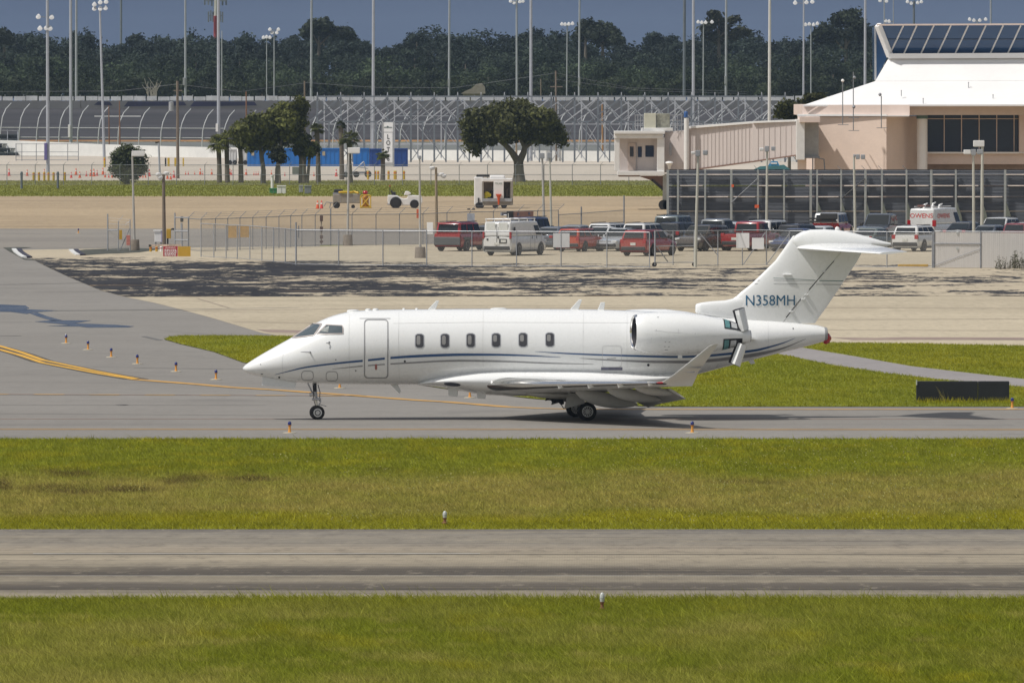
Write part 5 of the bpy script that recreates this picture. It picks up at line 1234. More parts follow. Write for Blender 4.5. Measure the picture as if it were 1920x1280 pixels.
def car_proto(kind):
    L, w, zb, hood, belt, roof, bf_, br_, rf_, rr_, rk, wr = KIND[kind]
    root = thing(kind if kind not in ('van', 'tallvan') else 'van', 'x', 'x')
    h = L / 2; pk = kind == 'pickup'; bx_ = kind in ('van', 'tallvan', 'offroader', 'crossover')
    rear_top = belt if not pk else 1.12
    st_ = [(h, .72, zb + .16, hood * .70), (h - .07, .86, zb + .06, hood * .86), (h - .28, .95, zb, hood * .95), (h - .8, .99, zb, hood), (bf_, 1.0, zb, belt), (.2, 1.0, zb, belt), (br_ if not pk else -1.0, 1.0, zb, belt if not pk else 1.14), (-h + .30, .985, zb + .02, rear_top * (.97 if kind == 'sedan' else 1)), (-h + .08, .95, zb + .08, rear_top * (.95 if kind == 'sedan' else .98)), (-h, .88, zb + .18, rear_top * (.88 if kind == 'sedan' else .93))]
    rg = []
    for x, k, z0, z1 in st_:
        ww = w * k; zm = z0 + (z1 - z0) * .52; half = [(0, z0), (ww * .86, z0), (ww * .965, z0 + .12), (ww, zm), (ww * .975, z1 - .14), (ww * .90, z1 - .03), (ww * .5, z1), (0, z1 + .005)]
        rg.append([Vector((x, y, z)) for y, z in half] + [Vector((x, -y, z)) for y, z in reversed(half[1:-1])])
    MB().loft(rg).build('body', base_paint(), root, smooth=38, local=True)
    # cabin
    gb = [Vector((bf_, w * .90, belt - .03)), Vector((br_, w * .90, belt - .03)), Vector((br_, -w * .90, belt - .03)), Vector((bf_, -w * .90, belt - .03))]
    gt_ = [Vector((rf_, w * rk, roof - .03)), Vector((rr_, w * rk, roof - .05)), Vector((rr_, -w * rk, roof - .05)), Vector((rf_, -w * rk, roof - .03))]
    mid = [Vector((rf_ * .6 + rr_ * .4, w * rk, roof)), Vector((rf_ * .6 + rr_ * .4, -w * rk, roof))]
    mb = MB(); mb.add(gb + gt_ + mid, [(0, 1, 5, 8, 4), (3, 7, 9, 6, 2), (0, 4, 7, 3), (1, 2, 6, 5), (4, 8, 9, 7), (8, 5, 6, 9), (0, 3, 2, 1)])
    cab = mb.build('cabin', base_paint(), root, smooth=40, bevel=.11, local=True); cab.modifiers[0].segments = 3
    def bil(q, u, v): return (q[0] * (1 - u) + q[1] * u) * (1 - v) + (q[3] * (1 - u) + q[2] * u) * v
    def pane(q, u0, u1, v0, v1, nm, out_):
        n_ = (q[1] - q[0]).cross(q[3] - q[0]).normalized()
        if n_.dot(out_) < 0: n_ = -n_
        pts = [bil(q, u, v) + n_ * .016 for u, v in ((u0, v0), (u1, v0), (u1, v1), (u0, v1))]
        MB().sheet(pts).build(nm, M_cglass, cab, local=True)
    for s_ in (1, -1):
        q = [gb[0], gb[1], gt_[1], gt_[0]] if s_ > 0 else [gb[3], gb[2], gt_[2], gt_[3]]
        for u0, u1 in SIDEW[kind]: pane(q, u0, u1, .10 if kind not in ('van', 'tallvan') else .08, .84 if kind not in ('van', 'tallvan') else .72, 'side_window', Vector((0, s_, .2)))
    pane([gb[0], gb[3], gt_[3], gt_[0]], .06, .94, .08, .92, 'windshield', Vector((1, 0, .5)))
    if kind not in ('tallvan', 'van'): pane([gb[1], gb[2], gt_[2], gt_[1]], .09, .91, .16, .84, 'rear_window', Vector((-1, 0, .5)))
    # trim
    rb = -h - .005
    MB().box((rb + .10, 0, zb + .25), (.22, w * 1.74, .26)).build('rear_bumper', M_trim if bx_ or pk else base_paint(), root, bevel=.05, local=True)
    MB().box((h - .12, 0, zb + .22), (.26, w * 1.70, .24)).build('front_bumper', M_trim, root, bevel=.06, local=True)
    MB().box((h - .10, 0, hood * .72), (.12, w * 1.0, .22)).build('grille', M_trim, root, bevel=.03, local=True)
    for s_ in (1, -1):
        MB().box((0, s_ * (w * .955), zb + .05), (L * .42, .07, .12)).build('sill', M_trim, root, local=True)
        if kind in ('van', 'tallvan'): tz, th_, ty = belt + .05, .42, .90
        elif kind == 'sedan': tz, th_, ty = .84, .16, .72
        else: tz, th_, ty = belt - .14, .26, .80
        MB().box((-h + .07, s_ * w * ty, tz), (.16, w * .26 if kind != 'van' else w * .12, th_)).build('tail_lamp', M_tail, root, bevel=.03, local=True)
        MB().box((h - .16, s_ * w * .74, hood * .80), (.22, w * .36, .15)).build('head_lamp', M_headl, root, bevel=.04, local=True)
        MB().box((bf_ - .18, s_ * (w * 1.06), belt + .05), (.12, .20, .15)).build('door_mirror', M_trim, root, bevel=.03, local=True)
        for xx in (L * .305, -L * .295):
            a_ = [Vector((xx + (wr * 1.2) * math.cos(R(t)), s_ * (w * 1.003), wr + (wr * 1.2) * math.sin(R(t)))) for t in range(-14, 195, 16)]
            MB().prism(a_, Vector((0, -s_ * .05, 0))).build('wheel_arch', M_trim, root, local=True)
            c_ = Vector((xx, s_ * (w - .085), wr)); pr = [(-.5, .66), (-.5, .88), (-.36, .98), (.36, .98), (.5, .88), (.5, .66)]
            tw = MB().loft(lathe_rings([(c_ + Y_ * (k * .23), wr * q_, X_, Z_) for k, q_ in pr], 20)).build('wheel', M_tyre, root, smooth=40, local=True)
            MB().loft(lathe_rings([(c_ + Y_ * (k * .23), wr * q_, X_, Z_) for k, q_ in ((-.46, .25), (-.515, .64), (.515, .64), (.46, .25))], 16)).build('rim', M_crim, tw, smooth=40, local=True)
    MB().box((rb - .012, 0, zb + .52 if kind != 'sedan' else .72), (.02, .34, .16)).build('number_plate', M_plate, root, local=True)
    if kind == 'pickup':
        MB().box((-h + 1.0, 0, 1.135), (1.72, w * 1.66, .06)).build('truck_bed', M_trim, root, local=True)
    if kind in ('crossover', 'offroader'):
        for s_ in (1, -1): MB().tube([(rf_ - .1, s_ * w * rk * .9, roof + .03), (rr_ + .1, s_ * w * rk * .9, roof + .02)], .025, 6).build('roof_rail', M_trim, root, local=True)
    return root
def car(kind, name, label, pnt, px_, py_, head, cat, group='cars in the lot', scale=1.0, recolour=None):
    if kind not in PROTO: PROTO[kind] = car_proto(kind); src = PROTO[kind]; first = True
    else: first = False
    src = PROTO[kind]
    o_ = copy_tree(src, G(px_, py_), R(90 - head), label, group); o_['category'] = cat; o_.name = name; o_.scale = (scale,) * 3
    for ch in bpy.data.objects:
        if ch.parent == o_ and ch.name.split('.')[0] in ('body', 'cabin', 'rear_bumper'):
            nm = ch.name.split('.')[0]
            if nm == 'rear_bumper' and ch.material_slots[0].material == M_trim: continue
            ch.material_slots[0].link = 'OBJECT'; ch.material_slots[0].material = (recolour or {}).get(nm, pnt)
    return o_
RED = paint('red', (.30, .018, .022)); ORED = paint('orange_red', (.42, .055, .02)); DRED = paint('deep_red', (.32, .035, .03)); WHITE = paint('white', (.66, .66, .65)); SILV = paint('silver', (.42, .44, .46), .25); SLATE = paint('slate', (.085, .095, .115)); BLACK = paint('black', (.018, .018, .022)); NAVY = paint('navy', (.018, .035, .12)); GREYC = paint('grey', (.17, .18, .19)); BRONZE = paint('bronze', (.085, .07, .058)); TEALG = paint('teal_grey', (.12, .15, .155)); GREEN_ = paint('green_grey', (.10, .125, .115)); MAROON = paint('maroon', (.16, .012, .02))
o1 = car('offroader', 'parked_offroader', 'red off-roader with black rear lower half parked left of the white work van', RED, 868, 470.5, 26, 'car')
MB().box((-2.26, 0, .66), (.10, 1.86, .52)).build('rear_cladding', pm('grey_cladding', (.07, .075, .08), .6), o1, bevel=.05, local=True)
MB().box((-2.16, 0, 1.80), (.18, 1.5, .05)).build('rear_spoiler', RED, o1, bevel=.02, local=True)
for s_ in (1, -1):
    for xx in (1.37, -1.33): MB().box((xx, s_ * .985, .82), (1.05, .05, .16)).build('fender_flare', pm('grey_cladding', (.07, .075, .08), .6), o1, bevel=.03, local=True)
car('crossover', 'parked_car', 'dark car squeezed between the red off-roader and the white work van', SLATE, 938, 468, 25, 'car')
wv = car('van', 'work_van', 'white work van with a ladder rack on its roof, in the front row', WHITE, 966, 478.5, 23.5, 'van')
def vanb(mb, nm, m_): return mb.build(nm, m_, wv, local=True)
for s_ in (1, -1):
    vanb(MB().tube([(-2.7, s_ * .82, 2.26), (1.2, s_ * .82, 2.26)], .035, 6), 'rack_rail', M_lampw)
    for xx in (-2.6, -1.3, 0, 1.1): vanb(MB().tube([(xx, s_ * .82, 2.06), (xx, s_ * .82, 2.30)], .03, 6), 'rack_leg', M_lampw)
for xx in (-2.6, -1.3, 0, 1.1): vanb(MB().tube([(xx, -.82, 2.26), (xx, .82, 2.26)], .03, 6), 'rack_bar', M_lampw)
for xx in (-2.68,): vanb(MB().tube([(xx, -.7, 2.26), (xx, -.7, 2.62)], .02, 5), 'rack_upright', M_lampw)
for s_ in (1, -1): vanb(MB().box((-2.80, s_ * .42, 1.80), (.02, .58, .50), Matrix.Rotation(R(-6), 3, 'Y')), 'rear_door_window', paint('white_glass', (.60, .62, .61)))
vanb(MB().box((-2.855, 0, 1.2), (.012, .03, 1.5)), 'door_gap', M_trim); vanb(MB().box((-2.87, -.42, .92), (.03, .5, .26)), 'plate_recess', M_trim); vanb(MB().box((-2.885, -.46, .92), (.02, .34, .15)), 'number_plate', M_plate)
for yy, zz in ((.62, 1.02), (-.1, 1.15)): vanb(MB().box((-2.866, yy, zz), (.03, .10, .12)), 'door_latch', M_trim)
for xx in (.35, 1.05): vanb(MB().box((xx, -1.003, 1.12), (.05, .02, .20)), 'door_handle', M_trim)
for xx in (.1, .75, 1.75): vanb(MB().box((xx, -1.002, .95), (.014, .012, 1.2)), 'door_seam', M_seal)
vanb(MB().box((-2.35, -.985, 1.62), (.18, .04, .30)), 'side_vent', M_trim)
# load on its rack
lad = thing('ladder_load', 'reddish-brown boxed ladder lying on the white van rack', 'ladder', wv.location + Vector((0, 0, 2.3)), wv.rotation_euler.z)
for (x0, x1, z0, z1, m_, nm) in ((-1.5, 1.9, .06, .40, pm('reddish_ladder', (.27, .14, .11), .6, var=.3, scale=5), 'ladder_side'), (-2.0, -1.2, .02, .42, M_trim, 'ladder_end')):
    MB().box(((x0 + x1) / 2, -.35, (z0 + z1) / 2), (x1 - x0, .12, z1 - z0)).build(nm, m_, lad, local=True)
for xx in (-.5, 1.2): MB().box((xx, -.42, .25), (.28, .03, .14)).build('blue_label', NAVY, lad, local=True)
for xx in np.linspace(-1.3, 1.7, 8): MB().tube([(xx, -.35, .2), (xx, .25, .2)], .025, 6).build('rung', M_galv, lad, local=True)
MB().box((0.2, .3, .26), (3.4, .08, .2)).build('ladder_side', M_galvd, lad, local=True)
car('offroader', 'parked_car', 'dark navy boxy car just behind the white van cab', NAVY, 1000, 459, 25, 'car')
car('sedan', 'parked_car', 'dark slate car half hidden by the blank white fence board', SLATE, 1046, 468.5, 26, 'car', scale=1.04)
car('crossover', 'parked_car', 'orange-red crossover right of the blank white fence board', ORED, 1090, 471.5, 25, 'car', scale=.93)
car('sedan', 'parked_car', 'grey saloon roof seen behind the orange-red crossover', GREYC, 1085, 463, 25, 'car')
car('crossover', 'parked_car', 'white crossover behind the silver saloon', WHITE, 1148, 464, 25, 'car')
car('sedan', 'parked_car', 'white saloon between the orange-red crossover and the silver saloon', WHITE, 1126, 467, 205, 'car')
car('sedan', 'parked_car', 'silver saloon facing the camera between two red cars', SILV, 1163, 470.5, 206, 'car')
car('crossover', 'parked_car', 'deep red crossover at the rolling gate, rear to the camera', DRED, 1217, 479.5, 26, 'car', scale=1.02)
car('crossover', 'parked_car', 'white-roofed car directly behind the deep red crossover', WHITE, 1213, 464, 25, 'car')
car('offroader', 'parked_car', 'teal-grey car with bright red tail lamps near the jet bridge leg', TEALG, 1268, 455, 20, 'car')
car('crossover', 'parked_car', 'bronze crossover facing the camera behind the rolling gate', BRONZE, 1318, 470.5, 207, 'car', scale=1.03)
car('crossover', 'parked_car', 'dark car squeezed between deep red and bronze crossovers', BLACK, 1278, 462, 26, 'car')
car('pickup', 'parked_pickup', 'dark grey pickup behind the bronze crossover', GREYC, 1345, 464, 25, 'pickup truck')
car('crossover', 'parked_car', 'silver-roofed car behind the white fence boards', SILV, 1386, 461, 25, 'car')
car('pickup', 'parked_pickup', 'red pickup behind the two white fence boards', RED, 1410, 470, 25, 'pickup truck')
car('offroader', 'parked_car', 'white boxy car with dark rear glass, left of the fin top', WHITE, 1446, 466, 25, 'car')
car('sedan', 'parked_car', 'dark blue saloon facing the camera at the fin leading edge', NAVY, 1492, 471, 206, 'car')
car('crossover', 'parked_car', 'dark car in the gap left of the red and white car', BLACK, 1502, 466, 25, 'car')
o2 = car('offroader', 'parked_car', 'red car with white roof and a black rack on its rear above the fin', RED, 1562, 449, 15, 'car', recolour={'cabin': WHITE})
bk = thing('bike_rack', 'black loaded rack hung on the red and white car', 'rack', o2.location, o2.rotation_euler.z)
for z_ in (1.25, 1.45): MB().box((-2.5, .1, z_), (.18, 1.9, .12)).build('rack_bar', M_trim, bk, local=True)
MB().box((-2.55, -.3, 1.62), (.2, 1.2, .4)).build('load', M_trim, bk, bevel=.06, local=True)
for yy in (-.5, .3): MB().tube([(-2.3, yy, .7), (-2.5, yy, 1.5)], .03, 6).build('strut', M_tail, bk, local=True)
car('sedan', 'parked_car', 'pale saloon just above the tail bullet fairing', SILV, 1543, 465, 25, 'car')
car('pickup', 'parked_pickup', 'dark grey pickup facing the camera left of the lettered van', SLATE, 1652, 455, 200, 'pickup truck', scale=1.04)
car('sedan', 'parked_car', 'green-grey saloon in front of the dark grey pickup', GREEN_, 1640, 469, 25, 'car')
car('crossover', 'parked_car', 'white crossover at the end of the privacy fence, rear to the camera', WHITE, 1722, 471, 24, 'car', scale=1.03)
lv = car('tallvan', 'lettered_van', 'white van with red lettering and roof gear near the blast fence', WHITE, 1757, 453, 24, 'van')
vs_, fs_ = textmesh('OWENS', .42, weight=.005); M_redlet = pm('red_lettering', (.55, .07, .06), .5, var=.2, scale=6)
MB().add([(-2.885, -v.x * 1.1, 1.76 + v.y) for v in vs_], fs_).build('lettering', M_redlet, lv, local=True, fix=False)
MB().add([(-1.1 + v.x * 1.5, -.905, 1.74 + v.y) for v in vs_], fs_).build('lettering', M_redlet, lv, local=True, fix=False)
MB().sheet([(-2.875, -.86, 1.15), (-2.875, .86, 1.15), (-2.875, .80, 2.1), (-2.875, -.80, 2.1)]).build('rear_doors', WHITE, lv, local=True)
for xx, yy, z_ in ((-2.4, .0, 2.5), (-2.2, .3, 2.4), (-.9, 0, 2.55), (-.2, -.2, 2.45)):
    MB().tube([(xx, yy, 2.24), (xx + .12, yy, z_), (xx + .4, yy - .1, z_ + .1)], [.09, .07, .03], 6).build('roof_gear', M_lampw, lv, local=True)
for s_ in (.6, -.6): MB().tube([(-2.6, s_, 2.38), (1.0, s_, 2.38)], .03, 6).build('rack_rail', M_lampw, lv, local=True)
MB().box((-1.9, .2, 2.43), (1.1, .5, .12)).build('roof_box', pm('brown_roof_box', (.16, .08, .07), .7), lv, local=True)
car('sedan', 'parked_car', 'black saloon behind the left end of the privacy fence', BLACK, 1815, 458, 25, 'car', scale=1.04)
car('crossover', 'parked_car', 'white car right of the lettered van, before the blast fence', WHITE, 1872, 455, 200, 'car', scale=1.05)
car('sedan', 'parked_car', 'dark saloon behind the middle of the privacy fence', SLATE, 1862, 463, 25, 'car')
car('crossover', 'parked_car', 'maroon car cut off by the right edge', MAROON, 1925, 463, 25, 'car')
for k in PROTO.values():      # the pattern cars themselves are not parked anywhere
    for o_ in [x for x in bpy.data.objects if x.parent == k]:
        for c_ in [x for x in bpy.data.objects if x.parent == o_]: bpy.data.objects.remove(c_)
        bpy.data.objects.remove(o_)
    bpy.data.objects.remove(k)

# ================================================================== GROUND EQUIPMENT ON THE RAMP
M_yeq = pm('safety_yellow', (.55, .36, .02), .5, var=.12, scale=6); M_greq = pm('dusty_grey_panel', (.26, .235, .20), .7, var=.15, scale=3)
M_cone = pm('orange_cone_plastic', (.62, .10, .03), .55, var=.1, scale=8); M_conew = pm('cone_band', (.7, .68, .66), .5)
dG = D(391); sG = S(dG)
def bxp(x0, y0, x1, y1, d_, dep, zoff=0): # box from photo rectangle at distance d_
    a, c_ = P(x0, y1, d_), P(x1, y0, d_); return MB().box((a + c_) / 2 + Y_ * (dep / 2), (c_.x - a.x, dep, c_.z - a.z))
def whl(root, px_, d_, r_, w_=.2, mat_r=None, dy=0):
    c_ = P(px_, 391, d_); c_.z = r_; c_.y += dy
    t_ = MB().loft(lathe_rings([(c_ + Y_ * (k * w_), r_ * q_, X_, Z_) for k, q_ in ((-.5, .6), (-.5, .88), (-.3, 1), (.3, 1), (.5, .88), (.5, .6))], 20)).build('wheel', M_tyre, root, smooth=40)
    MB().loft(lathe_rings([(c_ + Y_ * (k * w_), r_ * q_, X_, Z_) for k, q_ in ((-.53, .3), (-.52, .55), (.52, .55), (.53, .3))], 16)).build('rim', mat_r or M_trim, t_, smooth=40)
gp = thing('generator_cart', 'grey towable generator cart with a yellow hose on top', 'cart', G(648, 391))
bxp(624, 364, 676, 381, dG, 1.5).build('housing', M_greq, gp, bevel=.05); bxp(626, 355, 643, 362, dG + .3, .8).build('exhaust_hood', M_trim, gp, bevel=.08); bxp(624, 361, 640, 366, dG + .2, 1.0).build('hood_base', M_galvd, gp)
MB().tube([P(635, 361, dG), P(645, 360, dG - .05), P(658, 361, dG), P(664, 359.5, dG + .2), P(672, 362, dG)], .09, 8).build('hose', M_yeq, gp, smooth=50)
for k in (638, 650, 662): bxp(k, 365, k + .6, 380, dG - .012, .02).build('panel_seam', M_seal, gp)
whl(gp, 631, dG + .1, .30); whl(gp, 631, dG + 1.3, .30); whl(gp, 662, dG + .1, .16, .12); whl(gp, 662, dG + 1.3, .16, .12)
MB().tube([P(625, 381, dG + .7), P(612, 379, dG + .7), P(607, 387, dG + .7)], .045, 6).build('tow_bar', M_galvd, gp); MB().tube([P(620, 381, dG + .7), P(618, 390, dG + .7)], .04, 6).build('jack_leg', M_galvd, gp)
fe = thing('extinguisher_cart', 'yellow wheeled fire extinguisher cart with a red top', 'cart', G(685, 392))
c_ = P(685.5, 378, dG); MB().loft(lathe_rings([(P(685.5, y, dG) + Y_ * .2, r, X_, Y_) for y, r in ((390, .20), (388, .27), (372, .27), (366, .18), (363, .10))], 18)).build('cylinder', pm('amber_cylinder', (.45, .20, .03), .5, var=.3, scale=6), fe, smooth=50)
ring_stack(P(685, 362, dG) + Y_ * .2, [(-.08, .18), (.02, .24), (.14, .20), (.20, .10)], 12).build('red_cap', M_redl, fe, smooth=50)
for a, b_ in (((676, 366), (676, 390)), ((695, 366), (695, 390)), ((677, 366), (694, 366)), ((677, 368), (694, 388)), ((694, 368), (677, 388)), ((676, 389), (697, 389))): MB().tube([P(*a, dG - .12), P(*b_, dG - .12)], .05, 6).build('frame_bar', M_yeq, fe)
for k in (678, 693): whl(fe, k, dG + .1, .11, .08)
tg = thing('baggage_tug', 'white open baggage tractor with big black tyres on the ramp', 'tractor', G(758, 391))
pts = [(727, 366), (745, 366.5), (750, 371), (757, 373), (763, 372), (765, 366), (790, 367), (792, 374), (790, 385), (728, 385), (726.5, 376)]
MB().prism([P(x, y, dG) for x, y in pts], Y_ * 1.35).build('body', M_lampw, tg, bevel=.05); MB().prism([P(x, y, dG - .02) for x, y in ((757, 366), (760, 358.5), (766, 359), (771, 363), (766, 366.5))], Y_ * 1.3).build('cowl', M_lampw, tg, bevel=.05)
bxp(734, 360, 742, 367, dG + .4, .6).build('seat', M_trim, tg, bevel=.05); bxp(733, 357, 736, 362, dG + .4, .6).build('seat_back', M_trim, tg, bevel=.03); MB().tube([P(731, 366, dG + .2), P(731, 350, dG + .2)], .03, 6).build('beacon_post', M_trim, tg); ring_stack(P(731, 350, dG + .2), [(0, .05), (.1, .05), (.13, .02)], 10).build('beacon', M_redl, tg)
MB().tube([P(758, 366, dG + .6), P(755, 362, dG + .6)], .03, 6).build('steering_column', M_trim, tg); MB().loft(lathe_rings([(P(755, 362, dG + .6), .16, Y_, Vector((.5, 0, .85))), (P(754.5, 361.5, dG + .6), .14, Y_, Vector((.5, 0, .85)))], 12)).build('steering_wheel', M_trim, tg)
for dy in (.0, 1.35): whl(tg, 742, dG, .50, .34, M_trim, dy); whl(tg, 777, dG, .38, .30, M_trim, dy)
MB().box(P(728.5, 383, dG - .03), (.25, .06, .1)).build('hitch', M_seal, tg); MB().box(P(791, 377, dG - .05), (.1, .1, .2)).build('head_lamp', M_headl, tg)
def cone(px_, py_, h, label, group=None, m_=None):
    c_ = G(px_, py_); t_ = thing('traffic_cone', label, 'traffic cone', c_, 0, group); mm = m_ or M_cone
    MB().box(c_ + Z_ * .02, (h * .52, h * .52, .04)).build('base', mm, t_); ring_stack(c_, [(.03, h * .2), (h * .98, h * .05), (h, h * .03)], 12).build('cone', mm, t_, smooth=50); ring_stack(c_, [(h * .55, h * .128), (h * .72, h * .10)], 12).build('band', M_conew, t_, smooth=50); return t_
cone(595.5, 391.5, .72, 'orange cone left of a pair beside the generator cart'); cone(603, 391.5, .72, 'reddish cone right of a pair beside the generator cart', None, pm('red_cone_plastic', (.60, .06, .05), .55, var=.1))
panel('marker_flag', 'orange marker hanging on the fence below the baggage tractor', 781, 392, 785, 409, D(459) - .1, M_cone, 'marker')
sv = thing('service_truck', 'white service truck with two open bays and an orange cone between them', 'truck', G(925, 392))
bxp(889, 332, 906, 385, dG + .2, 3.2).build('cab_side', M_lampw, sv, bevel=.08); bxp(904, 335, 961, 341, dG, 2.6).build('roof_beam', M_lampw, sv, bevel=.05); bxp(925.5, 340, 944.5, 376, dG - .02, 2.5).build('centre_cabinet', M_lampw, sv, bevel=.03); bxp(904, 340, 907, 376, dG, 2.4).build('bay_side', M_greq, sv); bxp(957, 340, 962, 384, dG, 2.4).build('bay_side', M_greq, sv); bxp(904, 372, 960, 378, dG - .05, 2.4).build('bay_floor', M_galv, sv); bxp(905, 341, 960, 373, dG + 1.6, .1).build('bay_back', pm('cream_bay_wall', (.55, .47, .40), .7), sv); bxp(905, 378, 961, 385, dG + .05, 2.4).build('skirt', M_greq, sv); bxp(918, 329, 947, 336, dG + .3, 2.2).build('roof_unit', M_lampw, sv, bevel=.12); bxp(893, 327.5, 918, 332, dG + .4, 2.0).build('roof_hatch', M_trim, sv, bevel=.04)
for a, b_, r_ in ((913, 364, .22), (917, 366, .18), (911, 370, .16)): MB().loft(lathe_rings([(P(a, b_, dG + .5) + Y_ * dy, r_ * k, X_, Z_) for dy, k in ((-.12, .5), (-.1, 1), (.1, 1), (.12, .5))], 16)).build('hose_coil', pm('bright_yellow_hose', (.62, .50, .02), .5, var=.2, scale=8), sv, smooth=50)
bxp(919, 358, 926, 369, dG + .5, .5).build('pump', M_trim, sv, bevel=.05)
for k in (949, 954): bxp(k, 353, k + 3.4, 370, dG + .5, .6).build('rack_item', pm('brown_rack_item', (.12, .09, .07), .7, var=.4, scale=9), sv)
for k in (897, 902, 929, 945): whl(sv, k, dG + .2, .26, .22); whl(sv, k, dG + 2.2, .26, .22)
bxp(896, 371, 898.5, 384, dG + .1, .1).build('mud_flap', M_trim, sv); vs_, fs_ = textmesh('TUG', .22); c_ = P(935, 344.5, dG - .04); MB().add([(c_.x + v.x * 1.4, c_.y, c_.z + v.y) for v in vs_], fs_).build('lettering', pm('green_lettering', (.05, .13, .06), .6), sv, fix=False)
cn = thing('traffic_cone', 'orange cone hung upright on the rear of the white service truck', 'traffic cone', P(935, 384, dG - .2)); c_ = cn.location; ring_stack(c_, [(0, .06), (.5, .10), (.72, .16), (.78, .22), (.85, .22)], 12).build('cone', M_cone, cn, smooth=50); MB().box(c_ + Z_ * .88, (.5, .3, .05)).build('base', M_cone, cn)
ch_ = thing('wheel_chock', 'black chocks lying left of the white service truck', 'chock', G(882, 394)); 
for k in (879, 888): bxp(k - 3, 391, k + 3, 393.5, D(394), .5).build('block', M_trim, ch_, bevel=.03)
# ================================================================== TERMINAL, JET BRIDGE, BLAST FENCE
M_pink = pm('pink_stucco', (0.75, 0.61, 0.52), .85, var=.05, scale=.6, bump=.15); M_pinkw = pm('pale_pink_trim', (0.68, 0.56, 0.50), .8, var=.05, scale=.6)
M_roofw = pm('white_membrane_roof', (0.80, 0.79, 0.78), .6, var=.03, scale=.3); M_tglass = glassmat('terminal_dark_glass', (0.012, 0.022, 0.055), .12)
m, nt, b, out = nmat('blue_clerestory_glass'); f = noise(nt, coords(nt), .35, 3.0)
nt.links.new(mixc_(nt, f, (0.012, 0.042, 0.115), (0.025, 0.07, 0.16)), b.inputs['Base Color']); b.inputs['Roughness'].default_value = .12; b.inputs['Specular IOR Level'].default_value = .45; M_bglass = m
dT = 790.0
tm = thing('terminal_building', 'pink terminal with a white sloping roof and a slanted blue glass clerestory', 'building', (P(1535, 391, dT).x, dT, 0))
def tb(mb, nm, m_, par=None, smooth=False, bevel=0): return mb.build(nm, m_, par or tm, smooth=smooth, bevel=bevel)
def zat(y, d_=dT): return P(960, y, d_).z
def xat(x, d_=dT): return P(x, 300, d_).x
XR = xat(2350)
# walls: front-left block, the wall turning away from the sun, the recessed window bay
zt_ = zat(219)
x0, x1 = xat(1530), xat(1662)
tb(MB().prism([(x0, dT + 2.6, 0), (x1, dT, 0), (x1, dT, zt_), (x0, dT + 2.6, zt_)], Y_ * 26), 'wall', M_pink)
x2 = xat(1720, dT + 5)
wb = tb(MB().prism([(x1 + .002, dT + .02, 0), (x2, dT + 5.5, 0), (x2, dT + 5.5, zt_), (x1 + .002, dT + .02, zt_)], Vector((0, 8, 0))), 'angled_wall', M_pink)
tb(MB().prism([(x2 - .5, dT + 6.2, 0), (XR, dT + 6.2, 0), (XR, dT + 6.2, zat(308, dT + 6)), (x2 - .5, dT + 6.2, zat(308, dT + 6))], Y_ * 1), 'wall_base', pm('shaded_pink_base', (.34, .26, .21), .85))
dW = dT + 5.0
tb(MB().prism([(xat(1738, dW), dW - .3, zat(308, dW)), (XR, dW - .3, zat(308, dW)), (XR, dW - .3, zat(288, dW)), (xat(1738, dW), dW - .3, zat(288, dW))], Y_ * 1.1), 'sill_wall', M_pinkw)
tb(MB().box(((xat(1738, dW) + XR) / 2, dW - .2, zat(286.5, dW)), (XR - xat(1738, dW), 1.3, 3.2 / S(dW))), 'window_sill', M_roofw, bevel=.03)
for i, a in enumerate((1738, 1770.5, 1803, 1836, 1869, 1901.5, 1918.5)):
    e_ = (1770.5, 1803, 1836, 1869, 1901.5, 1915, 2350)[i]
    if i == 6: tb(MB().box((xat(1921, dW), dW - .35, (zat(288, dW) + zat(216, dW)) / 2), (1.0, 1.0, zat(216, dW) - zat(288, dW))), 'pillar', M_pinkw); a = 1932
    g_ = tb(MB().prism([(xat(a, dW), dW + .3, zat(285.5, dW)), (xat(e_, dW), dW + .3, zat(285.5, dW)), (xat(e_, dW), dW + .3, zat(216, dW)), (xat(a, dW), dW + .3, zat(216, dW))], Y_ * .06), 'window_pane', M_tglass)
    tb(MB().box((xat(e_, dW), dW + .22, (zat(285, dW) + zat(216, dW)) / 2), (1.6 / S(dW), .2, zat(216, dW) - zat(285, dW))), 'mullion', M_pinkw, g_)
tb(MB().box(((xat(1738, dW) + XR) / 2, dW + .2, zat(223, dW)), (XR - xat(1738, dW), .22, 1.3 / S(dW))), 'transom', M_pinkw)
cc = Vector((xat(1729, dT + 3), dT + 3, 0)); tb(ring_stack(cc, [(0, .45), (zat(216) - .02, .45)], 24), 'column', M_roofw, smooth=40); tb(ring_stack(cc, [(zat(223), .49), (zat(217), .49)], 24), 'column_collar', pm('green_grey_collar', (.10, .18, .15), .6), smooth=40)
# fascia and parapets
tb(MB().prism([(xat(1508), dT + 2.9, zat(217)), (xat(1705), dT - .6, zat(217)), (xat(1705), dT - .6, zat(197)), (xat(1508), dT + 2.9, zat(197))], Y_ * 27), 'parapet', M_pinkw)
tb(MB().prism([(xat(1705) + .01, dT + 1.6, zat(216)), (XR, dT + 1.6, zat(216)), (XR, dT + 1.6, zat(197)), (xat(1705) + .01, dT + 1.6, zat(197))], Y_ * 24), 'fascia', pm('shaded_tan_fascia', (.60, .48, .40), .8, var=.05))  # darker tan puts the shade on this front into the fascia colour
tb(MB().prism([(xat(1498), dT + 2.75, zat(218)), (xat(1662), dT - .12, zat(218)), (xat(1662), dT - .12, zat(214.6)), (xat(1498), dT + 2.75, zat(214.6))], Y_ * 2), 'ledge', M_roofw)
tb(MB().box(((xat(1662) + xat(1703)) / 2 + .01, dT + .2, zat(217.4)), (xat(1703) - xat(1662), 3.0, 2.2 / S(dT))), 'soffit', M_roofw)
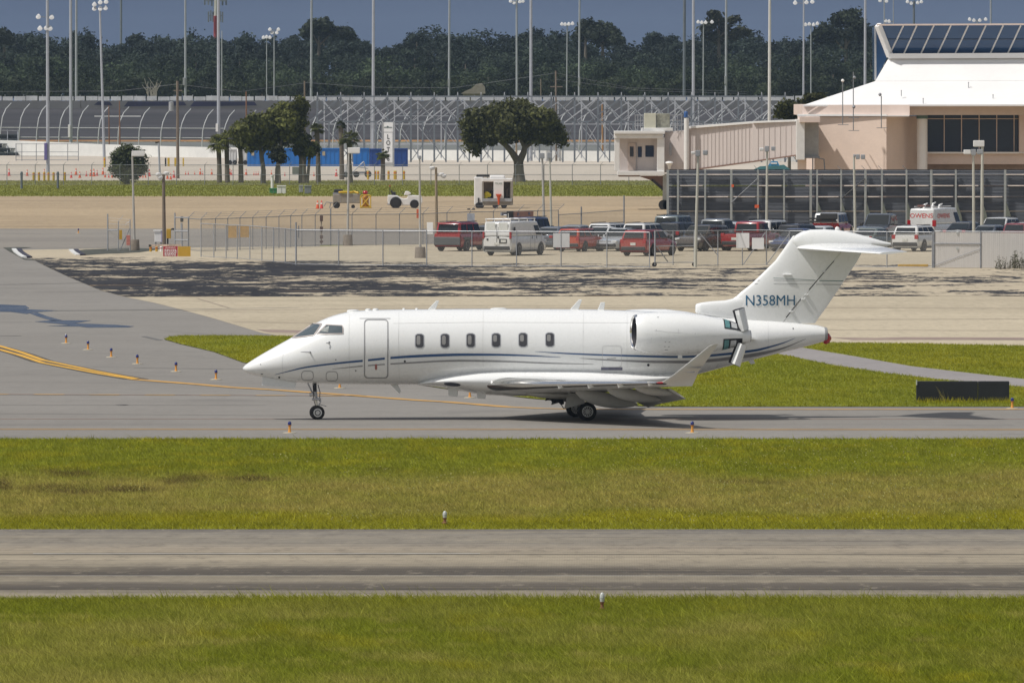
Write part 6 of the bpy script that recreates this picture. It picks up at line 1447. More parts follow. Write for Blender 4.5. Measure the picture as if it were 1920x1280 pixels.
# roof
dE, dB_, dU = dT - 1.4, dT + 6, dT + 9
e0, e1 = P(1506, 197.5, dT + 2.6), P(2350, 196, dE - 2); b0, b1 = P(1641, 152.5, dB_), P(2350, 150, dB_); u0, u1 = P(1668, 106, dU), P(2350, 103, dU)
back = 40
tb(MB().add([e0, e1, b1, b0, P(1507, 197.5, dT + 42), P(1642, 153, dB_ + 26)], [(0, 1, 2, 3), (0, 3, 5, 4)]), 'lower_roof', M_roofw)
tb(MB().add([b0 + Z_ * .01, b1 + Z_ * .01, u1, u0, P(1642.5, 153.5, dB_ + 20), P(1669, 107, dU + 14)], [(0, 1, 2, 3), (0, 3, 5, 4)]), 'upper_roof', M_roofw)
for vx, vy, vd in ((1816, 157, dB_ - 1), (1731, 187, dT + 1.5), (1690, 172, dT + 3.5), (1862, 180, dT + 2.5)):
    c_ = P(vx, vy, vd); tb(ring_stack(c_, [(-.4, .035), (.06, .035), (.07, .06), (.11, .06), (.13, .02)], 10), 'roof_vent', M_galv, smooth=40)
tb(MB().bar(e0 + Vector((0, -.12, -.04)), e1 + Vector((0, -.12, -.04)), .12, .14), 'gutter', M_lampw)
bm0, bm1 = P(1666, 105.5, dU - .3), P(2350, 102.5, dU - .3); tb(MB().bar(bm0, bm1, .9, 9.5 / S(dU)), 'roof_beam', M_roofw)
# leaning clerestory: panes between slanted mullions
dG0, dG1 = dU - .2, dU - 1.6
bot = [1669, 1695, 1727, 1758.5, 1791, 1824, 1857, 1889.5, 1922, 1955, 1988, 2021]; topx = [1647, 1719, 1751, 1783, 1815.5, 1848.5, 1881, 1914, 1946, 1979, 2012, 2045]
bot = [1669] + bot; topx = [1647, 1694] + topx[1:]
for i in range(len(bot) - 1):
    q = [P(bot[i], 100.5, dG0), P(bot[i + 1], 100.5, dG0), P(topx[i + 1], 48, dG1), P(topx[i], 48, dG1)]
    if i == 0: q = [P(1669, 100.5, dG0), P(1669.6, 100.5, dG0), P(topx[1], 48, dG1), P(1649, 48, dG1)]
    g_ = tb(MB().prism(q, Y_ * .06), 'clerestory_pane', M_bglass)
    if i: tb(MB().bar(q[0] + Y_ * -.05, q[3] + Y_ * -.05, 1.5 / S(dU), .12), 'mullion', M_lampw, g_)
    mbar = [q[0].lerp(q[3], .5), q[1].lerp(q[2], .5)]; tb(MB().bar(mbar[0] + Y_ * -.04, mbar[1] + Y_ * -.04, .06, .05), 'glazing_bar', pm('dark_blue_bar', (.06, .08, .12), .5), g_)
tb(MB().bar(P(1644, 47, dG1 - .1), P(2350, 44, dG1 - .1), .35, 3.0 / S(dU)), 'clerestory_head', M_pinkw)
tb(MB().bar(P(1646, 47, dG1 - .15), P(1668.5, 105, dG0 - .15), 8.5 / S(dU), .5), 'end_frame', M_roofw)
tb(MB().prism([P(1642, 50, dU + 1), P(1666, 103, dU + 1), P(1643, 150, dU + 1)], Y_ * 8), 'end_glazing', M_bglass); tb(MB().tube([P(1641.5, 50, dU + .5), P(1641.5, 151, dU + .5)], .09, 8), 'end_post', M_galv)
# masts with cameras on the wall
for a, y0_, y1_, cams in ((1580, 234, 150, ((1580, 152),)), (1600, 245, 135, ((1602, 146), (1601, 201))), (1652.5, 240, 180, ((1650, 178),))):
    w_ = thing('roof_antenna', {1580: 'thin antenna with a white ball top, leftmost on the terminal wall', 1600: 'tallest thin antenna with cross bars on the terminal wall', 1652.5: 'short camera mast right of the two antennas on the terminal wall'}[a], 'antenna', P(a, y0_, dT - 1.5))
    MB().tube([P(a, y0_, dT - 1.5), P(a, y1_, dT - 1.5)], .045, 6).build('mast', M_galvd, w_)
    for ca, cy in cams: ring_stack(P(ca, cy, dT - 1.5), [(-.12, .05), (0, .15), (.12, .10), (.16, .03)], 10).build('camera', M_lampw if a == 1580 else M_galvd, w_, smooth=50)
    for yy in ((245, 221) if a == 1600 else (y0_,)): MB().bar(P(a - 9, yy, dT - 1.5), P(a + 11, yy, dT - 1.5), .05, .05).build('cross_bar', M_galvd, w_)
    MB().bar(P(a, y0_ - 6, dT - 1.5), P(a, y0_ - 6, dT), .05, .05).build('wall_bracket', M_galvd, w_)

# jet bridge
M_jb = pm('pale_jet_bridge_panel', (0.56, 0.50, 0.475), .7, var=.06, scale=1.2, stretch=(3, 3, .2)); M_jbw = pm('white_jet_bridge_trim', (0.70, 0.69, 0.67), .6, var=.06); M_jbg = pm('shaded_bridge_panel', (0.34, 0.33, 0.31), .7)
dJ = 791.0
jbr = thing('jet_bridge', 'pale jet bridge with its boxy cab left of the terminal', 'jet bridge', (P(1250, 400, dJ).x, dJ, 0))
def jbx(x0, y0, x1, y1, dep, nm, m_, d_=dJ, par=None, bevel=.03): return bxp(x0, y0, x1, y1, d_, dep).build(nm, m_, par or jbr, bevel=bevel)
cab = jbx(1161, 258, 1238, 322, 3.4, 'cab', M_jb, dJ + 1.2); jbx(1152, 246, 1247, 251.5, 5.0, 'cab_roof', M_jbw, dJ - .5); jbx(1152, 251.8, 1244, 260, 4.6, 'cab_header', M_jbw, dJ - .3); jbx(1152, 260, 1162, 321, .5, 'cab_post', M_jbw, dJ - .2); jbx(1232, 258, 1246, 326, 1.6, 'cab_post', M_jbw, dJ - .2); jbx(1158, 321, 1246, 329, 4.6, 'cab_floor', M_jbw, dJ - .4); jbx(1160, 329, 1200, 331.5, 4.0, 'cab_bumper', pm('rusty_underside', (.20, .12, .09), .8), dJ)
jbx(1177.5, 268, 1193.5, 320, .1, 'cab_door', pm('tan_cab_door', (.50, .41, .36), .7), dJ + 1.08, cab); jbx(1181, 275, 1188, 294, .04, 'door_window', M_pane, dJ + 1.03, cab)
for a, b_, c_, e_ in ((1196, 275, 1203.5, 295), (1210, 273, 1226, 294.5)): jbx(a, b_, c_, e_, .05, 'cab_window', M_tglass, dJ + 1.14, cab)
jbx(1192.5, 268, 1193.5, 320, .05, 'door_frame', M_seal, dJ + 1.04, cab)
# tunnel: rises to the right
def tunnel(pts_t, pts_b, d0_, d1_, nm, m_, dep=3.0):
    q = [P(pts_t[0][0], pts_t[0][1], d0_), P(pts_t[1][0], pts_t[1][1], d1_), P(pts_b[1][0], pts_b[1][1], d1_), P(pts_b[0][0], pts_b[0][1], d0_)]; return MB().prism(q, Y_ * dep).build(nm, m_, jbr)
t1 = tunnel([(1246, 248), (1292, 244)], [(1246, 324), (1292, 318)], dJ + 1.2, dJ + .2, 'tunnel_section', M_jb); t2 = tunnel([(1291, 241), (1412, 231)], [(1291, 318.5), (1412, 302)], dJ + .4, dJ - 2, 'tunnel_section', M_jb); t3 = tunnel([(1411, 230.5), (1494, 227.5)], [(1411, 302.5), (1494, 290)], dJ - 2.2, dJ - 4, 'tunnel_section', M_jb)
tunnel([(1289, 237.5), (1413, 228)], [(1289, 241.5), (1413, 231.5)], dJ + .1, dJ - 2.2, 'tunnel_roof', M_jbw, 3.6); tunnel([(1412, 228), (1496, 224.5)], [(1412, 231), (1496, 228)], dJ - 2.5, dJ - 4.2, 'tunnel_roof', M_jbw, 3.6)
tunnel([(1289, 318.5), (1413, 301.5)], [(1289, 321.5), (1413, 304.5)], dJ + .2, dJ - 2.1, 'tunnel_sill', pm('rusty_underside', (.20, .12, .09), .8), 3.3); tunnel([(1413, 301.5), (1494, 290)], [(1413, 304.5), (1494, 292.5)], dJ - 2.4, dJ - 4.1, 'tunnel_sill', pm('rusty_underside', (.20, .12, .09), .8), 3.3)
for k in range(1, 17):
    t = k / 17; a = P(1291 + 121 * t, 242 - 10 * t, dJ + .385 - 2.4 * t); b_ = P(1291 + 121 * t, 317 - 16 * t, dJ + .385 - 2.4 * t); MB().bar(a, b_, .06, .05).build('panel_rib', M_jb, t2)
for k in range(1, 8):
    t = k / 8; a = P(1411 + 83 * t, 231.5 - 3 * t, dJ - 2.215 - 1.8 * t); b_ = P(1411 + 83 * t, 301 - 12 * t, dJ - 2.215 - 1.8 * t); MB().bar(a, b_, .05, .06).build('panel_rib', M_jb, t3)
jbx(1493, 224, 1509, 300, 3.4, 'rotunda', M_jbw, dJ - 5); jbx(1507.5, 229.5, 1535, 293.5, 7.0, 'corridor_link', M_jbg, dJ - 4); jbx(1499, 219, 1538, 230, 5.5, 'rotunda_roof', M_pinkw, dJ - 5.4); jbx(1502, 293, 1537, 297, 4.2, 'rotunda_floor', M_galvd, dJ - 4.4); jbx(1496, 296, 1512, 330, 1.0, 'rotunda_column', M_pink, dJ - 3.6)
MB().tube([P(1524, 297, dJ - 4), P(1524, 318, dJ - 4)], .06, 6).build('drain_pipe', M_galvd, jbr); MB().tube([P(1536, 297, dJ - 4), P(1545, 299, dJ - 3.5), P(1546.5, 318, dJ - 3.5)], .06, 6).build('drain_pipe', M_galvd, jbr)
ring_stack(P(1287, 318, dJ - .4), [(0, .22), (zat(222, dJ) - zat(318, dJ), .20)], 14).build('lift_column', M_jbw, jbr, smooth=40); ring_stack(P(1286, 220, dJ - .4), [(0, .17), (.40, .17), (.48, .1)], 12).build('blue_cap', pm('blue_cap_paint', (.03, .10, .30), .5), jbr, smooth=40)
jbx(1208, 212.5, 1230, 245, 1.4, 'roof_unit', pm('cream_roof_unit', (.52, .51, .41), .6, var=.06), dJ + 1); jbx(1231, 213, 1256, 240, 1.6, 'air_conditioner', pm('dull_roof_unit', (.27, .27, .22), .7, var=.3, scale=4), dJ + 1.2); jbx(1203, 240, 1262, 246, 2.0, 'roof_plinth', M_jbw, dJ + .8)
for k in (1191, 1196, 1201, 1206, 1262, 1270, 1278): MB().tube([P(k, 246, dJ + .4), P(k, 215, dJ + .4)], .028, 5).build('railing_post', M_galv, jbr)
for y_ in (216, 226, 236): MB().tube([P(1190, y_, dJ + .4), P(1208, y_, dJ + .4)], .022, 5).build('railing_bar', M_galv, jbr); MB().tube([P(1256, y_, dJ + .4), P(1280, y_, dJ + .4)], .022, 5).build('railing_bar', M_galv, jbr)
leg = MB().prism([P(1243, 326, dJ + .3), P(1253, 326, dJ + .3), P(1252, 410, dJ + .3), P(1242, 410, dJ + .3)], Y_ * .6).build('support_leg', pm('greenish_grey_leg', (.33, .335, .31), .7, var=.15, scale=2), jbr); MB().prism([P(1196, 330, dJ + .5), P(1244, 330, dJ + .5), P(1243, 356, dJ + .5), P(1226, 340, dJ + .5)], Y_ * .8).build('underframe', pm('rusty_underside', (.20, .12, .09), .8), jbr); MB().tube([P(1222, 337, dJ + .4), P(1244, 356, dJ + .4)], .10, 8).build('hydraulic_ram', M_trim, jbr)
for k in (1244, 1252): 
    c_ = P(k, 405, dJ + .4); c_.z = .42; MB().loft(lathe_rings([(c_ + Y_ * -.2, .42, X_, Z_), (c_ + Y_ * .2, .42, X_, Z_)], 18)).build('wheel', M_tyre, jbr, smooth=40)
ring_stack(P(1255, 306, dJ - .6), [(-.55, .03), (-.5, .10), (-.2, .16), (0, .34), (.10, .30), (.16, .12)], 14).build('flood_lamp', M_lampw, jbr, smooth=50); jbx(1255, 268, 1259.5, 292, .1, 'side_door', M_seal, dJ + .45)
ring_stack(P(1258, 376, dJ - .6), [(-.35, .08), (0, .28), (.3, .2)], 12).build('fire_bottle', M_lampw, jbr, smooth=50)
# teal canopy behind the blast fence
cn = thing('market_canopy', 'teal and blue canopy peeking over the blast fence below the jet bridge', 'canopy', G(1447, 388)); dC = 775
MB().add([P(1405, 322, dC), P(1488, 322, dC), P(1470, 309, dC + .5), P(1425, 312, dC + .5), P(1405, 322, dC + 4), P(1488, 322, dC + 4)], [(0, 1, 2, 3), (0, 3, 4), (1, 5, 2), (3, 2, 5, 4)]).build('cloth', pm('teal_cloth', (.010, .075, .08), .7), cn, fix=False)
MB().prism([P(1440, 311, dC - .1), P(1462, 311, dC - .1), P(1458, 302.5, dC - .1), P(1446, 302.5, dC - .1)], Y_ * .1).build('blue_panel', pm('blue_panel_paint', (.03, .25, .50), .5), cn); bxp(1445, 305, 1457, 307.5, dC - .15, .04).build('white_script', M_wsign, cn)
for k in (1408, 1485): MB().tube([P(k, 322, dC + .2), Vector((P(k, 322, dC).x, dC + .2, 0))], .05, 6).build('leg', M_galvd, cn)

# blast fence with louvred bays
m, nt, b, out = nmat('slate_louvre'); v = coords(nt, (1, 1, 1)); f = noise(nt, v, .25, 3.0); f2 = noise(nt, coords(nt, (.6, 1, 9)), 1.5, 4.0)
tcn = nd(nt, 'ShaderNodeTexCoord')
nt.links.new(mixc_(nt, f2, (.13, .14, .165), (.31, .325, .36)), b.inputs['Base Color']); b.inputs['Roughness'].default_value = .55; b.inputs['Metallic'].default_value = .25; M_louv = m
dF_ = D(428); blf = thing('blast_fence', 'dark slatted blast fence with steel posts in front of the terminal', 'fence', G(1250, 428)); M_bpost = pm('blast_fence_post', (.30, .315, .31), .6, var=.12, scale=3); M_gus = pm('gusset_green_grey', (.13, .145, .12), .7)
posts = [1252, 1271, 1322, 1371, 1421, 1470, 1520, 1532, 1577, 1622.5, 1653.5, 1699.5, 1746, 1792, 1840, 1884.5, 1932, 1980, 2030]
bands = [(318, 326.6), (328.4, 347.2), (349.4, 368), (370, 396), (396.5, 427)]
for i in range(len(posts) - 1):
    a, e_ = posts[i], posts[i + 1]
    for y0_, y1_ in bands:
        n_ = max(3, int((y1_ - y0_) / 2.4)); mb = MB(); prof = []
        for k in range(n_ + 1):
            yy = y1_ + (y0_ - y1_) * k / n_; zz = P(a, yy, dF_).z
            prof += [(-.02, zz)] if k == 0 else [(.10, zz - .012), (-.02, zz)]
        rows = [[Vector((P(px_, 400, dF_).x, dF_ + .25 + yo, zz)) for yo, zz in prof] for px_ in (a + .3, e_ - .3)]
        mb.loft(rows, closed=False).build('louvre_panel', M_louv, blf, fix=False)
for i, a in enumerate(posts):
    p0 = G(a, 428); zt2 = P(a, 318.5, dF_).z
    po = MB().box(p0 + Z_ * (zt2 / 2), (.13 if i % 3 else .17, .16, zt2)).build('post', M_bpost, blf)
    if i >= 7: MB().prism([p0 + Vector((.06, -.10, 0)), p0 + Vector((.55, -.10, 0)), p0 + Vector((.42, -.10, .9)), p0 + Vector((.06, -.10, 2.0))], Y_ * .05).build('gusset', M_gus, po)
    if i in (8, 9, 10, 11, 4): MB().tube([p0 + Z_ * zt2, p0 + Vector((-.28, 0, zt2 + .3))], .02, 5).build('barbed_wire_arm', M_galvd, po)
MB().tube([P(1578, 372, dF_ - .1), P(1622, 335, dF_ - .1)], .05, 6).build('stay_rod', M_trim, blf); MB().tube([P(1371, 380, dF_ - .1), P(1420, 335, dF_ - .1)], .03, 6).build('stay_rod', M_galvd, blf)
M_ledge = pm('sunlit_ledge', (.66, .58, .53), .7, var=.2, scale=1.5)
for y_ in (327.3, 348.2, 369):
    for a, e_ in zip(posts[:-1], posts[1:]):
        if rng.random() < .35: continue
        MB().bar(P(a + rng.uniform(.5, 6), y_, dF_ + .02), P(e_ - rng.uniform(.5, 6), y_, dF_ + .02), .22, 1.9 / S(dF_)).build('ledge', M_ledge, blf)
    MB().tube([P(1252, y_, dF_ + .5), P(2030, y_, dF_ + .5)], .025, 5).build('stringer', M_galv, blf)
panel('diamond_marker', 'small orange marker on the blast fence, left lower one', 1415, 384, 1423, 390, dF_ - .2, M_cone, 'marker'); panel('diamond_marker', 'tiny orange marker on the blast fence, left upper one', 1371.5, 346, 1376, 351, dF_ - .2, M_cone, 'marker')
# ================================================================== SPEEDWAY BEYOND THE FAR LOT
m, nt, b, out = nmat('track_asphalt'); f = noise(nt, coords(nt, (.01, .25, .8)), 1.0, 5.0, .65)
nt.links.new(mixc_(nt, rampf(nt, f, .3, .7), (.036, .035, .039), (.062, .059, .063)), b.inputs['Base Color']); b.inputs['Roughness'].default_value = .9; b.inputs['Specular IOR Level'].default_value = .2; M_track = m
M_apron = pm('track_apron', (.13, .135, .125), .9, var=.15, scale=.05)
def strip(name, rows, mat, kind='structure'):
    """rows: list of (photo row, distance); a sheet right across the view"""
    pts = [P(960, y, d_) for y, d_ in rows]; mb = MB()
    mb.loft([[Vector((x, p.y, p.z)) for p in pts] for x in (-420, -200, 0, 200, 420)], closed=False)
    o_ = mb.build(name, mat, fix=False); return tag(o_, kind=kind)
strip('track_apron', [(290, 1455), (266, 1474)], M_apron); strip('track_yellow_line', [(265.5, 1474), (262.5, 1476)], pm('orange_yellow_line', (.30, .15, .05), .8, var=.3, scale=.1)); strip('race_track', [(262.5, 1476), (240, 1492), (204, 1522)], M_track)
M_wallw = pm('white_concrete_wall', (.66, .66, .64), .8, var=.08, scale=.15)
iw = thing('inner_wall', 'long low white concrete wall at the foot of the race track', 'wall', G(40, 294)); pl = [(-260, 256, 290.5), (40, 264, 292), (200, 271, 293.2), (340, 275, 295), (560, 279.5, 299), (1000, 282.5, 302), (1250, 284, 303), (2200, 284, 304)]
for (a, t0, b0), (c_, t1, b1) in zip(pl[:-1], pl[1:]):
    p, q = G(a, b0), G(c_, b1); pt, qt = P(a, t0, p.y), P(c_, t1, q.y); MB().prism([p, q, qt, pt], Y_ * .6).build('wall_segment', M_wallw, iw)
ow = thing('outer_barrier', 'grey barrier topped by a row of white boards along the top of the track', 'barrier', P(960, 204, 1523)); M_obar = pm('grey_barrier', (.16, .158, .16), .8, var=.12, scale=.1)
a, c_ = P(960, 206, 1524), P(960, 189.5, 1524)
for k in range(12): MB().box((-420 + 70 * k + 35, 1524.3, (a.z + c_.z) / 2), (69.9, .5, c_.z - a.z)).build('barrier_panel', M_obar, ow)
M_ob2 = pm('white_board', (.56, .56, .57), .8, var=.22, scale=.5)
for k in range(-62, 63):
    x_ = k * 1.95; j_ = rng.uniform(-.9, .9); y0_, y1_ = 188.8, 180.6 + j_; p0, p1 = P(960, y0_, 1525), P(960, y1_, 1525); MB().box((x_, 1525, (p0.z + p1.z) / 2), (1.86 if k % 3 else 1.6, .12, p1.z - p0.z)).build('white_board', M_ob2, ow)
for k in range(-40, 41): MB().tube([(k * 3.05, 1525.3, P(960, 189, 1525).z), (k * 3.05, 1525.3, P(960, 178.2 + rng.uniform(-1.2, 1), 1525).z)], .05, 4).build('board_post', M_galv, ow)
M_ban = pm('dark_navy_banner', (.020, .020, .055), .7, var=.4, scale=.4)
for x0, x1, lb in ((176, 211, 'short dark navy banner on the track barrier, far left'), (232, 350, 'long dark navy banner on the track barrier behind the timber pole'), (356, 482, 'long dark navy banner on the track barrier right of the timber pole')):
    pts = [P(x0, 197 if x1 - x0 < 50 else 200, 1523.6), P(x1, 198, 1523.6), P(x1 - 5, 191, 1523.6), P(x0 + 8, 190.5, 1523.6)]; tag(MB().prism(pts, Y_ * .1).build('banner', M_ban), lb, 'banner')
panel('track_board', 'thin white board low on the track behind the second mast from left', 177, 217, 264, 219.3, 1500, M_wallw, 'board')
panel('track_board', 'thin pale board on the track left of the round oak', 742, 216.5, 842, 218.5, 1500, M_galv, 'board')

# catch fence: posts that curl over towards the track
M_cf = pm('catch_fence_post', (.46, .47, .49), .6, metal=.2, var=.12, scale=1)
cf = thing('catch_fence', 'row of pale curled-over catch fence posts along the inner wall', 'fence', G(0, 291)); dCF = 1449.0
tops = [-50, -15, 20, 55, 88, 130, 165, 204, 241, 280, 321, 357, 399, 439, 479, 520, 561] + [602 + 42 * k for k in range(26)]
for t_ in tops:
    yt = 193 + max(0, min(t_, 440)) / 440 * 14; MB().tube([P(t_ - 21, 292, dCF), P(t_ - 19, 246, dCF), P(t_ - 15.5, yt + 26, dCF + .3), P(t_ - 9, yt + 11, dCF + .9), P(t_ + 1, yt, dCF + 1.7)], [.10, .09, .08, .075, .07], 6).build('post', M_cf, cf, smooth=60)
for y0_, y1_ in ((239, 241), (257, 259)):
    MB().tube([P(-60, y0_, dCF + .1), P(420, y1_, dCF + .1)], .06, 5).build('cable', M_cf, cf)

# tall steel frame of the dismantled stand
M_fr = pm('grey_green_steel', (.15, .17, .195), .65, metal=.2, var=.15, scale=.6); M_frl = pm('pale_steel_brace', (.40, .42, .455), .6, metal=.2, var=.12, scale=.6)
dX = D(304.5); fr = thing('stand_frame', 'tall open steel frame of a grandstand with diagonal braces behind the oak', 'steel frame', G(595, 304.5)); fx = [595 + 43.85 * k for k in range(21)]
for i, x_ in enumerate(fx):
    MB().box((P(x_, 304, dX) + P(x_, 178, dX)) / 2, (.25, .25, 126 / S(dX))).build('post', M_fr, fr)
    MB().box(P(x_ , 176.5, dX), (.12, .12, .5)).build('post_finial', M_frl, fr)
    MB().bar(P(x_ - 1, 184, dX - .1), P(x_ - 64, 231, dX - .1), .15, .15).build('diagonal_brace', M_fr if i % 2 else M_frl, fr)
    if i % 3 != 1: MB().bar(P(x_ + 9, 186, dX + 3), P(x_ + 38, 224, dX + 3), .18, .18).build('pale_brace', M_frl, fr)
    xm = x_ + 21.9; MB().box((P(xm, 304, dX) + P(xm, 229, dX)) / 2, (.20, .20, 75 / S(dX))).build('short_post', M_fr, fr)
    for (xa, ya), (xb, yb) in (((x_, 184), (xm, 206)), ((xm, 206), (x_, 228)), ((x_ + 43.8, 184), (xm, 206)), ((xm, 206), (x_ + 43.8, 228)), ((x_, 272), (xm, 302)), ((xm, 272), (x_, 302)), ((xm, 233), (x_ + 43.8, 268)), ((x_ + 43, 233), (xm, 268))): MB().bar(P(xa, ya, dX + .1), P(xb, yb, dX + .1), .09, .09).build('cross_brace', M_fr if rng.random() < .6 else M_frl, fr)
for y_, m_ in ((228.5, M_fr), (270, M_frl), (181, M_fr)):
    for xa, xb in zip(fx[:-1], fx[1:]): MB().bar(P(xa, y_, dX), P(xb, y_, dX), .15, .2).build('beam', m_, fr)

for i, x_ in enumerate(fx[:-1]):      # second row of the frame, farther back
    dd = dX + 9; xo = x_ + 13
    MB().box((P(xo, 296, dd) + P(xo, 190, dd)) / 2, (.18, .18, 106 / S(dd))).build('rear_post', M_frl, fr)
    MB().bar(P(xo, 192, dd), P(xo + 40, 232, dd), .11, .11).build('rear_brace', M_frl, fr); MB().bar(P(xo + 43, 192, dd), P(xo - 18, 232, dd), .11, .11).build('rear_brace', M_frl, fr); MB().bar(P(xo, 236, dd), P(xo + 43, 290, dd), .09, .09).build('rear_brace', M_frl, fr); MB().bar(P(xo, 233, dd), P(xo + 43.8, 233, dd), .10, .12).build('rear_beam', M_frl, fr)
# masts
M_mast = pm('galvanised_mast', (.36, .38, .42), .6, metal=.15, var=.1, scale=.3); M_mastd = pm('dark_mast', (.13, .15, .18), .6, var=.12, scale=.3); M_mastw = pm('pale_mast', (.56, .55, .53), .6, var=.1, scale=.3)
def mast(label, px_, d_, top, r_, lamps=(), mat=None, foot_px=None, box=None, arm=None):
    fp = foot_px if foot_px is not None else px_; x0 = P(fp, 300, d_).x; root = thing('light_mast', label, 'light mast', (x0, d_, 0), 0, 'tall masts behind the lots'); t_ = P(px_, top, d_)
    MB().tube([Vector((x0, d_, 0)), t_], [r_, r_ * .62], 10).build('pole', mat or M_mast, root, smooth=50)
    for dx, yy in lamps:
        c_ = P(px_ + dx, yy, d_); k = 10.5 / S(1300) * .5
        lm = MB().loft(lathe_rings([(c_ + Vector((0, dy, dz)), r2, X_, Vector((0, .5, .87))) for dy, dz, r2 in ((.24, .24, .05), (.18, .18, .14), (0, 0, .25), (-.14, -.08, .30), (-.17, -.10, .24))], 14)).build('floodlight', pm('flood_housing', (.50, .50, .50), .5, var=.2, scale=3), root, smooth=50)
        MB().bar(P(px_, yy + 2, d_), c_, .08, .08).build('lamp_arm', M_galvd, lm)
    if box:
        y0_, y1_, m_ = box; MB().box((P(px_ - 2, y0_, d_) + P(px_ - 2, y1_, d_)) / 2 + Y_ * -.3, (.35, .4, abs(y1_ - y0_) / S(d_))).build('control_box', m_, root, bevel=.03)
    return root
dB = 1562.0
mast('mast with four white floodlights left of the first tall mast', 88, 1113, -160, .22, ((-16, 31), (9, 32), (-13, 53), (-1, 52), (6, 53)), None, 90, (268, 300, pm('violet_box', (.13, .11, .28), .6)))
mast('first tall bare mast right of the four-lamp mast', 132, 1410, -200, .27, (), None, 133, (234, 258, M_lampw)); mast('slimmer bare mast close behind the first tall mast', 143, dB, -200, .24)
mast('mast crowned by six white floodlights above the dark bush', 187, 1216, 12, .20, ((-10, 8), (1, 4), (12, 3), (-10, 16), (1, 16), (11, 15)), None, 196)
mast('thin dark mast rising behind the wood, third from left', 227, 2250, -250, .32, (), M_mastd); mast('bare mast behind the track above the timber pole', 347, dB, -200, .22, (), None, 348, (146, 160, M_galv)); mast('thick pale mast just right of the red phone tower', 409, 1370, -200, .27, (), None, 410, (232, 247, M_lampw)); mast('thin mast beside the thick pale mast at the phone tower', 416, 1580, 58, .14)
mast('left and shorter of a pair of small lamp masts before the wood', 500, 1590, 71, .12, ((-6, 70), (0, 69), (6, 70))); mast('right and taller of a pair of small lamp masts before the wood', 514, dB, 58, .15, ((-8, 55), (8, 55), (-4, 61), (5, 61)))
mast('bare mast left of the round crown above the wood', 585, dB, -200, .24, (), None, 583, (147, 163, M_galv)); mast('bare mast standing within the steel frame left of the lot sign', 700.5, 1400, -200, .27, (), None, 699.5); mast('bare mast halfway between lot sign and oak', 843.5, dB, -200, .22, (), None, 841.5, (147, 162, M_galv))
mast('mast with a lamp bracket at the top edge, left above the oak', 968.5, dB, -4, .24, ((-11, 2), (-5, 5), (6, 3), (12, 2)), M_mast, 969.5); mast('tall bare mast right above the oak crown', 995.5, 1300, -200, .25); mast('short mast with a flat bank of floodlights right of the oak', 1063.5, dB, 47, .15, ((-10, 45), (-4, 45.5), (3, 45), (10, 44)), None, 1062); mast('bare mast right of the flat floodlight bank', 1088, 1575, -200, .20, (), None, 1085, (145, 160, M_galv))
mast('dark bare mast, left of two close masts above the jet bridge', 1284, dB, -200, .30, (), M_mastd, 1282.5); mast('pale bare mast, right of two close masts above the jet bridge', 1300, 1400, -200, .26); mast('mast with a wide floodlight bar in front of the scraggly tree', 1319, 1585, 45, .15, ((-10, 41), (-3, 42), (4, 42), (16, 41)), None, 1318); mast('bare mast right of the scraggly tree', 1362, dB, -200, .24, (), None, 1361, (143, 158, M_galv))
mast('thick pale mast rising behind the jet bridge tunnel', 1444, 1060, -180, .20, (), M_mastw, 1442); mast('lamp mast at the top edge left of the terminal roof', 1507, 1300, -4, .17, ((-16, 5), (5, 4), (16, 3)), None, 1506); mast('shorter mast with a lamp bar left of the terminal roof', 1520.5, dB, 48, .14, ((-10, 46), (-3, 45), (5, 46), (12, 44))); mast('bare mast touching the terminal roof slope', 1623, 1300, -200, .22, (), None, 1621.5)
mast('small lamp mast above the left end of the glass clerestory', 1658, dB, 0, .16, ((-8, 1), (4, 2))); mast('second small lamp mast above the glass clerestory', 1675, dB, -3, .12, ((-8, 40), (-14, 39))); mast('dark lamp mast above the glass clerestory', 1713.5, dB, 2, .28, ((-12, 3), (-5, 6), (7, 5), (14, 3)), M_mastd); mast('bare mast above the right part of the clerestory', 1857.5, dB, -200, .18); mast('lamp bar just showing over the clerestory roof', 1832, 1580, 39, .14, ((-14, 36), (-6, 38), (5, 38), (16, 36)))
pc = thing('phone_tower', 'red phone tower with dark antenna panels above the wood', 'antenna tower', (P(404, 300, 1950).x, 1950, 0)); dP_ = 1950
MB().tube([Vector((P(404, 300, dP_).x, dP_, 0)), P(404, 30, dP_)], [.5, .38], 10).build('tower', pm('tower_red', (.28, .03, .04), .6), pc, smooth=50); MB().tube([P(404, 30, dP_), P(404, -60, dP_)], [.34, .3], 10).build('upper_tower', M_mastw, pc, smooth=50)
for yy, sp_ in ((30, 13), (2, 20)):
    for k in range(7): MB().box(P(404 - sp_ + 2 * sp_ * k / 6, yy + rng.uniform(-3, 3), dP_ + rng.uniform(-1, 1)), (.32, .2, 2.2)).build('antenna_panel', M_mastd, pc)
    MB().bar(P(404 - sp_, yy, dP_), P(404 + sp_, yy, dP_), .2, .2).build('platform', M_mastd, pc)
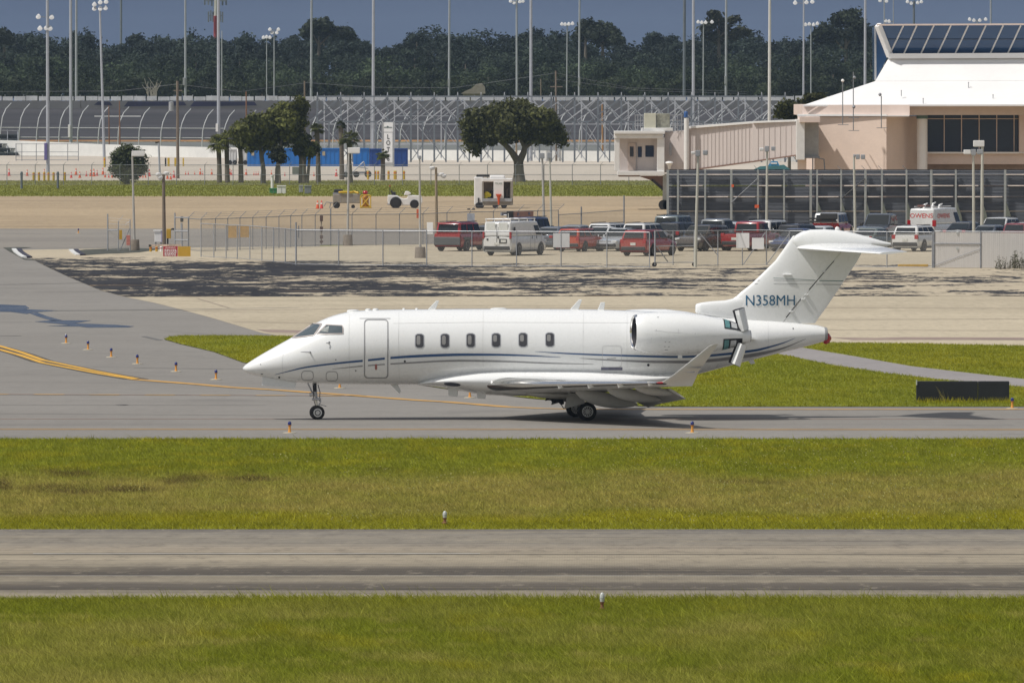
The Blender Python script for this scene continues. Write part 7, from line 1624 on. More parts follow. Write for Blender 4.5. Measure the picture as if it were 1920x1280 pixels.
# timber utility poles and their wires
def upole(label, px_, d_, top, r_, arms=(), tr=None, mat=None):
    x0 = P(px_, 300, d_).x; root = thing('utility_pole', label, 'utility pole', (x0, d_, 0)); MB().tube([Vector((x0, d_, 0)), P(px_ - 1, top, d_)], [r_, r_ * .7], 8).build('pole', mat or M_wood, root, smooth=50)
    for y_, w_ in arms: MB().bar(P(px_ - w_, y_, d_), P(px_ + w_, y_, d_), .12, .14).build('cross_arm', M_wood, root)
    if tr: ring_stack(P(tr[0], tr[1], d_), [(-.5, .28), (.5, .28), (.55, .15)], 12).build('transformer', M_galv, root, smooth=40)
    return root
upole('dark timber utility pole with a transformer left of the palms', 333.5, 1056, 152, .19, ((170, 8),), (321, 200)); upole('timber pole standing among the palms, reaching above the track', 572, 1045, 152, .13); upole('pale timber pole behind the left palms', 462.5, 1420, 172, .13, (), None, M_rusty); upole('timber pole with a cross arm right of the oak', 1043, 1300, 133, .15, ((163, 12),)); upole('short timber pole before the wood left of the cross-arm pole', 1015, 1560, 148, .14); upole('rusty timber pole within the steel frame left of the jet bridge', 1130, 1330, 195, .14, (), None, pm('orange_timber', (.30, .17, .07), .8, var=.2)); upole('timber pole hidden behind the oak trunk', 969, 1120, 262, .14, (), None, pm('tan_timber', (.27, .21, .14), .85)); upole('small timber pole behind the six-lamp mast', 205, 1440, 198, .10, (), None, M_rusty); upole('second small timber pole right of the six-lamp mast', 225, 1440, 190, .12, (), None, M_rusty)
pw = thing('power_lines', 'thin sagging power lines strung between the timber poles', 'power line', P(333, 160, 1056))
for pts in ([(333, 1056, 158), (220, 1250, 171), (-20, 1480, 172)], [(333, 1056, 158), (450, 1200, 172), (572, 1300, 156)], [(572, 1300, 155), (700, 1300, 164), (850, 1300, 165), (1043, 1300, 137)], [(1043, 1300, 137), (1180, 1330, 165), (1400, 1400, 172)], [(1043, 1300, 149), (1200, 1330, 170), (1400, 1400, 176)]):
    MB().tube([P(x, y, d_) for x, d_, y in pts], .014, 4).build('wire', M_galvd, pw)

# ================================================================== THINGS IN THE FAR LOT
def container(label, x0, x1, y0, y1, col, name, extra=0, dep=2.4, cat='container'):
    d_ = D(y1); root = thing(name, label, cat, G((x0 + x1) / 2, y1)); a, c_ = P(x0, y1, d_), P(x1, y0, d_); w_ = c_.x - a.x; h_ = c_.z - a.z
    mt = pm('container_' + col[0], col[1], .5, var=.06, scale=.6); body = MB().box(((a.x + c_.x) / 2, d_ + dep / 2, h_ / 2 + .05), (w_, dep, h_ - .1)).build('box', mt, root)
    for k in range(max(3, int(w_ / .55))): MB().box((a.x + (k + .5) * w_ / max(3, int(w_ / .55)), d_ - .02, h_ / 2), (.16, .06, h_ - .4)).build('corrugation', mt, root)
    for z_ in (.08, h_ - .06): MB().box(((a.x + c_.x) / 2, d_ - .05, z_), (w_, .12, .14)).build('rail', mt, root)
    return root, d_
BLU = ('bright_blue', (.012, .145, .46)); DBL = ('deep_blue', (.010, .055, .24)); WHC = ('white', (.60, .60, .60))
r_, d_ = container('long bright blue container behind the palms', 463.5, 638, 278, 312, BLU, 'shipping_container')
for k in (474, 560, 607): MB().box(P(k, 288, d_ - .1), (.36, .05, .55)).build('label_plate', pm('tan_label', (.35, .30, .20), .6), r_)
container('short blue container with a dark end right of the palms', 662, 692, 278, 312, BLU, 'shipping_container'); container('deep blue container left of the lot sign', 692.6, 727, 279, 312, DBL, 'shipping_container'); container('deep blue container right of the lot sign', 738, 764.5, 278.5, 312.5, DBL, 'shipping_container')
for lb, x0, x1 in (('white trailer left of the long blue container, left one', 428, 443.5), ('white trailer touching the left end of the long blue container', 447.5, 463)):
    r_, d_ = container(lb, x0, x1, 279.5, 309, WHC, 'box_trailer', 0, 2.4, 'trailer')
    for k in (x0 + 3, x1 - 3): c_ = P(k, 311, d_ - .1); c_.z = .3; MB().loft(lathe_rings([(c_ + Y_ * -.1, .3, X_, Z_), (c_ + Y_ * .1, .3, X_, Z_)], 14)).build('wheel', M_tyre, r_, smooth=40)
ls = thing('lot_sign', 'tall white sign reading LOT 6 in stacked letters', 'sign', G(728, 313)); dL = ls.location.y; MB().box((P(716.5, 312, dL) + P(738.5, 231, dL)) / 2, (22 / S(dL), .5, 81 / S(dL))).build('sign_box', pm('pale_sign_frame', (.50, .50, .50), .6, var=.06), ls)
for k in (717, 738): MB().box((P(k, 313, dL) + P(k, 227, dL)) / 2 + Y_ * -.06, (2.6 / S(dL), .6, 86 / S(dL))).build('sign_post', M_galv, ls)
bxp(719, 249, 736, 305, dL - .30, .1).build('letter_panel', M_wsign, ls); bxp(718.5, 229.5, 737, 247.5, dL - .30, .1).build('logo_panel', M_wsign, ls)
for chh, yy in (('L', 257), ('O', 268.5), ('T', 281), ('6', 298)):
    vs_, fs_ = textmesh(chh, .86, weight=.012); c_ = P(728, yy, dL - .33); MB().add([(c_.x + v.x * .8, c_.y, c_.z + v.y) for v in vs_], fs_).build('letter', pm('black_letter', (.02, .022, .025), .5), ls, fix=False)
c_ = P(727.5, 239, dL - .33); MB().add([c_ + Vector(q) for q in ((-.55, 0, -.06), (.55, 0, -.06), (.5, 0, .04), (.1, 0, .04), (-.02, 0, .22), (-.14, 0, .06), (-.5, 0, .03))], [tuple(range(7))]).build('logo', pm('dark_green_logo', (.02, .06, .055), .5), ls, fix=False)
# bleachers
bl = thing('bleachers', 'dark green bleachers cut off by the left edge', 'bleachers', G(15, 292)); dBl = bl.location.y; M_ble = pm('bleacher_green_grey', (.055, .07, .072), .6, var=.15)
for k in range(5):
    yy = 287 - k * 8.5; p0, p1 = P(-90, yy, dBl + k * .8), P(34, yy, dBl + k * .8); MB().bar(p0, p1, .42, .10).build('bench_plank', M_ble, bl); MB().box((p0 + p1) / 2 + Vector((0, .35, -.22)), (p1.x - p0.x, .06, .62)).build('riser', pm('dark_riser', (.025, .03, .035), .7), bl)
for k in (-60, -12, 14, 33): MB().bar(P(k, 291, dBl), P(k, 247, dBl + 3.4), .10, .10).build('frame', M_galvd, bl); MB().bar(P(k, 291, dBl + 3.4), P(k, 243, dBl + 3.4), .10, .10).build('frame_post', M_galvd, bl)
MB().bar(P(-90, 243, dBl + 3.4), P(35, 245, dBl + 3.4), .08, .08).build('back_rail', M_galv, bl)
pfm = thing('pipe_frame', 'low open pipe frame right of the bleachers', 'pipe frame', G(30, 302)); dp = D(302)
for k in (30, 41, 68, 90, 127, 147): MB().tube([G(k, 302), P(k, 269, dp)], .05, 5).build('upright', M_galvd, pfm)
for y_ in (270, 285, 293, 300): MB().tube([P(30, y_, dp), P(147, y_, dp)], .04, 5).build('rail', M_galvd, pfm)
# cones and bollards
i_ = 0
for px_, py_, h in ((17, 330, .85), (51, 330, .75), (83, 328, .7), (133.6, 334, .7), (142.5, 329, .85), (149.6, 334, .75), (162, 331, .6), (170, 331, .8), (176, 331, .9), (182, 330, .7), (193, 328, .85), (197, 333, .6), (204, 333.5, .5), (210, 333.5, .55), (215, 333.5, .5), (263, 333, .5), (268, 333.5, .45), (273, 333.5, .5), (280, 331, .85), (314, 336, .7), (320, 337, .7), (326, 334, .85), (332, 333, .7), (348, 328, .45), (353, 328, .45), (365, 328, .45), (375.5, 328.5, .8), (380, 328.5, .45), (397, 328.5, .7), (431, 328.5, .75), (434, 329, .6), (461.5, 329, .75), (476, 329, .45), (480, 329, .45), (484, 329, .5), (509, 329, .6), (534, 330, .45), (564, 330, .35), (588.5, 330.5, .5), (630.5, 331, .85)):
    cone(px_, py_, h * 1.0, 'orange traffic cone standing in the far lot between the fence and the white wall', 'cones in the far lot', M_cone if i_ % 3 else pm('red_cone_plastic', (.60, .06, .05), .55)); i_ += 1
def bollard(px_, py_, h, label, group, m_):
    c_ = G(px_, py_); t_ = thing('bollard', label, 'bollard', c_, 0, group); ring_stack(c_, [(0, .13), (h * .95, .13), (h, .05)], 10).build('post', m_, t_, smooth=40); ring_stack(c_, [(h * .7, .135), (h * .82, .135)], 10).build('band', M_cone, t_, smooth=40)
for px_ in (63, 73, 83, 100.5, 121.5): bollard(px_, 339, .95, 'yellow bollard at the left end of the far lot', 'yellow bollards far left', M_yeq)
for px_ in (690, 703.5, 709, 728.5, 740, 741.8, 757.5): bollard(px_, 337, 1.0, 'yellow bollard in the far lot below the lot sign', 'yellow bollards below the lot sign', M_yeq)
bollard(91, 339, .95, 'yellow sleeve at the foot of the four-lamp mast', None, M_yeq); bollard(196, 314, 1.3, 'yellow sleeve at the foot of the six-lamp mast', None, M_yeq)
for x0, x1, lb in ((309, 312, 'dark and yellow signal board left of the timber utility pole'), (314, 318, 'yellow barrel board left of the timber utility pole'), (327, 332.5, 'yellow board touching the timber utility pole on its left'), (342.5, 345, 'thin yellow board right of the timber utility pole')):
    panel('roadside_board', lb, x0, 296, x1, 312, D(312), M_trim if x0 == 309 else M_yeq, 'board', .3)
# cabinets on the far grass strip
for x0, y0_, x1, y1_, m_, nm, lb in ((505.5, 354, 519, 363, pm('utility_green', (.05, .22, .09), .6), 'transformer_box', 'low green transformer box beside the white box on the far grass'), (519.5, 349, 536, 363.5, M_lampw, 'utility_box', 'white utility box right of the green transformer on the far grass'), (560.5, 348.5, 568, 361, M_galv, 'utility_cabinet', 'smaller grey-green cabinet on the far grass'), (571, 349, 583.5, 363.5, M_galvd, 'utility_cabinet', 'larger grey cabinet on the far grass')):
    dd = D(y1_); r_ = thing(nm, lb, 'utility box', G((x0 + x1) / 2, y1_)); bxp(x0, y0_, x1, y1_, dd, .7).build('housing', m_, r_, bevel=.04); bxp(x0 - .4, y0_ - 1, x1 + .4, y0_ + .8, dd - .05, .8).build('lid', m_, r_, bevel=.02); bxp((x0 + x1) / 2 - .3, y0_ + 2, (x0 + x1) / 2 + .3, y1_ - 1, dd - .02, .03).build('door_gap', M_seal, r_)
wp_ = thing('vent_post', 'white vent post standing behind the green transformer box', 'post', G(510.5, 355)); dd = wp_.location.y; ring_stack(wp_.location.copy(), [(0, .15), (1.25, .15), (1.3, .08)], 10).build('post', M_lampw, wp_, smooth=40); ring_stack(wp_.location.copy(), [(1.3, .2), (1.45, .2)], 10).build('cap', M_lampw, wp_, smooth=40)
panel('info_panel', 'pale grey panel on the far fence among the palms', 548, 313, 569, 327, D(344), pm('pale_grey_panel', (.44, .46, .48), .6), 'panel')
ut = thing('utility_trailer', 'white and dark equipment trailer right of the palms in the far lot', 'trailer', G(665, 333)); dd = D(333)
bxp(641, 308, 652, 326, dd, 1.2).build('white_hood', M_lampw, ut, bevel=.06); bxp(652, 322, 690, 326, dd, 1.4).build('deck', M_galvd, ut)
for k, r2 in ((648, .32), (668, .36), (690, .40)): c_ = P(k, 333, dd - .1); c_.z = r2; MB().loft(lathe_rings([(c_ + Y_ * -.1, r2, X_, Z_), (c_ + Y_ * .1, r2, X_, Z_)], 16)).build('wheel', M_tyre, ut, smooth=40)
for a, b_ in (((662, 322), (682, 303)), ((682, 303), (686, 322)), ((672, 313), (690, 316)), ((655, 322), (660, 306))): MB().tube([P(*a, dd), P(*b_, dd)], .07, 6).build('boom', M_galv, ut)
# perimeter fence and its gate posts
fence('chain_link_fence', 'long perimeter fence between the far grass and the far lot', [(-40 + 53 * k, 347) for k in range(25)], 2.15, pr=.04, arms=.35, mid=True, mat=M_galvd, wires=False)
for px_, lb in ((40.5, 'left one of two thick blue-grey posts on the far grass'), (108.5, 'right one of two thick blue-grey posts on the far grass')):
    t_ = thing('gate_post', lb, 'post', G(px_, 354)); ring_stack(t_.location.copy(), [(0, .12), (1.7, .12), (1.75, .05)], 10).build('post', M_mastd, t_, smooth=40); MB().box(t_.location + Z_ * 1.5, (.3, .2, .12)).build('bracket', M_mastd, t_)
sl = thing('street_lamp', 'small dark lamp on a grey post right of the dark bush', 'lamp post', G(300, 338)); dd = sl.location.y; MB().tube([G(300, 338), P(297.5, 268, dd)], .11, 8).build('pole', M_mast, sl, smooth=50); bxp(291, 266, 299, 269, dd, .4).build('lamp_head', M_trim, sl)
# ================================================================== TREES
m, nt, b, out = nmat('foliage'); at = nd(nt, 'ShaderNodeAttribute'); at.attribute_name = 'tone'
nt.links.new(at.outputs['Color'], b.inputs['Base Color']); b.inputs['Roughness'].default_value = .7; b.inputs['Specular IOR Level'].default_value = .2
tr = nd(nt, 'ShaderNodeBsdfTranslucent'); nt.links.new(at.outputs['Color'], tr.inputs['Color']); mx = nd(nt, 'ShaderNodeMixShader', {0: .25}); nt.links.new(b.outputs[0], mx.inputs[1]); nt.links.new(tr.outputs[0], mx.inputs[2]); nt.links.new(mx.outputs[0], out.inputs['Surface']); M_leaf = m
M_bark = pm('bark', (.13, .11, .09), .9, var=.25, scale=2, stretch=(3, 3, .5), bump=.4)
def leaf_arrays(lumps, n, size, tone, jit=.35, shell=.5):
    """leaf quads spread through the outer part of ellipsoid lumps"""
    L = np.array([(c.x, c.y, c.z, rx, ry, rz) for c, rx, ry, rz in lumps], float); wgt = (L[:, 3] * L[:, 4] * L[:, 5]) ** .67; idx = nrg.choice(len(L), n, p=wgt / wgt.sum())
    d_ = nrg.normal(0, 1, (n, 3)); d_ /= np.linalg.norm(d_, axis=1)[:, None]; rad = shell + (1.06 - shell) * nrg.random(n) ** .6
    ncl = max(8, n // 13); d_ = d_[:ncl]; rad = rad[:ncl] * nrg.uniform(.86, 1.14, ncl); idx = idx[:ncl]; own = nrg.integers(0, ncl, n)   # twigs carrying a dozen leaves each
    cc_ = L[idx, :3] + d_ * rad[:, None] * L[idx, 3:6]; sp = .13 * L[idx, 3:6].mean(1) + size * .5
    c_ = cc_[own] + nrg.normal(0, 1, (n, 3)) * sp[own][:, None] * np.array((1, 1, .75)); d_ = d_[own]; idx = idx[own]; tw = nrg.normal(1, .13, ncl)[own]
    nr_ = d_ / L[idx, 3:6]; nr_ /= np.linalg.norm(nr_, axis=1)[:, None]; nr_ += nrg.normal(0, .55, (n, 3)); nr_ /= np.linalg.norm(nr_, axis=1)[:, None]
    t_ = np.cross(nr_, nrg.normal(0, 1, (n, 3))); t_ /= np.linalg.norm(t_, axis=1)[:, None] + 1e-9; b2 = np.cross(nr_, t_); s_ = (size * nrg.uniform(.55, 1.35, n))[:, None]
    v = np.stack([c_ - t_ * s_, c_ + b2 * s_ * .55, c_ + t_ * s_, c_ - b2 * s_ * .55], 1)
    lt = nrg.normal(1, .14, len(L))[idx] * tw
    tn = np.array(tone)[None] * (lt * nrg.uniform(1 - jit, 1 + jit, n))[:, None]
    return v, tn
def leaf_obj(name, v, tn, parent=None, off=None):
    n = len(v); v = v - (np.array(off) if off is not None else 0); me = bpy.data.meshes.new(name); me.vertices.add(n * 4); me.loops.add(n * 4); me.polygons.add(n)
    me.vertices.foreach_set('co', v.astype(np.float32).ravel()); me.loops.foreach_set('vertex_index', np.arange(n * 4, dtype=np.int32)); me.polygons.foreach_set('loop_start', np.arange(0, n * 4, 4, dtype=np.int32))
    a_ = me.attributes.new('tone', 'FLOAT_COLOR', 'POINT'); cc = np.ones((n, 4, 4), np.float32); cc[:, :, :3] = np.clip(tn, 0, 1)[:, None, :]; a_.data.foreach_set('color', cc.ravel()); me.update(); me.materials.append(M_leaf)
    o_ = bpy.data.objects.new(name, me); COL.objects.link(o_)
    if parent: o_.parent = parent
    return o_
def lumps_px(L, d_, dy=1.0): return [(P(x, y, d_) + Y_ * rng.uniform(-dy, dy), rx / S(d_), max(.5, rx / S(d_) * .9), ry / S(d_)) for x, y, rx, ry in L]
def tree(name, label, foot, d_, limbs, lumps, n, size, tone, group=None, dy=1.2, shell=.5):
    b0 = Vector((P(foot, 300, d_).x, d_, 0)); root = thing(name, label, 'tree' if name != 'bush' else 'bush', b0, 0, group)
    mb = MB()
    for pts, rads in limbs: mb.tube([P(x, y, d_) if y is not None else b0 for x, y in pts], rads, 8)
    mb.build('trunk', M_bark, root, smooth=60); v, tn = leaf_arrays(lumps_px(lumps, d_, dy), n, size, tone, shell=shell); leaf_obj('crown', v, tn, root, b0); return root
# the round oak
dO = D(341)
oak_l = [(878, 232, 14, 24), (886, 258, 16, 26), (893, 275, 8, 16), (905, 222, 24, 18), (925, 244, 26, 26), (912, 256, 18, 16), (945, 214, 30, 20), (960, 232, 30, 26), (972, 205, 26, 16), (985, 222, 30, 22), (1000, 240, 26, 24), (1012, 256, 20, 14), (1020, 222, 22, 18), (1036, 240, 18, 20), (1048, 256, 14, 14), (1056, 266, 9, 8), (955, 260, 14, 10), (945, 250, 16, 16), (1030, 262, 10, 10), (990, 262, 12, 8)]
tree('oak_tree', 'round spreading oak with a forked trunk in the far grass strip', 973, dO, [([(973, None), (973, 322), (972, 300)], [.75, .55, .52]), ([(971, 303), (960, 286), (948, 272), (932, 262)], [.42, .34, .28, .16]), ([(974, 303), (982, 286), (984, 275)], [.42, .34, .26]), ([(984, 277), (976, 262), (972, 246)], [.24, .18, .10]), ([(984, 278), (998, 268), (1012, 258)], [.20, .15, .09]), ([(982, 280), (990, 262)], [.15, .08])], oak_l, 20000, .22, (.092, .096, .032), None, 2.0)
# tree group among the palms
dK = D(344); S_K = S(dK)
tree('oak_tree', 'dense dark oak behind the left palms', 493, dK, [([(494, None), (494, 320), (490, 290), (486, 262)], [.32, .26, .22, .12]), ([(491, 292), (505, 268)], [.15, .08])], [(455, 262, 16, 16), (470, 245, 22, 20), (488, 232, 22, 20), (480, 262, 22, 18), (500, 252, 20, 22), (468, 272, 12, 12), (448, 250, 12, 12), (506, 270, 12, 16)], 6000, .24, (.105, .112, .028), None, 1.5)
tree('oak_tree', 'taller oak right of the dense dark one, leaning to the timber pole', 520, dK, [([(521, None), (520, 318), (524, 290), (528, 262)], [.28, .24, .18, .10])], [(516, 222, 20, 18), (532, 212, 18, 20), (540, 232, 20, 22), (520, 245, 18, 18), (548, 250, 16, 14), (556, 232, 14, 18), (535, 262, 10, 12)], 6000, .24, (.115, .122, .03), None, 1.5)
tree('cedar_tree', 'narrow tall tree rising beside the timber pole', 563, dK, [([(566, None), (564, 300), (562, 240), (562, 200)], [.22, .18, .14, .06])], [(562, 192, 11, 10), (556, 204, 14, 10), (568, 202, 8, 12), (552, 220, 12, 10), (566, 224, 8, 12), (558, 240, 10, 12)], 2600, .22, (.085, .09, .02), None, .8)
tree('oak_tree', 'small dark tree right of the timber pole', 576, dK, [([(582, None), (580, 300), (574, 275)], [.18, .15, .08])], [(570, 268, 14, 14), (580, 282, 10, 12), (562, 280, 10, 12), (590, 278, 8, 10)], 2600, .20, (.06, .068, .018), None, .8)
tree('bush', 'small leafy bush at the foot of the taller oak', 525, dK - 4, [([(524, None), (524, 306)], [.12, .08])], [(518, 292, 10, 10), (527, 296, 10, 10), (522, 284, 10, 8)], 1600, .18, (.03, .034, .012), None, .6)
# palms
M_palmt = pm('palm_trunk', (.115, .095, .075), .9, var=.3, scale=3, stretch=(1, 1, 4), bump=.4)
def palm(label, foot, foot_y, top, r_px, tone, n=34, lean=0):
    b0 = G(foot, foot_y); d_ = b0.y; root = thing('palm_tree', label, 'palm tree', b0, 0, 'palms by the far lot'); t_ = P(foot + lean, top, d_)
    MB().tube([b0, b0.lerp(t_, .5) + X_ * rng.uniform(-.1, .1), t_], [.30, .25, .28], 10).build('trunk', M_palmt, root, smooth=60); vs = []; tn = []; r_ = r_px / S(d_)
    for k in range(n):
        a = rng.uniform(0, 2 * math.pi); el = math.asin(rng.uniform(-.55, 1.0)); u = Vector((math.cos(a) * math.cos(el), math.sin(a) * math.cos(el), math.sin(el))); hub = t_ + u * r_ * rng.uniform(.35, .5) + Z_ * .1; tc = np.array(tone) * rng.uniform(.6, 1.45)
        side = u.cross(Z_); side = side.normalized() if side.length > .05 else X_
        vs.append([t_, t_ + side * .05, hub + side * .03, hub]); tn.append(tc * 1.1)
        for j in range(11):
            f_ = (j - 5) / 5; dr = (u * math.cos(f_ * 1.45) + side * math.sin(f_ * 1.45)).normalized(); ln = r_ * .62 * rng.uniform(.85, 1.1) * (1 - .25 * abs(f_)); mid = hub + dr * ln * .6 - Z_ * ln * .08; tip = hub + dr * ln * .95 - Z_ * ln * .42; w_ = dr.cross(Z_); w_ = (w_.normalized() if w_.length > .05 else X_) * .07
            vs.append([hub, mid + w_, tip, mid - w_]); tn.append(tc * rng.uniform(.8, 1.2))
    leaf_obj('fronds', np.array([[tuple(p) for p in q] for q in vs]), np.array(tn), root, b0)
PT = (.125, .135, .03)
palm('leftmost palm of the far group', 411.5, 343, 271, 26, PT, 40, -2); palm('second palm from the left in the far group', 426.5, 343, 262, 24, PT, 36, -2); palm('third palm from the left, merging with the dark oak', 452, 343, 247, 26, PT, 40, -4); palm('palm with a clear trunk right of the timber pole', 597, 342, 244, 17, (.07, .078, .02), 36, -3); palm('small dark palm high above the container end', 641, 337, 236, 11, (.04, .048, .014), 26, -2); palm('broad palm in front of the blue container gap', 657.5, 343, 262, 24, (.072, .08, .02), 40, -3); palm('short palm in front of the lot sign', 717.5, 338, 292, 16, (.068, .08, .018), 30); palm('slim palm trunk with few fronds beside the small dark tree', 571, 343, 288, 12, PT, 20)
tree('bush', 'round dark bush at the left fence', 240, D(346), [([(240, None), (240, 320)], [.2, .1])], [(240, 285, 18, 12), (224, 300, 16, 16), (256, 300, 18, 18), (240, 308, 26, 20), (222, 318, 12, 12), (262, 316, 12, 12), (240, 328, 18, 12), (234, 278, 8, 6)], 6500, .17, (.065, .078, .028), None, .9)
tree('bush', 'olive tree tops peeking over the jet bridge roof, left of the terminal', 1480, 905, [([(1480, None), (1480, 230)], [.2, .1])], [(1468, 208, 12, 16), (1482, 200, 12, 12), (1490, 212, 14, 14), (1504, 200, 10, 10), (1500, 216, 10, 12)], 2600, .20, (.050, .052, .010), None, 1)
tree('bush', 'small olive shrub directly at the left roof corner of the terminal', 1522, 905, [([(1522, None), (1522, 205)], [.2, .1])], [(1518, 186, 9, 8), (1530, 182, 12, 7), (1540, 184, 8, 6)], 1200, .18, (.050, .052, .010), None, 1)

# the wood behind the speedway
sk = [(-200, 64), (0, 60), (60, 68), (120, 66), (170, 72), (230, 75), (262, 68), (300, 68), (350, 63), (375, 57), (400, 70), (440, 76), (480, 76), (520, 74), (560, 64), (590, 62), (640, 64), (665, 70), (690, 82), (720, 86), (760, 76), (800, 66), (830, 65), (860, 63), (900, 66), (940, 72), (975, 62), (1010, 62), (1045, 60), (1090, 66), (1130, 72), (1165, 78), (1192, 86), (1230, 74), (1260, 68), (1300, 74), (1350, 68), (1385, 60), (1405, 66), (1430, 80), (1480, 76), (1510, 76), (1545, 62), (1600, 58), (1650, 60), (1720, 66), (1900, 62), (2150, 64)]
skf = pchip([a for a, _ in sk], [b_ for _, b_ in sk])
V_, T_ = [], []; trunk_mb = MB()
def add_tree(px_, top, d_, wpx, tone, n, size):
    h_ = 178 - top; L = []; k = rng.randint(5, 8)
    L.append((px_, top + wpx * .42, wpx * .55, wpx * .42))
    for _ in range(k): L.append((px_ + rng.uniform(-.62, .62) * wpx, top + rng.uniform(.28, .95) * min(h_, wpx * 1.6), wpx * rng.uniform(.24, .46), wpx * rng.uniform(.20, .36)))
    v, tn = leaf_arrays(lumps_px(L, d_, 3.0), n, size, tone, .25, .45); V_.append(v); T_.append(tn)
    trunk_mb.tube([Vector((P(px_, 300, d_).x, d_, 0)), P(px_ + rng.uniform(-4, 4), top + wpx * .5, d_)], [.28, .12], 5)
x_ = -190
while x_ < 2120:
    w_ = rng.uniform(24, 58); add_tree(x_, skf(x_) + rng.choice((-9, -4, 0, 3, 8, 13)) + rng.uniform(-3, 3), rng.uniform(1790, 1840), w_, np.array((.030, .043, .034)) * rng.uniform(.65, 1.3), 2300, .34); x_ += w_ * .50
x_ = -180
while x_ < 2120:
    w_ = rng.uniform(36, 64); add_tree(x_, skf(x_) + rng.uniform(18, 40), rng.uniform(1730, 1770), w_, np.array((.031, .044, .030)) * rng.uniform(.6, 1.35), 2000, .32); x_ += w_ * .62
x_ = -180
while x_ < 2120:
    w_ = rng.uniform(34, 62); add_tree(x_, rng.uniform(104, 140), rng.uniform(1660, 1710), w_, np.array((.037, .052, .026)) * rng.uniform(.55, 1.6), 1900, .30); x_ += w_ * .62
x_ = -180
while x_ < 2120:
    w_ = rng.uniform(26, 46); add_tree(x_, rng.uniform(140, 160), rng.uniform(1610, 1640), w_, np.array((.030, .040, .018)) * rng.uniform(.6, 1.4), 1100, .28); x_ += w_ * .6
tag(leaf_obj('far_wood', np.concatenate(V_), np.concatenate(T_)), kind='stuff'); tag(trunk_mb.build('far_wood_trunks', M_bark, fix=False), kind='stuff')
# trees that stand out above it
def tall(label, px_, d_, lumps, n, limbs, tone=(.032, .041, .024)):
    tree('tall_tree', label, px_, d_, [([(px_, None), (px_, 120), (px_, lumps[0][1])], [.45, .35, .15])] + limbs, lumps, n, .46, tone, None, 2.0, .45)
tall('round-crowned tree standing high above the wood beside the bare mast', 598, 1780, [(596, 52, 20, 14), (608, 46, 16, 10), (586, 50, 12, 10), (618, 60, 14, 8), (640, 60, 16, 8), (655, 68, 12, 7), (594, 66, 16, 10), (575, 60, 10, 10)], 3800, [([(600, 90), (585, 60)], [.2, .1]), ([(600, 84), (622, 62)], [.2, .1])])
tall('rounded tree above the wood right of the oak', 1130, 1785, [(1130, 56, 20, 11), (1142, 62, 18, 10), (1118, 64, 14, 10), (1156, 74, 12, 8), (1134, 74, 22, 10)], 3400, [([(1130, 90), (1118, 66)], [.2, .1])])
tall('small feathery treetop beside the flat floodlight bank', 1098, 1785, [(1102, 44, 8, 7), (1094, 52, 9, 7), (1104, 60, 8, 8), (1090, 66, 10, 8)], 1300, [])
tall('scraggly tree with open branches left of the pale thick mast', 1348, 1760, [(1340, 30, 9, 7), (1334, 44, 8, 6), (1352, 42, 7, 7), (1322, 52, 9, 6), (1378, 38, 10, 5), (1360, 54, 8, 6), (1392, 60, 13, 7), (1330, 66, 14, 9), (1350, 70, 10, 10), (1376, 66, 10, 6)], 2300, [([(1350, 90), (1340, 34)], [.25, .1]), ([(1350, 70), (1376, 40)], [.18, .08]), ([(1348, 80), (1324, 54)], [.18, .08]), ([(1352, 76), (1392, 60)], [.18, .08])], (.040, .044, .020))
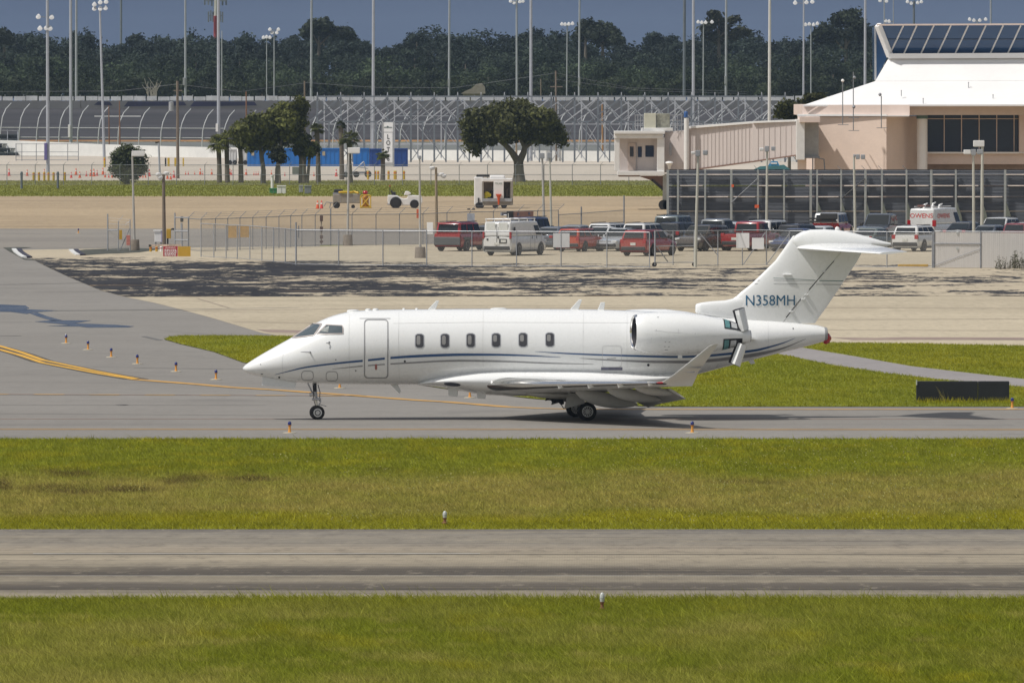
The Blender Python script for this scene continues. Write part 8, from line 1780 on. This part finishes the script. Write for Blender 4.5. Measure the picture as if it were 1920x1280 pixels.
tall('big pine with a rounded head left of the terminal clerestory', 1586, 1760, [(1584, 34, 20, 12), (1596, 30, 16, 10), (1572, 40, 12, 9), (1606, 44, 14, 8), (1612, 52, 10, 7), (1545, 56, 16, 9), (1556, 66, 18, 9), (1536, 70, 14, 9), (1590, 62, 18, 9), (1615, 66, 14, 9)], 4200, [([(1586, 100), (1556, 62)], [.25, .1]), ([(1586, 90), (1606, 48)], [.2, .1])])
tall('feathery treetop at the left edge above the wood', 8, 1780, [(4, 66, 12, 9), (12, 72, 14, 9), (-6, 74, 14, 9)], 1500, [])
# pale ruin-like building parts in the wood
sh = thing('tan_hut', 'small tan hut roof peeking over the track barrier right of the lot sign', 'hut', (P(886, 300, 1600).x, 1600, 0)); pts = [P(864, 176, 1600), P(872, 171, 1600), P(884, 166, 1600), P(893, 158, 1600), P(903, 156, 1600), P(909, 163, 1600), P(910, 176, 1600)]
MB().prism(pts, Y_ * 5).build('roof', pm('tan_roof', (.23, .21, .175), .8, var=.2), sh); a, c_ = P(868, 190, 1600.5), P(906, 174.2, 1600.5); MB().box(((a.x + c_.x) / 2, 1602.5, c_.z / 2), (c_.x - a.x, 4, c_.z)).build('wall', pm('hut_wall', (.24, .22, .18), .8, var=.25), sh)
ds_ = thing('dead_shrub', 'pale bare branches standing before the wood left of the timber pole', 'dead tree', (P(286, 300, 1600).x, 1600, 0))
for k in range(18):
    a = P(286 + rng.uniform(-9, 9), 182, 1600); MB().tube([a, a + Vector((rng.uniform(-.4, .4), 0, rng.uniform(.6, 1.6))), a + Vector((rng.uniform(-1.2, 1.2), 0, rng.uniform(1.5, 3.4)))], [.10, .08, .04], 5).build('branch', pm('pale_dead_wood', (.27, .25, .22), .9, var=.2), ds_)
MB().tube([Vector((P(286, 300, 1600).x, 1600, 0)), P(286, 182, 1600)], [.4, .3], 8).build('trunk', pm('pale_dead_wood', (.27, .25, .22), .9), ds_)
# ================================================================== AIR
m = bpy.data.materials.new('thin_air'); m.use_nodes = True; nt = m.node_tree; nt.nodes.clear(); out = nt.nodes.new('ShaderNodeOutputMaterial')
pv = nd(nt, 'ShaderNodeVolumePrincipled', {'Color': (.58, .77, 1.0, 1), 'Density': 4.5e-5, 'Anisotropy': 0.0}); nt.links.new(pv.outputs[0], out.inputs['Volume'])
hz_ = MB().box((0, 2850, 26), (5640, 6400, 56)).build('haze', m); tag(hz_, kind='stuff')
